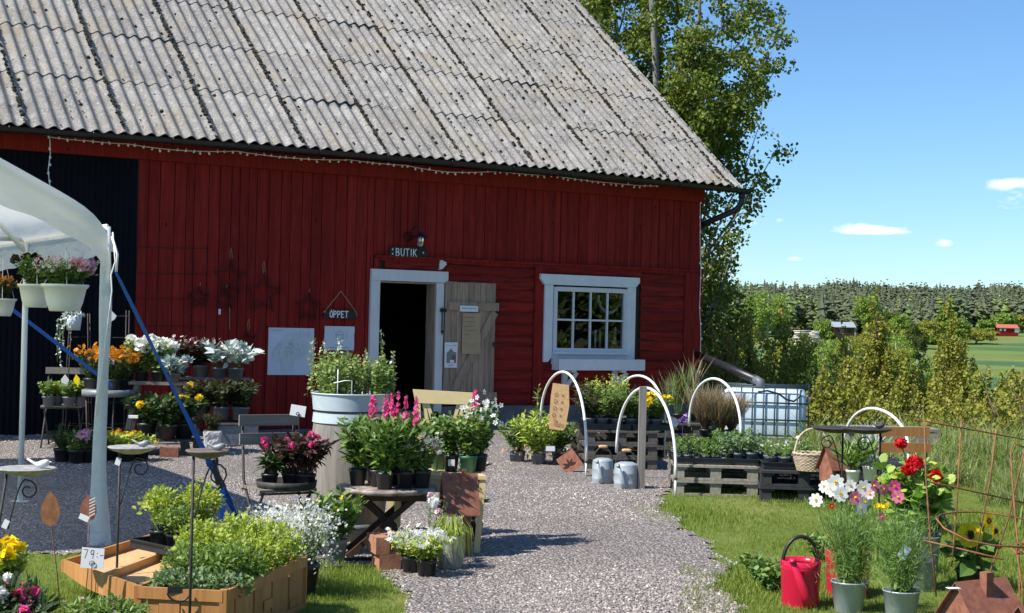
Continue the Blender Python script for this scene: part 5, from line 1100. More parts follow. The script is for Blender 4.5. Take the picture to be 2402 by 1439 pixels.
# yellow pansies and pots on the gravel
for px, Y, lb in ((262, 15.9, 'yellow green flowering plant nearest the tent pole, on the gravel'), (297, 15.8, 'yellow pansies in the middle of the low gravel row'), (330, 15.95, 'yellow pansies at the right end of the low gravel row')):
    c = FP(px, 1040, Y); pp('potted_pansy', lb, (c.x, c.y, .01), .08, .10, 'blackp', 'lime', lambda m, z: stems(m, 34, .16, .16, .06, z, .06, .5, 9, .1), 'pansies on the gravel', [('blossom', ['orange' if px == 262 else 'yel'], blooms(F5, .024, 14, rs=.03))])
for px, Y, lb, fl in ((146, 15.6, 'dark grassy plant in a black pot at the foot of the chair', 0), (180, 15.5, 'green plant with one pale pink flower on the gravel', 1), (205, 15.6, 'green leafy pot on the gravel behind the tent pole', 0)):
    c = FP(px, 1050, Y); pp('potted_plant', lb, (c.x, c.y, .01), .07, .12, 'blackp', 'herb' if fl or px == 205 else 'dkgreen', (lambda m, z: stems(m, 30, .18, .12, .05, z, .055, .5, 9, .1)) if px != 146 else (lambda m, z: stems(m, 46, .20, .12, .03, z, .14, .07, 3, .1, TL)), 'pots on the shaded gravel', [('blossom', ['pinkl'], lambda m, tp: petal_balls(.05, 1, .045, k=24)(m, tp))] if fl else None)
solo('price_tag', MB().box((0, 0, 0), (.10, .05, .03)), MT['paper'], 'white card among the yellow pansies and the dahlias', 'label', FP(313, 978, 16.2), .1)
# tall obelisks and the trailing silver plant
def obelisk(px, pt, pb, Y, w0, w1, label):
    a = FP(px, pb, Y); h = AT(px, pt, Y).z; t = thing('plant_obelisk', label, 'trellis', (a.x, a.y, 0), .4, 'iron obelisks before the black wall')
    for k in range(4): sx, sy = ((-1, -1), (1, -1), (1, 1), (-1, 1))[k]; part('rod', MB().tube([(sx * w0, sy * w0, 0), (sx * w1, sy * w1, h)], .007, 5), MT['iron'], t)
    m_ = MB()
    for z in np.arange(.25, h + .01, .26): f = z / h; q = w0 + (w1 - w0) * f; m_.tube([(-q, -q, z), (q, -q, z), (q, q, z), (-q, q, z)], .005, 4, closed=True)
    part('rungs', m_, MT['iron'], t)
obelisk(180, 735, 1035, 17.6, .16, .10, 'tapered iron obelisk carrying the trailing silver plant'); obelisk(268, 728, 1035, 17.8, .13, .12, 'square iron obelisk with the white paper bird')
c = AT(172, 775, 17.4); t = thing('potted_trailing_plant', 'silvery trailing plant in a clear pot on the iron obelisk', 'potted plant', c, 0); m_ = MB(); m_.lathe([(.08, 0), (.10, .17), (.098, .17), (.078, .01)], 4, capb=True); part('pot', m_, MT['posterp'], t)
m_ = MB(); mound(m_, (0, 0, .17), (.13, .10, .09), 110, .035, .7)
for k in range(9):
    a = pi + rng.normal(0, .6); L = rng.uniform(.2, .62); q = [(.09 * cos(a), .09 * sin(a), .17), (.16 * cos(a) + rng.normal(0, .02), .14 * sin(a), .12), (.17 * cos(a) - .05 * rng.random(), .14 * sin(a), .1 - L * .5), (.15 * cos(a) - .06 * rng.random(), .14 * sin(a), .1 - L)]
    m_.tube(q, .003, 3, 1, cap=False)
    for j in range(14): f = rng.random() * 2.99; i = int(f); P = np.array(q[i]) * (1 - f + i) + np.array(q[i + 1]) * (f - i); m_.scat(T4, [P], rng.normal(0, 1, (1, 3)), rng.normal(0, 1, (1, 3)), .035, 0, sw=.7)
part('foliage', m_, [MT['silver'], MT['stem']], t)
solo('paper_bird', MB().prism([(-.10, .10), (-.04, .15), (.02, .12), (.02, .10), (.10, .02), (.08, -.02), (.02, -.06), (-.02, .02), (-.05, .09)], .02), MT['paper'], 'small white paper bird perched on the square obelisk', 'ornament', AT(253, 745, 17.5), .2)

# ---------------------------------------------------------------- centre: barrel, tables, chairs
bp = G(815, 1262); bp = Vector((bp.x, bp.y, 0)); BR = .275
t = thing('barrel', 'tall grey wooden barrel with a metal hoop under the zinc tub', 'barrel', bp)
m_ = MB()
prof = [(.245, 0), (.262, .12), (.280, .34), (.286, .52), (.278, .70), (.262, .88), (.255, .93)]
m_.lathe(prof, 48, wob=lambda A, z: 1 + .004 * abs(sin(A * 12)), capb=True, capt=True); part('staves', m_, MT['greywz'], t)
part('hoop', MB().lathe([(.276, .845), (.270, .915)], 40).lathe([(.266, .845), (.276, .845)], 40), MT['tub'], t); part('hoop', MB().lathe([(.262, .07), (.267, .07), (.277, .13), (.273, .13)], 40), MT['zincd'], t)
t = thing('planter_tub', 'round zinc tub on the barrel planted with upright variegated plants', 'planter', bp + Vector((0, 0, .935)))
part('tub', MB().lathe([(.262, .0), (.272, .0)], 48, capb=True).lathe([(.272, 0), (.283, .112)], 48).lathe([(.283, .112), (.290, .114), (.292, .121), (.286, .125), (.278, .12), (.262, .05)], 48), MT['tub'], t); part('soil', MB().lathe([(.27, .085), (.001, .09)], 20), MT['soil'], t)
m_ = MB(); fl_ = []
tA = stems(m_, 72, .36, .235, .22, .085, .042, .62, 17, .05, hv=.35, c=(-.10, 0)); tB = stems(m_, 44, .32, .12, .12, .085, .042, .62, 17, .05, hv=.35, c=(.20, -.02))
tC = []
for (x, h) in ((-.28, .46), (-.08, .52), (.22, .50), (.10, .38), (-.20, .40), (.30, .36)): tC.append(stems(m_, 2, h, .02, .01, .085, .034, .5, 22, .1, hv=.05, c=(x, -.05))[0])
part('foliage', m_, [MT['varieg'], MT['stem']], t); m_ = MB(); spikes(6, .09, .011, F5, 8, .022)(m_, np.array(tC) - [0, 0, .06]); part('blossom', m_, [MT['whitef'], MT['stem']], t)
part('plant_support', MB().tube([(-.07, -.24, .08), (-.07, -.24, .20), (-.07, -.24, .30)], .004, 5).tube([(-.10, -.24, .20), (-.02, -.245, .22), (.03, -.24, .22), (.03, -.24, .08)], .004, 5), MT['pvc'], t)
# price sign left of the barrel
t = thing('price_sign', 'blank white card on a wire stake left of the barrel', 'sign', FP(706, 1150, 10.2).xy.to_3d(), 0); c = AT(699, 964, 10.2) - t.location
part('card', MB().box(tuple(c), (.105, .003, .075), Matrix.Rotation(.14, 3, 'Y')), MT['paper'], t); part('stake', MB().tube([(0, 0, .5), (c.x + .005, -.006, c.z - .03)] + [(c.x + .01 * cos(a), -.008, c.z - .02 + .01 * sin(a)) for a in np.linspace(0, 5.5, 8)], .003, 4), MT['iron'], t)
# round table with lobelias
tp = G(907, 1141, .47); TCN = Vector((tp.x, tp.y + .02, 0)); table_round(TCN, .342, .47, 'tabletop', 'darkw', 'round folding table with a peeling top full of pink lobelias', rz=.12)
for i, (dx, dy, lb, sp_) in enumerate(((-.20, .0, 'pink spiked lobelia at the left of the round wooden table', 2), (-.10, .16, 'lobelia at the back left of the round wooden table', 2), (.0, -.20, 'green lobelia at the front of the round wooden table', 0), (.06, .12, 'lobelia with the brightest pink spikes at the back of the table', 5), (-.06, -.05, 'lobelia in the centre of the round wooden table', 1), (.13, -.10, 'dark stemmed lobelia right of centre on the table', 3))):
    g = 'pink lobelias on the round table'
    pp('potted_lobelia', lb, TCN + Vector((dx, dy, .47)), .062, .115, 'blackp', 'green', lambda m, z: stems(m, 20, .38, .165, .035, z, .115, .33, 11, .05, T8, up=.65, bend=.3, sr=.003), g, [('flower_spike', ['pink', 'stemd'], spikes(sp_, .17, .017, F4, 24, .014))] if sp_ else None)
pp('potted_nemesia', 'pale pink and white flowered plant at the right edge of the table', TCN + Vector((.235, -.06, .47)), .068, .12, 'blackp', 'green', lambda m, z: stems(m, 40, .23, .15, .04, z, .045, .55, 12, .1), None, [('blossom', ['blush'], blooms(F5, .017, 46, rs=.025)), ('white_blossom', ['whitef'], blooms(F5, .017, 30, rs=.03))])
# folding chair with tray of New Guinea impatiens
cc = AT(665, 1150, 9.95); ch = Vector((cc.x, cc.y, 0)); folding_chair(ch + Vector((-.05, .05, 0)), .5, 'grey slatted folding chair holding dark leaved pink flowers', .40, .45, .92, 'greyw', 'iron')
cz = .46; c1 = Vector((cc.x + .02, cc.y + .0, cz)); t = thing('round_tray', 'round metal tray on the folding chair seat', 'tray', c1); part('dish', MB().lathe([(.001, 0), (.19, 0), (.2, .045), (.204, .045), (.196, -.004), (.001, -.006)], 32), MT['iron'], t)
for dx, dy, pr, lb, k in ((-.105, -.06, .058, 'dark impatiens in the small left pot on the tray', 12), (.03, .03, .072, 'dark leaved impatiens with pink flowers, middle of the tray', 26), (.13, -.02, .070, 'dark leaved impatiens at the right of the tray', 24)):
    pp('potted_impatiens', lb, c1 + Vector((dx, dy, .004)), pr, .09, 'blackp', 'maroon' if k > 12 else 'dkgreen', lambda m, z: stems(m, k, .27 if k > 12 else .15, .20 if k > 12 else .08, .04, z, .125, .36, 7, .35, T8, up=.0, sr=.004, smat=1), 'dark impatiens on the tray', [('blossom', ['pink'], lambda m, tp: petal_balls(.026, 4 if k > 12 else 1, .017, k=12)(m, tp + [0, 0, .01]))] if k > 12 else None, stem='stemd')
# yellow chair with plants on its seat
t = thing('wooden_chair', 'pale yellow painted chair with flower pots on its seat', 'chair', (0, 0, 0)); A_ = G(1118, 1300); A_ = Vector((A_.x, A_.y, 0)); SZ = .54
E1 = AT(1143, 1114, 10.2); fx = Vector((-.98, -.03, 0)).normalized(); fy = Vector((-.20, .98, 0)).normalized(); W0 = .60; DP = .42; t.location = A_
def cy(a, b, z): return tuple(fx * a + fy * b + Vector((0, 0, z)))
part('seat', MB().add([cy(-.05, -.03, SZ), cy(W0, -.03, SZ), cy(W0, DP, SZ), cy(-.05, DP, SZ), cy(-.05, -.03, SZ - .025), cy(W0, -.03, SZ - .025), cy(W0, DP, SZ - .025), cy(-.05, DP, SZ - .025)], [(0, 1, 2, 3), (4, 5, 6, 7), (0, 1, 5, 4), (1, 2, 6, 5), (2, 3, 7, 6), (3, 0, 4, 7)]), MT['yellow'], t)
part('rail', MB().beam(cy(.0, 0.0, SZ - .075), cy(W0 - .03, 0, SZ - .075), .025, .09).beam(cy(.0, 0.01, SZ - .075), cy(.0, DP, SZ - .075), .025, .09), MT['yellow'], t)
for (a, b) in ((0, 0), (W0 - .05, 0), (0, DP), (W0 - .05, DP)): part('leg', MB().beam(cy(a, b, 0), cy(a - (.03 if a == 0 else 0), b, SZ - .026), .042, .042, (0, 1, 0)), MT['yellow'], t)
# backrest on the left edge: splayed slats under a broad top rail
bx0 = AT(975, 930, 10.75) - A_; bx1 = AT(1106, 938, 10.55) - A_; fz = 1.12
def bk_(px, py, Y=10.65): return tuple(AT(px, py, Y) - A_)
m_ = MB(); m_.add([bk_(968, 914), bk_(1109, 922), bk_(1106, 950), bk_(974, 946)] + [tuple(Vector(bk_(*q)) + Vector((0, .03, 0))) for q in ((968, 914), (1109, 922), (1106, 950), (974, 946))], [(0, 1, 2, 3), (4, 5, 6, 7), (0, 1, 5, 4), (1, 2, 6, 5), (2, 3, 7, 6), (3, 0, 4, 7)]); part('top_rail', m_, MT['yellow'], t)
for (a, b) in (((980, 948), (986, 1125)), ((1098, 952), (1096, 1125))): part('back_post', MB().beam(Vector(bk_(*a)) + Vector((0, .015, 0)), Vector(bk_(*b)) + Vector((0, .015, 0)), .036, .03, (0, 1, 0)), MT['yellow'], t)
for (a, b) in (((994, 948), (1012, 1040)), ((1003, 948), (1030, 1040)), ((1075, 950), (1052, 1040)), ((1086, 951), (1066, 1040))): part('back_slat', MB().beam(Vector(bk_(*a)) + Vector((0, .02, 0)), Vector(bk_(*b)) + Vector((0, .02, 0)), .026, .012, (0, 1, 0)), MT['yellow'], t)
for px, Y, pm, pr, lb, kind in ((1058, 10.42, 'blackp', .055, 'green plant in a black pot with a white tag on the yellow chair', 0), (1098, 10.36, 'greenp', .064, 'green clover leaved plant in a green pot on the yellow chair', 1), (1028, 10.55, 'greenp', .058, 'leafy plant at the left of the yellow chair seat', 2), (1125, 10.5, 'blackp', .055, 'white flowered plant leaning over the right of the yellow chair', 3)):
    c = AT(px, 1100, Y); f = [('blossom', ['whitef'], blooms(F5, .018, 60, rs=.045))] if kind == 3 else ([('blossom', ['whitef'], blooms(F5, .018, 8, rs=.03))] if kind == 2 else None)
    pp('potted_perennial', lb, (c.x, c.y, SZ), pr, .12, pm, 'green' if kind != 1 else 'herb', lambda m, z: stems(m, 34, .30 + .10 * (kind == 3), .15, .03, z, .055 if kind != 1 else .045, .6 if kind != 1 else .85, 12, .1, T=T8 if kind != 1 else TR, bend=.35), 'plants on the yellow chair', f)
solo('pot_tag', MB().box((0, 0, 0), (.045, .002, .045)), MT['paper'], 'white tag on the black pot on the yellow chair', 'label', AT(1059, 1086, 10.35), .1)
c = AT(1117, 960, 10.75); t = thing('potted_lobelia', 'single bright pink spiked lobelia behind the yellow chair', 'potted plant', (c.x, c.y, 0), 0, None); pot(t, .07, .14); m_ = MB(); m_.tube([(0, 0, .12), (.0, 0, .6), (-.01, 0, .96)], .004, 4, 1); stems(m_, 14, .62, .12, .03, .12, .09, .33, 9, .05, T8, up=.75); part('foliage', m_, [MT['green'], MT['stemd']], t); m_ = MB(); spikes(1, .15, .024, F4, 34, .02)(m_, np.array([[-.01, 0, .96]])); part('flower_spike', m_, [MT['pink'], MT['stem']], t)
# rusty bird house under the chair
def birdhouse(p, rz, label, w_=.20, d=.16, h=.14, rh=.12, post=0, mat='rust', group='rusty bird houses', nm='bird_house'):
    t = thing(nm, label, 'bird house', p, rz, group); z = post
    m_ = MB(); m_.add([(-w_ / 2, -d / 2, z), (w_ / 2, -d / 2, z), (w_ / 2, d / 2, z), (-w_ / 2, d / 2, z), (-w_ / 2, -d / 2, z + h), (w_ / 2, -d / 2, z + h), (w_ / 2, d / 2, z + h), (-w_ / 2, d / 2, z + h), (-w_ / 2, 0, z + h + rh * .92), (w_ / 2, 0, z + h + rh * .92)], [(0, 1, 5, 4), (2, 3, 7, 6), (1, 2, 6, 9, 5), (3, 0, 4, 8, 7), (0, 3, 2, 1)])
    part('body', m_, MT[mat], t); m_ = MB(); e = .03
    for s in (-1, 1): a = Vector((0, 0, z + h + rh)); b = Vector((0, s * (d / 2 + e), z + h - rh * e / (d / 2))); m_.add([(-w_ / 2 - e, a.y, a.z), (w_ / 2 + e, a.y, a.z), (w_ / 2 + e, b.y, b.z), (-w_ / 2 - e, b.y, b.z)] + [(x, y, zz - .006) for x, y, zz in ((-w_ / 2 - e, a.y, a.z), (w_ / 2 + e, a.y, a.z), (w_ / 2 + e, b.y, b.z), (-w_ / 2 - e, b.y, b.z))], [(0, 1, 2, 3), (4, 5, 6, 7), (2, 3, 7, 6), (0, 3, 7, 4), (1, 2, 6, 5)])
    part('roof', m_, MT[mat], t)
    part('chimney', MB().box((w_ * .1, -d * .28, z + h + rh * .95), (.03, .03, .08)), MT[mat], t)
    if post:
        part('post', MB().box((w_ * .3, 0, post / 2), (.05, .03, post)), MT['rust'], t)
    part('hole', MB().tube([(-w_ * .2, -d / 2 - .002, z + h * .55), (-w_ * .2, -d / 2 + .003, z + h * .55)], .018, 12), MT['dark'], t); return t
c = AT(1076, 1220, 10.05); birdhouse((c.x, c.y, 0), .25, 'rusty bird house on a post under the yellow chair', .19, .16, .08, .20, .29, 'rust')
# brick blocks, white phlox pots, basket pot
def bl(mb, c, d, rz=0):
    mb.box(c, d, rz)
c = G(905, 1336); t = thing('brick_block', 'two orange bricks, one on the other, beside the white phlox', 'brick', (c.x, c.y, 0), .35); part('brick', MB().box((0, 0, .055), (.14, .20, .11)), MT['brick'], t); part('brick', MB().box((-.05, .02, .166), (.09, .24, .108)).box((.07, .09, .166), (.14, .09, .108)), MT['brick'], t)
for px, py, lb in ((965, 1347, 'white flowered phlox in the left of the two black pots'), (1000, 1356, 'white flowered phlox in the right of the two black pots')):
    pp('potted_phlox', lb, G(px, py), .066, .115, 'blackp', 'lime', lambda m, z: stems(m, 46, .16, .14, .05, z, .052, .5, 9, .15), 'white phlox in black pots', [('blossom', ['whitef'], blooms(F5, .017, 120, .35, rs=.022, off=.02))])
c = G(1055, 1336); t = thing('potted_sedge', 'round woven pot with drooping bright green sedge', 'potted plant', c); m_ = MB()
m_.lathe([(.075, 0), (.085, .03), (.092, .12), (.088, .2), (.084, .22), (.078, .22)], 24, wob=lambda A, z: 1 + .03 * sin(A * 12 + (int(z * 60) % 2) * pi), capb=True); part('pot', m_, MT['basketp'], t); m_ = MB()
for k in range(130): a = rng.random() * 6.28; r_ = rng.uniform(.08, .15); h_ = rng.uniform(.05, .14); m_.tube([(.03 * cos(a), .03 * sin(a), .2), (r_ * .6 * cos(a), r_ * .6 * sin(a), .22 + h_), (r_ * cos(a), r_ * sin(a), .22 + h_ * .4), (r_ * 1.1 * cos(a), r_ * 1.1 * sin(a), .20 - rng.uniform(.0, .16))], [.0022, .002, .0016, .0006], 3, 0, cap=False)
part('foliage', m_, [MT['lime'], MT['stem']], t)
pp('potted_rose', 'thin cream rose with wiry stems behind the woven pot', G(1012, 1322), .06, .10, 'blackp', 'green', lambda m, z: stems(m, 13, .38, .15, .03, z, .035, .6, 8, .2, bend=.3), None, [('blossom', ['blush'], petal_balls(.028, 3, .02)), ('cream_blossom', ['whitef'], lambda m, tp: petal_balls(.035, 1, .03, k=24)(m, tp))])
# grey pot with broad green leaves on black tray, white gypsophila
c = G(785, 1332); tray((c.x + .12, c.y + .06, .0), .3, .42, .3, 'black plastic tray on the grass under the tall grey pot', .03)
pp('potted_hosta', 'broad leaved yellow budded plant in a tall grey pot beside the crate', c + Vector((0, .05, .007)), .072, .17, 'zincd', 'green', lambda m, z: stems(m, 26, .33, .17, .03, z, .12, .5, 6, .1, T8, up=.6, sr=.003), None, [('bud', ['yel'], blooms(F5, .016, 9, rs=.02))])
c = G(700, 1400); pp('potted_gypsophila', 'cloud of tiny white flowers spilling behind the crate', c, .12, .20, 'blackp', 'herb', lambda m, z: stems(m, 70, .34, .21, .08, z, .03, .4, 14, .1, hv=.5), None, [('blossom', ['whitef'], lambda m, tp: (blooms(F5, .0078, 1500, .5, rs=.035)(m, tp), blooms(F5, .0078, 500, .5, rs=.04)(m, tp * [1, 1, .6])))])
c = AT(640, 1250, 8.75); pp('potted_gypsophila', 'second white flowered pot standing among the herbs in the crate', (c.x, c.y, .12), .08, .12, 'blackp', 'lime', lambda m, z: stems(m, 46, .25, .18, .05, z, .03, .4, 14, .1, hv=.4), None, [('blossom', ['whitef'], blooms(F5, .0078, 650, .5, rs=.035))])
# small pots seen under the chair and table
pp('potted_cowslip', 'small plant with round yellow buds under the folding chair', G(735, 1300), .06, .1, 'blackp', 'green', lambda m, z: stems(m, 16, .30, .12, .03, z, .05, .5, 7, .1), None, [('bud', ['yel'], petal_balls(.016, 4, .010))])
pp('potted_rock_plant', 'pot with dry twigs and small flowers below the tray chair', G(690, 1275), .07, .12, 'brick', 'dry', lambda m, z: stems(m, 20, .22, .12, .03, z, .04, .5, 7, .1), None)
# ---------------------------------------------------------------- crate of herbs, lid
def quadbox(mb, pts, t, mat=0):        # a board given by four corners (one face) and thickness vector t
    P = [Vector(p) for p in pts]; V = [tuple(p) for p in P] + [tuple(p + Vector(t)) for p in P]
    mb.add(V, [(0, 1, 2, 3), (4, 5, 6, 7), (0, 1, 5, 4), (1, 2, 6, 5), (2, 3, 7, 6), (3, 0, 4, 7)], mat)
CH = .29; K0 = G(525, 1385, CH); K1 = G(713, 1305, CH); K2 = G(325, 1375, CH); K3 = K2 + (K1 - K0)
t = thing('wooden_crate', 'orange pine crate woven of broad strips, full of herbs', 'crate', (K0.x, K0.y, 0)); O = Vector((K0.x, K0.y, 0))
def side(a, b, nm, nst):
    d = (b - a); n_ = Vector((d.y, -d.x, 0)).normalized(); m_ = MB()
    for k in range(nst):
        f0 = k / nst + .004; f1 = (k + 1) / nst - .004; off = n_ * (.006 if k % 2 else .0); p, q = a.lerp(b, f0) - O, a.lerp(b, f1) - O
        quadbox(m_, [(p.x, p.y, 0.01), (q.x, q.y, 0.01), (q.x, q.y, CH - .05), (p.x, p.y, CH - .05)], off * 0 + n_ * (.006 + .004 * (k % 2)))
        if k % 3 == 1:
            for (z0, z1) in (((.045, .085) if k % 2 else (.10, .15)),): quadbox(m_, [(p.x + n_.x * .012, p.y + n_.y * .012, z0), (q.x + n_.x * .012, q.y + n_.y * .012, z0), (q.x + n_.x * .012, q.y + n_.y * .012, z1), (p.x + n_.x * .012, p.y + n_.y * .012, z1)], n_ * .004)
    part(nm, m_, MT['crate'], t)
    m_ = MB(); p, q = a - O, b - O; quadbox(m_, [(p.x, p.y, CH - .055), (q.x, q.y, CH - .055), (q.x, q.y, CH), (p.x, p.y, CH)], n_ * .02); quadbox(m_, [(p.x, p.y, 0), (q.x, q.y, 0), (q.x, q.y, .04), (p.x, p.y, .04)], n_ * .018)
    part('rim', m_, MT['crate'], t)
side(K2, K0, 'front_panel', 4); side(K0, K1, 'side_panel', 9); side(K1, K3, 'back_panel', 5); side(K3, K2, 'side_panel', 9)
for q in (K0, K1, K2, K3): part('corner_post', MB().box((q.x - O.x, q.y - O.y, CH / 2 + .002), (.035, .035, CH + .004)), MT['crate'], t)
m_ = MB(); quadbox(m_, [tuple(q - O - Vector((0, 0, CH - .02))) for q in (K0, K1, K3, K2)], (0, 0, .01)); part('floor', m_, MT['crate'], t)
hx = (K2.lerp(K0, .5) - O) + Vector((0, -.03, -.01)); part('handle', MB().tube([(hx.x + .055 * cos(a), hx.y - .015, hx.z - .0 + .045 * sin(a)) for a in np.linspace(pi, 2 * pi, 10)], .005, 6).box((hx.x, hx.y + .012, hx.z + .005), (.12, .008, .03)), MT['black'], t)
LD = [G(150, 1315, .24), G(370, 1250, .24), G(500, 1292, .28), G(325, 1375, .28)]
t = thing('crate_lid', 'open pine lid of the crate resting out to the left', 'lid', (LD[0].x, LD[0].y, 0)); O2 = Vector((LD[0].x, LD[0].y, 0)); Q = [q - O2 for q in LD]
m_ = MB(); nB = 5
for k in range(nB):
    a = Q[0].lerp(Q[1], k / nB + .004); b = Q[0].lerp(Q[1], (k + 1) / nB - .004); c = Q[3].lerp(Q[2], (k + 1) / nB - .004); d = Q[3].lerp(Q[2], k / nB + .004); dz = Vector((0, 0, -.055)); quadbox(m_, [a + dz, b + dz, c + dz, d + dz], (0, 0, -.012))
part('boards', m_, MT['pine'], t)
for a, b in ((0, 1), (1, 2), (0, 3)):
    m_ = MB(); n = 12; A0, B0 = Q[a], Q[b]; d = (B0 - A0); nn = Vector((-d.y, d.x, 0)).normalized() * .018
    for k in range(n):
        f0, f1 = k / n, (k + 1) / n; dp = lambda f: .065 + (.045 * sin(pi * f) if (a, b) == (0, 3) else 0)
        p, q = A0.lerp(B0, f0), A0.lerp(B0, f1); quadbox(m_, [p - Vector((0, 0, dp(f0))), q - Vector((0, 0, dp(f1))), q, p], nn)
    part('edge_board', m_, MT['crate'], t)
part('batten', MB().beam(Q[0].lerp(Q[3], .52) + Vector((0, 0, -.03)), Q[1].lerp(Q[2], .52) + Vector((0, 0, -.03)), .02, .04), MT['pine'], t)
part('hinge', MB().box(tuple(Q[3] + Vector((.01, -.02, -.02))), (.03, .02, .07)), MT['black'], t)
part('foot', MB().box(tuple((Q[0] + Q[1]) / 2 * .98 + Vector((.05, 0, -.14))), (.05, .3, .16)), MT['darkw'], t)
# herbs inside the crate: pots with foliage
def at_crate(u, v, z=.03): p = K2.lerp(K0, u) + (K1 - K0) * v; return Vector((p.x, p.y, z))
hb = [(.22, .17, 'sage', 'grey green oregano in the front left corner of the crate', .18, .135), (.55, .18, 'sage', 'grey green oregano in the middle of the crate front', .18, .135), (.82, .17, 'sage', 'grey green herb in the front right corner of the crate', .18, .135), (.3, .32, 'herb', 'green herb behind the oregano, left in the crate', 0.307, .17), (.75, .32, 'herb', 'green mint right of the crate middle', 0.319, .17),
      (.3, .56, 'lime', 'lime green mint halfway back in the crate, left', 0.354, .17), (.75, .55, 'lime', 'lime green mint halfway back in the crate, right', 0.342, .17), (.35, .80, 'lime', 'bushy lime green mint at the crate back, left', 0.401, .17), (.78, .80, 'lime', 'bushy lime green mint at the crate back, right', 0.366, .17), (.05, .62, 'lime', 'lime green mint hanging over the left crate side', 0.389, .15)]
for u, v, lm, lb, h_, s_ in hb:
    pp('potted_herb', lb, at_crate(u, v), .075, .16, 'blackp', lm, lambda m, z: (stems(m, 34, h_, s_, .07, z, .034, .7, 13, .15, T=T4), mound(m, (0, 0, z + h_ * .45), (s_, s_, h_ * .5), 420, .032, .7))[0], 'herb pots in the crate')
# lime herb pots in the black tray lying over the lid
tq = G(420, 1275, .30); tr_ = tray((tq.x, tq.y, .26), -.75, .52, .30, 'black plastic tray with two herb pots lying on the crate lid', .05)
for dx, dy, lb, h_ in ((-.12, .06, 'lime green herb with a dried leaf, left in the black tray', .26), (.10, .10, 'taller lime green herb at the back of the black tray', .30), (.0, -.06, 'small leafy herb at the front of the black tray', .15)):
    pp('potted_herb', lb, (tq.x + dx, tq.y + dy, .267), .065, .10, 'blackp', 'lime' if dy > 0 else 'herb', lambda m, z: (stems(m, 30, h_, .13, .05, z, .034, .7, 12, .15), mound(m, (0, 0, z + h_ * .5), (.13, .13, h_ * .5), 300, .030, .7))[0], 'herb pots in the black tray')
for i, (px, py, Y, lb) in enumerate(((432, 1177, 8.6, 'dried brown leaf on top of the left lime green herb'), (520, 1232, 8.5, 'dried brown leaf lying between the lime green herbs'), (578, 1262, 8.3, 'narrow dried leaf on the herbs over the crate middle'), (632, 1282, 8.2, 'dried leaf near the right side of the crate'))):
    m_ = MB(); m_.scat(T8, [[-.05, 0, -.01]], [[1, .1, .35 - .2 * (i % 2)]], [[.1, -1, .5]], .12, 0, sw=.55 if i < 2 else .35); solo('dried_leaf', m_, MT['dryleaf'], lb, 'leaf', AT(px, py, Y), 0, 'dried leaves on the herbs')
# price sign 79:-
t = thing('price_sign', 'white price card reading 79:- on a wire stake', 'sign', FP(214, 1400, 7.3).xy.to_3d()); c = AT(217, 1310, 7.3) - t.location
part('card', MB().box(tuple(c), (.112, .003, .10), Matrix.Rotation(.06, 3, 'Y')), MT['paper'], t); m_ = MB(); strokes(m_, -.044, -.002, .042, '79:-', .0034, 0, .26); o = part('lettering', m_, MT['ink'], t); o.location = c + Vector((0, .0003, 0)); o.rotation_euler = (0, .06, 0)
part('stake', MB().tube([(0, 0, 0), (c.x, -.006, c.z - .04)] + [(c.x + .013 * sin(a), -.006, c.z - .025 - .013 * cos(a)) for a in np.linspace(0, 5.6, 9)], .0018, 4), MT['iron'], t)
# ---------------------------------------------------------------- bird baths on stakes
def bird(p, rz, label, mat='zincd', s=1.0):
    t = thing('bird_figure', label, 'ornament', p, rz, 'small metal birds'); n = 10; V = MB()
    prof = [(-.040, .001, .034), (-.034, .013, .036), (-.020, .019, .032), (0, .021, .024), (.022, .015, .022), (.04, .007, .030), (.075, .005, .052)]
    V.tube([(x * s, 0, z * s) for x, r, z in prof], [max(.0015, r) * s for x, r, z in prof], 10); V.tube([(-.055 * s, 0, .036 * s), (-.038 * s, 0, .037 * s)], [.001, .005 * s], 6); V.tube([(-.005 * s, .008 * s, 0), (-.005 * s, .008 * s, .02 * s)], .0018, 4).tube([(.003 * s, -.008 * s, 0), (.003 * s, -.008 * s, .02 * s)], .0018, 4)
    part('body', V, MT[mat], t); return t
def birdbath(px, py, Y, wpx, polex, label, curl=1, mat='iron', plate='dish', tilt=0, scroll=True, group='bird baths on stakes', pp_bot=None):
    c = AT(px, py, Y); R_ = wpx / F * Y / 2; b = AT(polex, py + 60, Y); t = thing('bird_bath', label, 'bird bath', (b.x, Y, 0), 0, group); dx = c.x - b.x; z = c.z
    V = []; m_ = MB(); k = 30; prof = [(.001, -.030), (R_ * .4, -.028), (R_ * .75, -.014), (R_ * .97, .002), (R_, .007), (R_ * .96, .010), (R_ * .8, .006), (R_ * .6, .009), (R_ * .3, .002), (.001, .004)]
    m_.lathe(prof, k, (dx, 0, z), wob=lambda A, zz: 1 + (.045 * abs(sin(A * 4.5)) + .02 * sin(A * 13)) * (1 if zz > -.015 else .3)); part('dish', m_, MT[plate], t)
    foot = pp_bot if pp_bot is not None else 0
    part('stake', MB().tube([(foot, 0, 0), (foot * .5, 0, z * .5), (0, 0, z - .02)], .0068, 7), MT[mat], t)
    if scroll:
        q = []
        for a in np.linspace(0, 1, 22):
            if a < .45: f = a / .45; q.append((curl * (.012 + .085 * f), 0, z - .30 + .25 * math.sin(f * pi / 2)))
            else: f = (a - .45) / .55; th_ = pi / 2 - f * 7.0; r_ = .052 * (1 - f * .72); q.append((curl * (.108 + r_ * cos(th_)), 0, z - .105 + r_ * sin(th_)))
        part('scroll', MB().tube(q, .0042, 6), MT[mat], t)
    return c
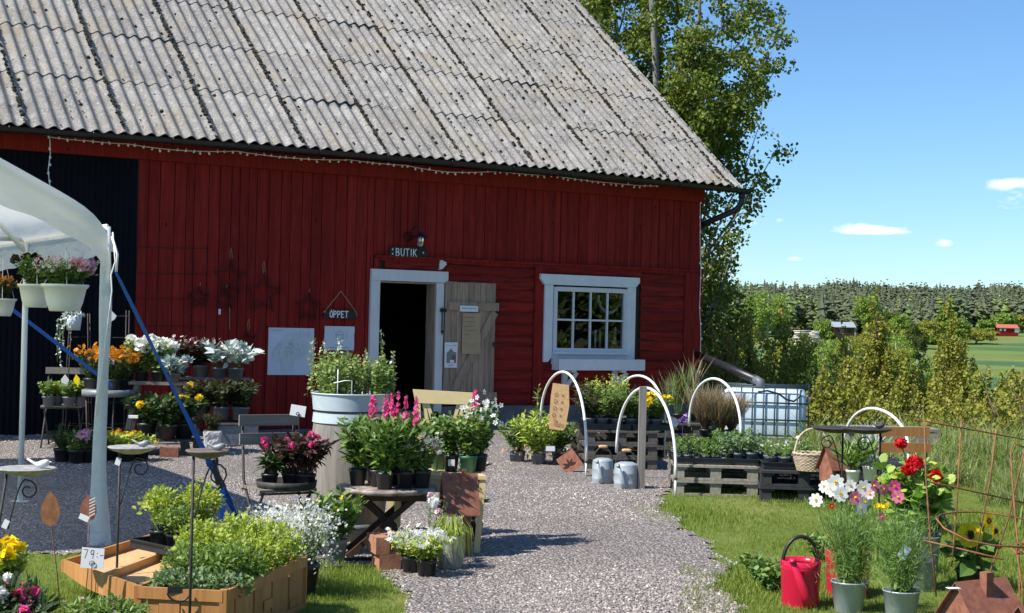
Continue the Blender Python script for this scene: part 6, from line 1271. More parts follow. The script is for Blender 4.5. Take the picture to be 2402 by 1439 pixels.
c = birdbath(63, 1102, 7.5, 132, 15, 'leaf shaped bird bath at the left edge with a leaning stake', 1, pp_bot=-.10); bird((c.x + .075, c.y, c.z + .004), pi, 'small pale bird on the leftmost bird bath', 'whitew')
kids(bpy.data.objects[[o.name for o in bpy.data.objects if o.name.startswith('bird_figure')][-1]])
c = birdbath(310, 1052, 7.9, 110, 280, 'scalloped bird bath on a stake in front of the crate lid'); bird((c.x + .06, c.y, c.z + .004), pi, 'small grey bird on the bird bath before the crate lid', 'zincd', .85)
c = birdbath(487, 1061, 6.75, 100, 453, 'rusty brown bird bath on the stake in front of the crate', mat='iron', plate='dishb'); bird((c.x + .05, c.y, c.z + .004), pi, 'small grey bird on the bird bath before the crate', 'zincd', .8)
solo('paper_tag', MB().box((0, 0, 0), (.028, .002, .04), Matrix.Rotation(.3, 3, 'Y')), MT['paper'], 'small tag tied to the bird bath stake before the lid', 'label', AT(277, 1083, 7.85)); solo('paper_tag', MB().box((0, 0, 0), (.028, .002, .045), Matrix.Rotation(.4, 3, 'Y')), MT['paper'], 'small tag on the leaning stake at the left edge', 'label', AT(13, 1230, 7.45))
# rusty leaf stakes
def leafstake(px, py, Y, wp, hp, fx_, label, slots=False, curv=.0):
    c = AT(px, py, Y); b = AT(fx_, 1430, Y); t = thing('leaf_stake', label, 'garden ornament', (b.x, Y, 0), 0, 'rusty leaf ornaments'); w_, h_ = wp / F * Y, hp / F * Y; o = c - t.location
    pts = [(0, -.5), (.32, -.42), (.5, -.15), (.46, .1), (.30, .32), (.12, .44), (0, .55), (-.14, .43), (-.30, .30), (-.44, .12), (-.5, -.15), (-.34, -.42)]; m_ = MB()
    m_.prism([(x * w_, z * h_) for x, z in pts], .003, Matrix.Translation(o)); part('leaf', m_, MT['rustl'] if not slots else MT['rust'], t)
    if slots:
        m_ = MB()
        for k in range(6): ribbon(m_, o + Vector((.006, -.0035, -h_ * .3 + k * h_ * .12)), o + Vector((w_ * .42, -.0035, -h_ * .18 + k * h_ * .12)), .0055)
        part('slot', m_, MT['whitew'], t)
    part('stem', MB().tube([(0, 0, 0), (o.x * .45 + curv, 0, o.z * .5), (o.x * .9 + curv * .6, 0, o.z * .85), (o.x, 0, o.z - h_ * .4)], .003, 5), MT['rust'], t); return c
leafstake(118, 1195, 7.4, 46, 80, 147, 'rusty leaf shaped ornament on a thin stake left of the price card'); c = leafstake(207, 1193, 7.4, 40, 62, 193, 'rusty slotted leaf ornament with a tag in front of the tent pole', True, .015)
solo('paper_tag', MB().box((0, 0, 0), (.05, .002, .028), Matrix.Rotation(.4, 3, 'Y')), MT['paper'], 'white tag tied under the slotted leaf ornament', 'label', AT(197, 1215, 7.37))
# ---------------------------------------------------------------- flowers at the lower left corner
def low(px, py, Y, lb, leaf, h_, s_, fl, L=.055, W=.45, name='potted_plant', n=40, grp='plants in the lower left corner', T=T4, pr=.07, per=11):
    c = AT(px, py, Y); z = max(0.0, c.z - h_ - .1); pp(name, lb, (c.x, c.y, 0), pr, .12 + z, 'blackp', leaf, lambda m, zz: stems(m, n, h_, s_, .05, zz, L, W, per, .1, T=T), grp, fl, stem='stem')
low(12, 1262, 6.9, 'yellow petunias at the left picture edge', 'lime', .16, .13, [('blossom', ['yel'], petal_balls(.040, 7, .030, k=14))], name='potted_petunia')
low(22, 1352, 6.35, 'pink and white snapdragons low in the left corner', 'dkgreen', .2, .14, [('blossom', ['pink'], petal_balls(.026, 8, .019, k=12)), ('pale_blossom', ['whitef'], petal_balls(.030, 5, .022))], .085, .3, 'potted_snapdragon', T=T8)
low(2, 1400, 6.2, 'pink petunias in the very lower left corner', 'dkgreen', .18, .13, [('blossom', ['pink'], petal_balls(.028, 7, .020, k=12)), ('pale_blossom', ['blush'], petal_balls(.03, 5, .02))], .07, .35, 'potted_petunia')
low(72, 1392, 6.3, 'dark narrow leaved plant between the pink flowers and the herbs', 'dkgreen', .2, .13, None, .10, .26, T=T8, n=30)
for px, py, lb in ((205, 1405, 'bright green rosette plant left of the crate front'), (245, 1398, 'bright green plant below the bird bath stake'), (292, 1412, 'bright green plant touching the crate front')): low(px, py, 6.75, lb, 'herb', .13, .12, [('blossom', ['pinkl'], blooms(F5, .010, 8, rs=.03))], .05, .28, n=60)
# ---------------------------------------------------------------- pallets, hoops and seedlings on the right
gA = G(1380, 1112); gB = G(1578, 1162); RZA = .10; RZB = -.06
PD = [gB]
for k in range(2): pallet((gB.x, gB.y, .146 * k), RZB, 'lower pallet of the front grey stack' if k == 0 else 'upper pallet of the front grey stack carrying seedlings')
gA2 = Vector((gA.x - .02, gA.y, 0))
for k in range(3): pallet((gA2.x + .0, gA2.y + .35, .146 * k), RZA, ['lowest pallet of the rear stack behind the watering cans', 'middle pallet of the rear stack behind the watering cans', 'topmost pallet of the rear stack, under the fern pots'][k], 'palletm')
for k in range(3): pallet((gA2.x - .16 + .82, gA2.y + .50 + 1.25, .146 * k), RZA, ['lowest pallet of the far stack under the ornamental grasses', 'middle pallet of the far stack under the grasses', 'topmost pallet of the far stack, under the grasses'][k], 'palletm')
gC = G(1782, 1178); 
for k in range(2): pallet((gC.x, gC.y, .146 * k), RZB, ['lower dark stained pallet under the basket', 'upper dark stained pallet carrying the basket'][k], 'palletd')
gD = G(1975, 1172); pallet((gD.x, gD.y + .5, .0), RZB, 'dark stained pallet under the rusty bird house', 'palletd'); pallet((gD.x, gD.y + .5, .146), RZB, 'dark upper pallet behind the cosmos flowers', 'palletd')
TZ = .295
def onB(u, v, z=TZ, g=None, rz=RZB): o = g or gB; return Vector((o.x + u * cos(rz) - v * sin(rz), o.y + u * sin(rz) + v * cos(rz), z))
def seedtray(p, rz, nx_, ny_, leaf, label, pr=.033, h_=.10, w_=.52, d=.30, pm='greyp', L=.035, W=.6, hv=.35, group='trays of young plants', st_n=6, fl=None, T=T4):
    t = tray(p, rz, w_, d, label, .055, 'blackp', group)
    proto = []
    R2 = Matrix.Rotation(rz, 3, 'Z')
    for i in range(nx_):
        for j in range(ny_):
            q = R2 @ Vector(((i + .5) / nx_ * w_ - w_ / 2, (j + .5) / ny_ * d - d / 2, .008)); pos = Vector(p) + q
            if len(proto) < 3:
                o = pp('young_plant', 'young plant in the ' + label, pos, pr, pr * 1.9, pm, leaf, lambda m, z: stems(m, st_n, h_, pr * 2.0, pr * .5, z, L, W, 9, .15, T=T, hv=hv), 'young plants in the ' + label, fl); proto.append(o)
            else: copy_tree(proto[rng.integers(0, 3)], loc=pos, rz=rng.random() * 6.28, scale=float(rng.uniform(.85, 1.15)))
    return t
seedtray(onB(.27, .22), RZB, 6, 3, 'green', 'front left seedling tray on the near pallets', h_=.13, st_n=5)
seedtray(onB(.62, .24), RZB - .03, 3, 2, 'sage', 'front right tray on the near pallets', .052, .21, L=.045, W=.75, T=TR, st_n=10, w_=.38)
seedtray(onB(.25, .62), RZB, 5, 3, 'herb', 'rear left seedling tray on the near pallets', .036, .12, st_n=6)
seedtray(onB(.60, .62), RZB, 3, 2, 'green', 'rear right tray on the near pallets', .055, .20, L=.05, W=.7, T=TR, st_n=11, w_=.40)
seedtray(onB(.40, 1.0), RZB, 6, 3, 'green', 'furthest tray on the near pallets', .04, .12, st_n=7, w_=.62)
seedtray(onB(.25, .30, .295, gC), RZB, 3, 2, 'herb', 'tray of snowdrop like plants left on the dark pallets', .052, .14, w_=.40, st_n=10, L=.05, W=.3, fl=[('blossom', ['whitef'], blooms(F5, .014, 5, rs=.02))])
seedtray(onB(.30, .80, .295, gC), RZB, 4, 2, 'herb', 'rear tray on the dark pallets behind the basket', .05, .16, w_=.55, st_n=10, L=.06, W=.25)
seedtray((G(1850, 1085).x, 16.1, .02), .0, 6, 3, 'herb', 'tray of bright green perennials in front of the water tank', .05, .24, w_=.9, d=.5, st_n=10, L=.07, W=.25)
seedtray((G(1850, 1085).x - .1, 17.4, .02), .0, 6, 2, 'dry', 'tray of brownish sedum below the water tank', .05, .22, w_=1.1, d=.4, st_n=8, L=.06, W=.35)
# pots on the rear stacks: ferns, yellow flowers, maroon plants, grasses
A_T = .438 + .005
def onA(u, v, z=A_T): return onB(u, v, z, gA2 + Vector((0, .35, 0)), RZA)
g_ = 'plants on the rear pallets'
tray(onA(.22, .20), RZA, .56, .32, 'black carrier tray of fern pots on the rear pallets, left', .06, group=None); tray(onA(.74, .22), RZA, .42, .32, 'black carrier tray on the rear pallets, right', .06)
spec = [(.05, .12, 'dahlia', .24, .15, .045, 'left corner fern pot on the rear pallets', 0), (.20, .12, 'herb', .30, .17, .05, 'light green fern, front left on the rear pallets', 0), (.36, .12, 'herb', .34, .17, .05, 'tall light green fern on the rear pallets', 0), (.10, .35, 'dahlia', .36, .17, .06, 'dark leaved plant at the back left of the rear pallets', 0), (.32, .42, 'lime', .44, .20, .05, 'bright yellow green fern highest on the rear pallets', 0), (.52, .15, 'green', .24, .15, .045, 'leafy pot beside the wooden stake on the rear pallets', 0),
        (.66, .12, 'green', .24, .15, .045, 'yellow flowered pot right of the wooden stake', 4), (.80, .14, 'green', .25, .15, .045, 'yellow flowered pot at the right of the rear pallets', 5), (.60, .42, 'maroon', .30, .16, .06, 'dark maroon leaved plant behind the yellow flowers', 0), (.84, .40, 'dkgreen', .28, .16, .06, 'dark green plant behind the white hoop', 0)]
for u, v, lm, h_, s_, L, lb, ny in spec:
    pp('potted_perennial', lb, onA(u, v, A_T + .008), .062, .10, 'greyp', lm, lambda m, z: stems(m, 34, h_, s_ * 1.15, .03, z, L * 1.15, .34, 17, .12, bend=.35), g_, [('blossom', ['yel'], petal_balls(.028, ny, .024))] if ny else None, stem='stemd')
fx2 = gA2 + Vector((.66, 1.75, 0))
for i, (px, Y, h_, lm, s_, n_, lb) in enumerate(((1590, 17.6, .56, 'herb', .16, 20, 'tall green ornamental grass behind the front hoop'), (1622, 17.9, .66, 'dry', .15, 18, 'tall reddish ornamental grass by the barn corner'), (1560, 18.0, .44, 'dry', .2, 24, 'low dry ornamental grass by the wall'),
                                            (1655, 16.9, .48, 'dry', .26, 170, 'fine brown sedge inside the rear hoop, left'), (1690, 16.8, .46, 'dry', .27, 190, 'fine brown sedge inside the rear hoop, middle'), (1716, 16.9, .40, 'dry', .24, 150, 'fine brown sedge inside the rear hoop, right'))):
    c = FP(px, 1010, Y); fine = i > 2
    pp('ornamental_grass', lb, (c.x, c.y, .445 if not fine else .32), .075, .10, 'blackp', lm, lambda m, z: stems(m, n_, h_, s_, .035, z, h_ * (.5 if not fine else .45), .035 if not fine else .02, 2 if not fine else 3, .25, TL, up=2.2, lj=.2, sr=.0025 if not fine else .0015), 'ornamental grasses', stem='stemd' if fine else 'stem')
for px, py, Y, lb, rr in ((1583, 991, 16.4, 'white plant label tilted behind the front hoop', .6),): solo('plant_label', MB().box((0, 0, 0), (.085, .003, .085), Matrix.Rotation(rr, 3, 'Y')), MT['paper'], lb, 'label', AT(px, py, Y))
m_ = MB(); petal_balls(.022, 5, .02)(m_, np.array([[0, 0, 0], [.03, 0, .03], [-.03, 0, -.02], [.02, 0, -.03], [.04, 0, 0]])); m_.tube([(0, .01, -.55), (0, .01, 0)], .003, 4); solo('flower_sprig', m_, MT['lav'], 'lilac flower sprig beside the tilted white label', 'flower', AT(1602, 983, 16.3))
# hoops
def hoop(pa, pb, ya, yb, top, label, za=None):
    a = AT(*pa, ya); b = AT(*pb, yb); m_ = (a + b) / 2; T_ = AT(*top, m_.y); H_ = T_.z; q = []
    z0 = min(a.z, b.z); q.append(a); t = thing('plastic_hoop', label, 'hoop', (a.x, a.y, 0), 0, 'white plastic hoops over the plants'); pts = []
    for k in range(25):
        th_ = pi * k / 24; f = .5 - .5 * cos(th_); base = a.lerp(b, f); pts.append(Vector((base.x, base.y, base.z + (H_ - (a.z * (1 - f) + b.z * f)) * sin(th_) ** .86)))
    part('tube', MB().tube([tuple(p - t.location) for p in pts], .0145, 10), MT['pvc'], t)
    part('clip', MB().tube([tuple(a - t.location + Vector((0, 0, .0))), tuple(a - t.location + Vector((0, 0, .015)))], .018, 8), MT['blackp'], t); part('peg', MB().tube([tuple(a - t.location), (0, 0, max(.0, a.z - .35))], .010, 6), MT['pvc'], t)
hoop((1375, 1085), (1268, 990), 15.3, 16.9, (1325, 873), 'white hoop nearest the door, carrying the wooden board')
hoop((1585, 1125), (1446, 1062), 13.8, 15.2, (1512, 910), 'white hoop behind the wooden stake on the near pallets'); hoop((1560, 1000), (1441, 972), 16.6, 17.9, (1502, 882), 'taller white hoop standing behind the wooden stake')
hoop((1738, 1028), (1616, 1000), 15.1, 16.4, (1681, 889), 'white hoop left of the water tank around the sedges'); hoop((2131, 1062), (1978, 1060), 13.4, 14.6, (2046, 959), 'white hoop right of the water tank behind the bird baths')
sp0 = G(1503, 1149); solo('wooden_stake', MB().box((0, 0, .5), (.068, .045, 1.0)), MT['greywz'], 'square weathered wooden stake between the hoops', 'post', sp0, .1)
# wooden board with drawn faces
c = AT(1312, 955, 15.2); t = thing('cutting_board', 'tilted wooden board with drawn faces hung on the white hoop', 'sign', c, 0, rot=(-.05, .10, 0)); m_ = MB()
m_.prism([(-.085, -.20), (-.075, -.235), (.07, -.235), (.088, -.20), (.10, .02), (.07, .235), (-.095, .235), (-.10, .1)], .016, Matrix.Rotation(0, 4, 'X')); part('board', m_, MT['pine'], t); m_ = MB()
for k in range(4):
    z = .12 - k * .07; q = [(-.045 + .018 * cos(a), z + .02 * sin(a)) for a in np.linspace(0, 6.28, 9)]
    for a, b in zip(q, q[1:]): ribbon(m_, Vector((a[0], -.011, a[1])), Vector((b[0], -.011, b[1])), .004)
    ribbon(m_, Vector((-.052, -.011, z - .006)), Vector((-.038, -.011, z - .006)), .003); ribbon(m_, Vector((.01, -.011, z + .01)), Vector((.035, -.011, z - .012)), .005); ribbon(m_, Vector((.01, -.011, z - .014)), Vector((.034, -.011, z + .012)), .004)
for k in range(4): ribbon(m_, Vector((-.04, -.011, -.13 - .02 * k)), Vector((.0 + .01 * k, -.011, -.15 - .018 * k)), .004); ribbon(m_, Vector((.02, -.011, -.17 - .01 * k)), Vector((.07, -.011, -.172 - .01 * k)), .003)
part('drawing', m_, MT['darkw'], t)
# big leafy perennial left of the stack, labels
for px, py, lb, n_, s_, h_ in ((1215, 1085, 'leafy perennial with light green leaves left of the large one', 30, .24, .36), (1262, 1092, 'largest leafy perennial standing on the gravel beside the door path', 56, .32, .50), (1310, 1085, 'leafy perennial under the wooden board', 30, .22, .36)):
    pp('potted_perennial', lb, G(px, py), .085, .13, 'greyp', 'lime' if n_ == 56 else 'herb', lambda m, z: stems(m, n_, h_, s_, .05, z, .10, .34, 11, .15, T8, up=.5, sr=.004), 'leafy perennials on the gravel', [('dry_leaf', ['dryleaf'], lambda m, tp: m.scat(T8, np.stack([rng.normal(0, .10, 26), rng.normal(0, .08, 26), .10 + .08 * rng.random(26)], 1), rng.normal(0, 1, (26, 3)), rng.normal(0, 1, (26, 3)), .08, 0, sw=.35))], stem='stem')
c = G(1258, 1070); t = MB(); t.tube([(0, 0, .1), (0, 0, .5), (.02, 0, .78)], .004, 4); o = thing('potted_thistle', 'single upright leafy stem rising before the red wall', 'potted plant', c + Vector((0, .3, 0))); pot(o, .07, .12); m_ = MB(); stems(m_, 3, .78, .03, .01, .1, .10, .32, 16, .3, T8, hv=.1, sr=.004); part('foliage', m_, [MT['green'], MT['stem']], o)
solo('flower_pot', potmesh(.05, .10), MT['greyp'], 'small empty grey pot tipped on the gravel', 'pot', G(1203, 1085) + Vector((0, 0, .02)), 0, rot=(.3, .1, 0)); solo('pot_tag', MB().box((0, 0, 0), (.09, .002, .05)), MT['paper'], 'white label on the largest leafy perennial', 'label', AT(1291, 1053, 14.8), .1)
# rusty metal sheet with a cut dragonfly
c = G(1336, 1112); t = thing('metal_panel', 'square rusty metal panel with a cut leaf motif leaning at an angle', 'garden ornament', c + Vector((0, .05, .12)), 0, rot=(-.35, -.62, .1)); part('plate', MB().box((0, 0, 0), (.21, .004, .21)), MT['rust'], t)
m_ = MB(); m_.scat(T8, [[-.02, -.006, -.03]] * 5, [[.2, 0, 1], [.8, 0, .6], [-.7, 0, .7], [1, 0, -.1], [-.9, 0, .1]], [[0, -1, 0]] * 5, .085, 0, sw=.3); part('motif', m_, MT['rustd'], t)
# zinc watering cans
def can(p, rz, r, h, label, body, grip, group, hcol, tall=False, sx=-1):
    t = thing('watering_can', label, 'watering can', p, rz, group); m_ = MB()
    m_.lathe([(r * .97, 0), (r, .006), (r, h * .22), (r * 1.015, h * .235), (r, h * .25), (r, h * .60), (r * 1.015, h * .615), (r, h * .63), (r * .98, h * .93), (r * .95, h * .97), (r * .55, h * 1.04), (.001, h * 1.05)] if not tall else [(r * .86, 0), (r * .88, .008), (r * .97, h * .82), (r * .985, h * .835), (r * .97, h * .85), (r * .985, h * .87), (r * .985, h * .88), (r * 1.0, h), (r * .97, h), (r * .93, h * .9)], 36, capb=True)
    part('body', m_, MT[body], t); y0 = 0
    if tall: part('base', MB().lathe([(.001, .02), (r * .85, .02)], 24), MT[body], t)
    # long spout from the foot of the can
    s0 = Vector((sx * 0 + .02 * sx, -r * .92, h * .12)); s1 = Vector((sx * r * (.75 if not tall else -.86), -r * 1.28, h * (.93 if not tall else 1.05)))
    part('spout', MB().tube([tuple(s0), tuple(s0.lerp(s1, .25)), tuple(s1)], [.032 if not tall else .036, .026, .014 if not tall else .017], 12).tube([tuple(s1 - (s1 - s0).normalized() * .005), tuple(s1 + (s1 - s0).normalized() * .015)], [.018 if not tall else .022, .020 if not tall else .024], 12), MT[body], t)
    part('spout_brace', MB().tube([tuple(s0.lerp(s1, .62)), (sx * .06 if not tall else -.02, -r * .98, h * .78)], .006, 6), MT[body], t)
    hr = r * .92; hz = h * (.86 if not tall else .90); hh = h * (.62 if not tall else .58); q = [(hr * cos(a) * (1.0), 0, hz + hh * sin(a)) for a in np.linspace(0, pi, 20)]; hd = part('handle', MB().tube(q, .008 if not tall else .011, 8), MT[hcol], t)
    if grip: part('grip', MB().tube([(-.045, 0, hz + hh + .001), (-.02, 0, hz + hh + .004), (.02, 0, hz + hh + .004), (.045, 0, hz + hh + .001)], [.014, .016, .016, .014], 10), MT[grip], hd)
    return t
c = G(1413, 1136); can(c, .1, .105, .25, 'left grey zinc watering can beside the pallets', 'zinc', 'pine', 'grey watering cans', 'iron'); c = G(1468, 1147); can(c, .0, .118, .25, 'right grey zinc watering can next to the wooden stake', 'zinc', 'pine', 'grey watering cans', 'iron')
c = G(1876, 1425); can(c, .15, .118, .275, 'crimson watering can with a black handle standing on the lawn', 'redp', None, 'crimson watering cans', 'black', True, 1)
c = G(1987, 1396); can(c, .3, .140, .275, 'second crimson watering can half hidden behind the cosmos pots', 'redp', None, 'crimson watering cans', 'black', True, 1)
# water tank
Y0 = 21.0; a = AT(1688, 905, Y0 + .13); b = AT(1897, 912, Y0 - .12); wx = (b - a); wx.z = 0; rz_ = math.atan2(wx.y, wx.x); W_ = wx.length; D_ = 1.0; HT = 1.02; zb = b.z - HT
t = thing('water_tank', 'white plastic water tank in a dark steel cage by the barn corner', 'tank', (a.x, a.y, zb), rz_); m_ = MB()
nx_, nz_ = 28, 20
def tk(x, y, z): return (x, y, z)
import itertools
bmv = []; 
def rr_box(m_, x0, x1, y0, y1, z0, z1, r):
    prof = []; k = 6
    for (cx, cy_, a0) in ((x1 - r, y1 - r, 0), (x0 + r, y1 - r, pi / 2), (x0 + r, y0 + r, pi), (x1 - r, y0 + r, 1.5 * pi)): prof += [(cx + r * cos(a0 + i * pi / 2 / k), cy_ + r * sin(a0 + i * pi / 2 / k)) for i in range(k + 1)]
    n = len(prof); V = []; lv = [(z0, .03), (z0 + .03, 0), (z1 - r * .7, 0), (z1 - r * .25, r * .3), (z1, r * .9)]; cx, cy_ = (x0 + x1) / 2, (y0 + y1) / 2
    for z, ins in lv: V += [(cx + (x - cx) * (1 - ins / (x1 - x0) * 2), cy_ + (y - cy_) * (1 - ins / (y1 - y0) * 2), z) for x, y in prof]
    m_.add(V, [(j * n + i, j * n + (i + 1) % n, (j + 1) * n + (i + 1) % n, (j + 1) * n + i) for j in range(len(lv) - 1) for i in range(n)] + [tuple(range((len(lv) - 1) * n, len(lv) * n))], 0, True)
rr_box(m_, .03, W_ - .03, .03, D_ - .03, .10, HT - .03, .12); part('tank_body', m_, MT['tank'], t)
m_ = MB()
def face_bars(m_, P, Q):
    P = Vector(P); Q = Vector(Q); n = int((Q - P).length / .145)
    for k in range(n + 1): p = P.lerp(Q, k / n); m_.tube([(p.x, p.y, .10), (p.x, p.y, HT)], .011, 6)
    for z in (.12, .34, .56, .80, HT): m_.tube([(P.x, P.y, z), (Q.x, Q.y, z)], .013, 6)
face_bars(m_, (0, 0, 0), (W_, 0, 0)); face_bars(m_, (W_, 0, 0), (W_, D_, 0)); face_bars(m_, (0, 0, 0), (0, D_, 0)); face_bars(m_, (0, D_, 0), (W_, D_, 0))
for y in (.33, .66): m_.tube([(0, y, HT + .01), (W_, y, HT + .01)], .012, 6)
part('cage', m_, MT['cage'], t); part('cap', MB().lathe([(.09, HT - .03), (.09, HT + .015), (.001, HT + .02)], 20, (W_ * .5, .5, 0)), MT['cage'], t); m_ = MB()
for y in (.07, .5, .93): m_.box((W_ / 2, y, .02), (W_, .1, .02)); 
for x in (.07, W_ / 2, W_ - .07): m_.box((x, .5, .06), (.1, 1.0, .06))
part('base', m_, MT['cage'], t)
q = [AT(px, py, Y0 - .35) - t.location for px, py in ((1778, 920), (1800, 917), (1828, 925), (1845, 938), (1862, 942), (1875, 932), (1880, 915))]; Rz = Matrix.Rotation(-rz_, 3, 'Z'); part('overflow_hose', MB().tube([tuple(Rz @ v) for v in q], .014, 8), MT['black'], t)
p0 = AT(1636, 832, 23.9); p1 = AT(1772, 891, 21.3); t = thing('rain_pipe', 'sloping black pipe from the barn corner to the water tank', 'pipe', p0); part('pipe', MB().tube([(0, 0, 0), tuple(p1 - p0)], .062, 14), MT['black'], t); part('elbow', MB().tube([tuple(p1 - p0 - (p1 - p0).normalized() * .06), tuple(p1 - p0 + Vector((.06, -.05, -.03))), tuple(p1 - p0 + Vector((.08, -.06, -.17)))], .068, 14), MT['greyp'], t)
# basket
c = AT(1905, 1112, 13.55); t = thing('wicker_basket', 'wicker basket with a tall handle on the dark pallets', 'basket', (c.x, c.y, .30)); RB = 43 / F * 13.5
m_ = MB()
for k in range(11):
    z = .006 + .0135 * k; r_ = RB * (.80 + .2 * min(1, k / 8)); nn_ = 44; pts = [((r_ + .004 * (1 if (i + k) % 2 else -1)) * cos(2 * pi * i / nn_), (r_ + .004 * (1 if (i + k) % 2 else -1)) * .8 * sin(2 * pi * i / nn_), z) for i in range(nn_)]; m_.tube(pts, .0065, 5, closed=True)
m_.lathe([(.001, .004), (RB * .8, .004)], 20, sy=.8); part('body', m_, MT['wick'], t)
part('rim', MB().tube([(RB * 1.03 * cos(a), RB * .83 * sin(a), .158 + .006 * sin(a * 20)) for a in np.linspace(0, 6.283, 61)[:-1]], .012, 6, closed=True), MT['wick'], t)
part('handle', MB().tube([(RB * cos(a), .01 * sin(a * 6), .13 + .255 * sin(a)) for a in np.linspace(0, pi, 26)], .010, 7).tube([(RB * 1.0 * cos(a), .012 * cos(a * 14), .13 + .258 * sin(a)) for a in np.linspace(0, pi, 60)], .006, 5), MT['wick'], t)
c = AT(1958, 1110, 13.0); birdhouse((c.x, c.y, .15), .5, 'rusty bird house between the basket and the bird bath stakes', .20, .17, .16, .16, .12, 'rust')
pp('potted_lily', 'green and reddish strap leaved plant in a white pot on the dark pallet', AT(2000, 1130, 12.6).xy.to_3d() + Vector((0, 0, .30)), .06, .11, 'pvc', 'herb', lambda m, z: stems(m, 26, .24, .16, .03, z, .2, .12, 3, .1, TL, up=1.2), None)
pp('potted_spider_plant', 'striped drooping plant in a white pot beside the bird bath stake', AT(2040, 1125, 12.8).xy.to_3d() + Vector((0, 0, .30)), .065, .12, 'pvc', 'silver', lambda m, z: stems(m, 16, .36, .14, .03, z, .2, .05, 3, .1, TL, up=1.6), None)
# right bird baths, dark
t_ = dict(mat='black', plate='iron', group='dark bird baths on stakes')
birdbath(1962, 1006, 10.6, 112, 1976, 'dark bird bath with its stake left of the white hoop foot', -1, **t_); c = birdbath(2033, 1008, 10.2, 112, 2064, 'dark bird bath with a bird, before the white hoop', -1, **t_); bird((c.x + .09, c.y, c.z + .006), 2.6, 'small dark bird on the bird bath before the hoop', 'iron', .9)
# slatted garden chair, plank table
c = FP(2140, 1200, 11.6); folding_chair((c.x + .02, c.y, 0), .25, 'brown slatted garden chair beyond the red geraniums', .42, .42, .83, 'crate', 'black')
a = AT(1988, 1002, 18.0); t = thing('plank_table', 'low weathered plank table in the tall grass', 'table', (a.x, a.y, land_h(a.x, 18.0) * 1.0), .0); h_ = a.z - t.location.z; part('tabletop', MB().box((.55, .2, h_ - .02), (1.15, .5, .035)).box((.62, -.04, h_ - .12), (.95, .03, .14)), MT['greyw'], t)
for x in (.05, 1.05): part('leg', MB().box((x, .2, h_ / 2 - .03), (.07, .4, h_ - .04)), MT['greyw'], t)
# geraniums in the zinc bucket
c = G(2160, 1384); t = thing('potted_geranium', 'tall red geranium in a large grey zinc bucket', 'potted plant', c); part('bucket', MB().lathe([(.085, 0), (.088, .004), (.100, .18), (.103, .185), (.101, .19), (.112, .33), (.118, .335), (.114, .34), (.106, .32)], 36, capb=True), MT['zincd'], t); part('soil', MB().lathe([(.107, .31), (.001, .315)], 16), MT['soil'], t); part('inner_pot', MB().lathe([(.095, .30), (.108, .40), (.100, .40), (.09, .31)], 24), MT['blackp'], t)
m_ = MB(); stems(m_, 40, .50, .24, .06, .34, .085, .95, 8, .05, TR, up=.3, c=(-.05, 0), sr=.004, smat=1); stems(m_, 16, .30, .20, .05, .34, .10, .95, 5, .1, TR, up=.2, sr=.003)
hd = [AT(px, py, 9.15 + dy) - c for px, py, dy in ((2112, 1040, .0), (2145, 1085, -.05), (2132, 1101, -.1), (2192, 1118, -.05))]
for q in hd: m_.tube([(0, 0, .5), tuple(Vector((q.x * .7, q.y, q.z - .12))), tuple(q)], .0035, 5, 1)
part('foliage', m_, [MT['geran'], MT['stem']], t)
for i, q in enumerate(hd): m_ = MB(); D = nrm(rng.normal(0, 1, (70, 3))); m_.scat(F5, np.array(q) + D * np.array([.040, .038, .031]) * (1 if i else .7) * rng.uniform(.7, 1.1, (70, 1)), rng.normal(0, 1, (70, 3)), D + rng.normal(0, .4, (70, 3)), .020); part('flower_head', m_, MT['redf'], t)
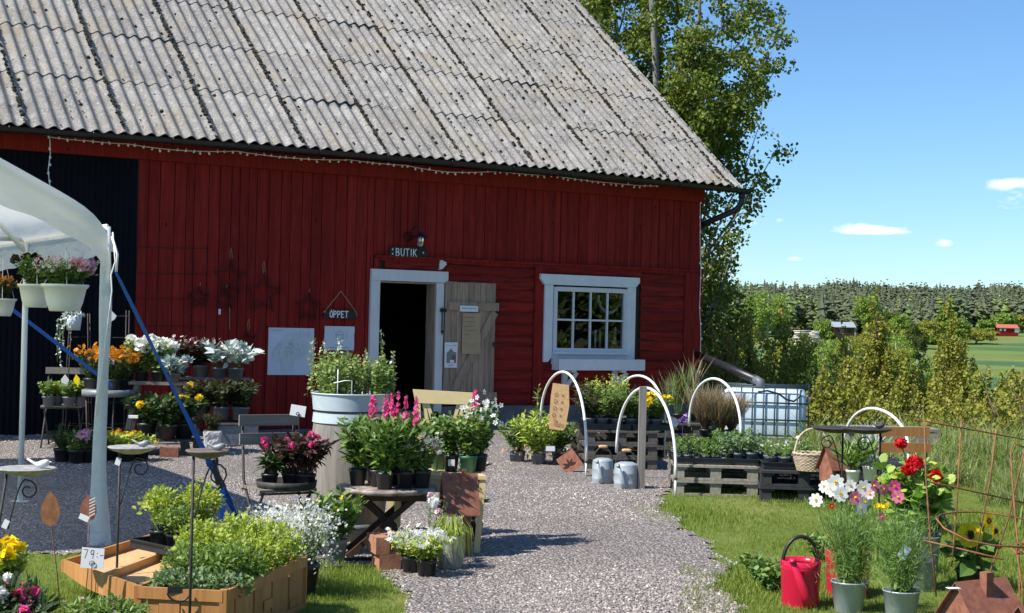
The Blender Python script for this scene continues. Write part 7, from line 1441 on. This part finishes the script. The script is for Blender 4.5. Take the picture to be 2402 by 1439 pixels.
# cosmos in zinc pots: feathery leaves, broad single flowers
F8b = petals(8, 1.12, .10, .10)
def cosmos(p, label, heads, seed):
    t = thing('potted_cosmos', label, 'potted plant', p, 0, 'cosmos in zinc pots'); part('pot', MB().lathe([(.074, 0), (.077, .004), (.100, .168), (.104, .17), (.104, .178), (.098, .176), (.093, .15)], 32, capb=True), MT['zinc'], t); part('soil', soil(.1, .18), MT['soil'], t)
    m_ = MB(); tp = stems(m_, 44, .50, .20, .05, .15, .085, .05, 20, .08, T4, up=.9, lj=.5, sr=.0022, hv=.4, bend=.3); stems(m_, 34, .38, .17, .05, .15, .07, .06, 22, .05, T4, up=.9, lj=.6, sr=.0015, hv=.4)
    for k in range(3600):
        q = np.array([rng.normal(0, .085), rng.normal(0, .085), rng.uniform(.18, .60)]); d = rng.normal(0, 1, 3) + [0, 0, .7]; d = d / np.linalg.norm(d) * rng.uniform(.03, .06); m_.add([q, q + d, q + d * .5 + rng.normal(0, .0012, 3) + [.0016, 0, 0]], [(0, 1, 2)])
    for k in range(14): a = rng.random() * 6.28; m_.scat(T8, [[.05 * cos(a), .05 * sin(a), .2 + .08 * rng.random()]], [[cos(a) * .4, sin(a) * .4, -1]], [[cos(a), sin(a), .2]], .06, 0, sw=.25)
    for (px, py, dy, r_, cm, nx__, nz__) in heads:
        q = AT(px, py, p.y + dy) - p; m_.tube([(q.x * .2, q.y * .2, .3), (q.x * .75, q.y * .7, (q.z + .3) / 2), tuple(q)], .0018, 4, 1)
    part('foliage', m_, [MT['cosmosl'], MT['stem']], t)
    for (px, py, dy, r_, cm, nx__, nz__) in heads:
        q = AT(px, py, p.y + dy) - p; f_ = MB(); n_ = Vector((nx__, -1, nz__)).normalized(); r_ *= 1.06 * rng.uniform(.92, 1.08); f_.scat(F8b, [tuple(q)], [[0.3, .1, 1]], [tuple(n_)], r_, 0); fl_ = part('flower', f_, MT[cm], t); f_ = MB(); D = nrm(rng.normal(0, 1, (24, 3))); f_.scat(TP, np.array(q + n_ * .005) + D * r_ * .16, rng.normal(0, 1, (24, 3)), D, r_ * .14); part('eye', f_, MT['yel'], fl_)
cosmos(G(1990, 1436), 'white and pink cosmos in the left zinc pot', [(1914, 1174, 0, .037, 'whitef', -.5, .1), (1934, 1142, .05, .034, 'whitef', -.9, .4), (1960, 1133, -.03, .045, 'whitef', .2, .9), (1972, 1160, -.06, .046, 'whitef', .1, .0), (1952, 1150, .02, .04, 'whitef', -.2, .6), (1995, 1140, .05, .036, 'whitef', .2, .8), (2026, 1146, -.02, .048, 'whitef', .2, .25), (2006, 1168, -.05, .037, 'rose', .3, .2), (2050, 1140, .02, .036, 'rose', .4, .3), (1951, 1188, 0, .017, 'redf', .2, .4), (2028, 1178, .04, .036, 'whitef', .5, -.1)], 1)
cosmos(G(2113, 1459), 'rose red cosmos in the right zinc pot', [(2072, 1148, .05, .034, 'rose', .7, .3), (2098, 1142, 0, .034, 'pink', .3, .5), (2106, 1166, -.05, .034, 'rose', -.1, .2), (2020, 1192, 0, .034, 'whitef', .4, -.2), (2067, 1212, -.05, .022, 'pink', .3, .1), (2040, 1160, .05, .03, 'blush', -.3, .2)], 2)
solo('plant_label', MB().box((0, 0, 0), (.05, .002, .07), Matrix.Rotation(.5, 3, 'Y')), MT['posterp'], 'pale blue label in the right cosmos pot', 'label', AT(2121, 1296, 8.1))
pp('potted_viola', 'pot with yellow flowers behind the cosmos, left of the bucket', G(2095, 1350), .08, .14, 'blackp', 'geran', lambda m, z: stems(m, 30, .36, .15, .04, z, .06, .7, 9, .1, TR), None, [('blossom', ['yel'], petal_balls(.028, 5, .02))])
# sunflowers
c = G(2272, 1385); t = thing('potted_sunflower', 'yellow sunflower with large leaves behind the rusty house', 'potted plant', c); pot(t, .08, .13)
hs_ = [(AT(2275, 1255, 9.15) - c, .078, Vector((-.15, -1, .55))), (AT(2318, 1222, 9.25) - c, .056, Vector((.7, -.6, .5))), (AT(2333, 1247, 9.2) - c, .056, Vector((.9, -.5, .2)))]; m_ = MB()
for q, r_, n_ in hs_: m_.tube([(0, 0, .1), (q.x * .3, 0, q.z * .5), tuple(q - n_.normalized() * .02)], .006, 6, 1)
stems(m_, 9, .24, .17, .02, .12, .15, .75, 4, .2, T8, up=.1, sr=.004); stems(m_, 10, .20, .18, .03, .12, .12, .6, 4, .3, T8, up=.2, sr=.003); part('foliage', m_, [MT['green'], MT['stem']], t); FS = petals(13, .95, .05, .25)
for q, r_, n_ in hs_: f_ = MB(); f_.scat(FS, [tuple(q)], [[0, .1, 1]], [tuple(n_)], r_); f_.scat(FS, [tuple(q - n_ * .004)], [[.25, .1, 1]], [tuple(n_)], r_); fl_ = part('flower_head', f_, MT['yel'], t); f_ = MB(); D = nrm(rng.normal(0, 1, (40, 3))); f_.scat(TP, np.array(q + n_ * .003) + D * r_ * .30, rng.normal(0, 1, (40, 3)), D, r_ * .2); part('seed_head', f_, MT['brown'], fl_)
# rusty garden cage trellis
c0 = AT(2185, 1350, 8.0); t = thing('wire_obelisk', 'large rusty wire plant cage with curved bars at the right edge', 'trellis', (c0.x, 8.0, 0)); O3 = t.location
def bar(pts, r=.0048, nm='rod'): part(nm, MB().tube([tuple(AT(x, y, Y) - O3) for x, y, Y in pts], r, 6), MT['rustl'], t)
bar([(2168, 985, 8.1), (2172, 1120, 8.1), (2182, 1260, 8.05), (2196, 1400, 8.0)]); bar([(2255, 985, 8.4), (2248, 1130, 8.4), (2238, 1270, 8.4), (2232, 1330, 8.4)]); bar([(2337, 1008, 8.6), (2322, 1130, 8.6), (2300, 1240, 8.6), (2290, 1300, 8.6)])
bar([(2145, 984, 8.1), (2255, 1004, 8.4), (2402, 1031, 8.7), (2520, 1060, 8.8)], nm='ring'); bar([(2172, 1129, 8.1), (2250, 1146, 8.35), (2402, 1180, 8.6)], nm='ring')
bar([(2420, 1222, 8.5), (2350, 1208, 8.6), (2290, 1201, 8.6), (2240, 1202, 8.4), (2205, 1208, 8.1), (2195, 1216, 7.9), (2215, 1240, 7.7), (2270, 1268, 7.6), (2330, 1280, 7.6), (2420, 1286, 7.7)], nm='ring')
bar([(2166, 1268, 8.0), (2260, 1290, 7.9), (2355, 1313, 7.8)], nm='ring'); bar([(2402, 1050, 8.2), (2378, 1038, 8.2), (2371, 1060, 8.2), (2374, 1120, 8.1), (2382, 1220, 8.0), (2390, 1300, 7.9), (2392, 1439, 7.8), (2393, 1480, 7.8)]); bar([(2402, 1060, 8.3), (2388, 1120, 8.3), (2365, 1220, 8.4), (2330, 1320, 8.4), (2310, 1380, 8.4)]); bar([(2370, 1285, 7.9), (2386, 1300, 7.85), (2398, 1380, 7.8), (2402, 1480, 7.8)])
m_ = MB(); 
for k in range(5): m_.tube([tuple(AT(2396 + 12 * cos(a + k), 1287 + 14 * sin(a), 7.75 + .02 * sin(a * 2 + k)) - O3) for a in np.linspace(0, 6.28, 12)[:-1]], .003, 4, closed=True)
part('wire_knot', m_, MT['rustl'], t)
# rusty lantern house
c = AT(2300, 1420, 7.45); z0 = 0.0; t = thing('lantern_house', 'rusty metal lantern house with a chimney in the lower right corner', 'lantern', (c.x, c.y, 0), .55); w_, d_, h_ = .31, .24, .20; rh = .17
m_ = MB()
for x in (-w_ / 2, -w_ / 6, w_ / 6, w_ / 2): m_.box((x, -d_ / 2, h_ / 2), (.022, .006, h_)); m_.box((x, d_ / 2, h_ / 2), (.022, .006, h_))
for y in (-d_ / 2, d_ / 2): m_.box((0, y, h_ - .011), (w_ + .02, .007, .022)); m_.box((0, y, .012), (w_ + .02, .007, .024))
for x in (-w_ / 2, w_ / 2): m_.add([(x, -d_ / 2, 0), (x, d_ / 2, 0), (x, d_ / 2, h_), (x, 0, h_ + rh * .95), (x, -d_ / 2, h_)], [(0, 1, 2, 3, 4)])
m_.box((0, 0, .005), (w_, d_, .008)); part('wall', m_, MT['rust'], t); m_ = MB(); e = .035
for s in (-1, 1): quadbox(m_, [(-w_ / 2 - e, 0, h_ + rh), (w_ / 2 + e, 0, h_ + rh), (w_ / 2 + e, s * (d_ / 2 + e), h_ - .045), (-w_ / 2 - e, s * (d_ / 2 + e), h_ - .045)], (0, 0, -.006))
part('roof', m_, MT['rust'], t); part('chimney', MB().box((-.0, -.035, h_ + rh * .86), (.05, .045, .13)), MT['rust'], t)
m_ = MB()
for k in range(7): a = pi * k / 6; ribbon(m_, Vector((0, 0, 0)), Vector((.055 * cos(a), 0, .055 * sin(a))), .006)
o = part('fan_cutout', m_, MT['paper'], t); o.rotation_euler = (0, 0, pi / 2); o.location = (w_ / 2 + .003, 0, h_ * .62)
m_ = MB(); q = AT(2220, 1372, 7.1); part('tea_light', MB().lathe([(.02, 0), (.02, .02), (.001, .022)], 12, (-.07, 0, .01), capb=True), MT['paper'], t)
solo('price_tag', MB().box((0, 0, 0), (.06, .035, .003)), MT['paper'], 'white tag tied to the rusty lantern house roof', 'label', AT(2236, 1380, 7.0), .2)
c = AT(2425, 1420, 7.2); birdhouse((c.x, c.y, 0), .6, 'rusty bird house cut by the right picture edge', .18, .15, .10, .1, .10, 'rust')
# low plants in the lawn by the crimson can
for px, py, lb in ((1790, 1375, 'broad leaved plant in the lawn left of the crimson can'), (1812, 1395, 'leafy plant touching the crimson can'), (1925, 1318, 'small red and green plant behind the crimson can')):
    pp('potted_seedling', lb, G(px, py), .05, .05, 'blackp', 'green', lambda m, z: stems(m, 18, .16, .14, .03, z, .07, .6, 6, .1, T8, up=.3), 'low plants by the crimson can', [('blossom', ['redf'], blooms(F5, .018, 5, rs=.02))] if px == 1925 else None)
pp('potted_alyssum', 'tiny white flowers in the lawn at the path edge', G(1713, 1345), .03, .02, 'blackp', 'herb', lambda m, z: stems(m, 12, .06, .05, .02, z, .02, .5, 5, .1), None, [('blossom', ['whitef'], blooms(F5, .007, 26, rs=.015))])

# the plants of the left display are full grown
for o in [o for o in bpy.data.objects if o.parent is None and o.get('group') in ('mint pots', 'orange daisies on the metal table', 'white geraniums on the trestle stool', 'white leaved plants on the shelf', 'potted dahlias', 'pansies on the gravel', 'pots on the shaded gravel', 'dark begonias on the shelf')]:
    o.scale = (1.28, 1.28, 1.18)
for o in [o for o in bpy.data.objects if o.parent is None and o.get('group') == 'plants on the rear pallets']: o.scale = (1.25, 1.25, 1.15)
bpy.context.view_layer.update()
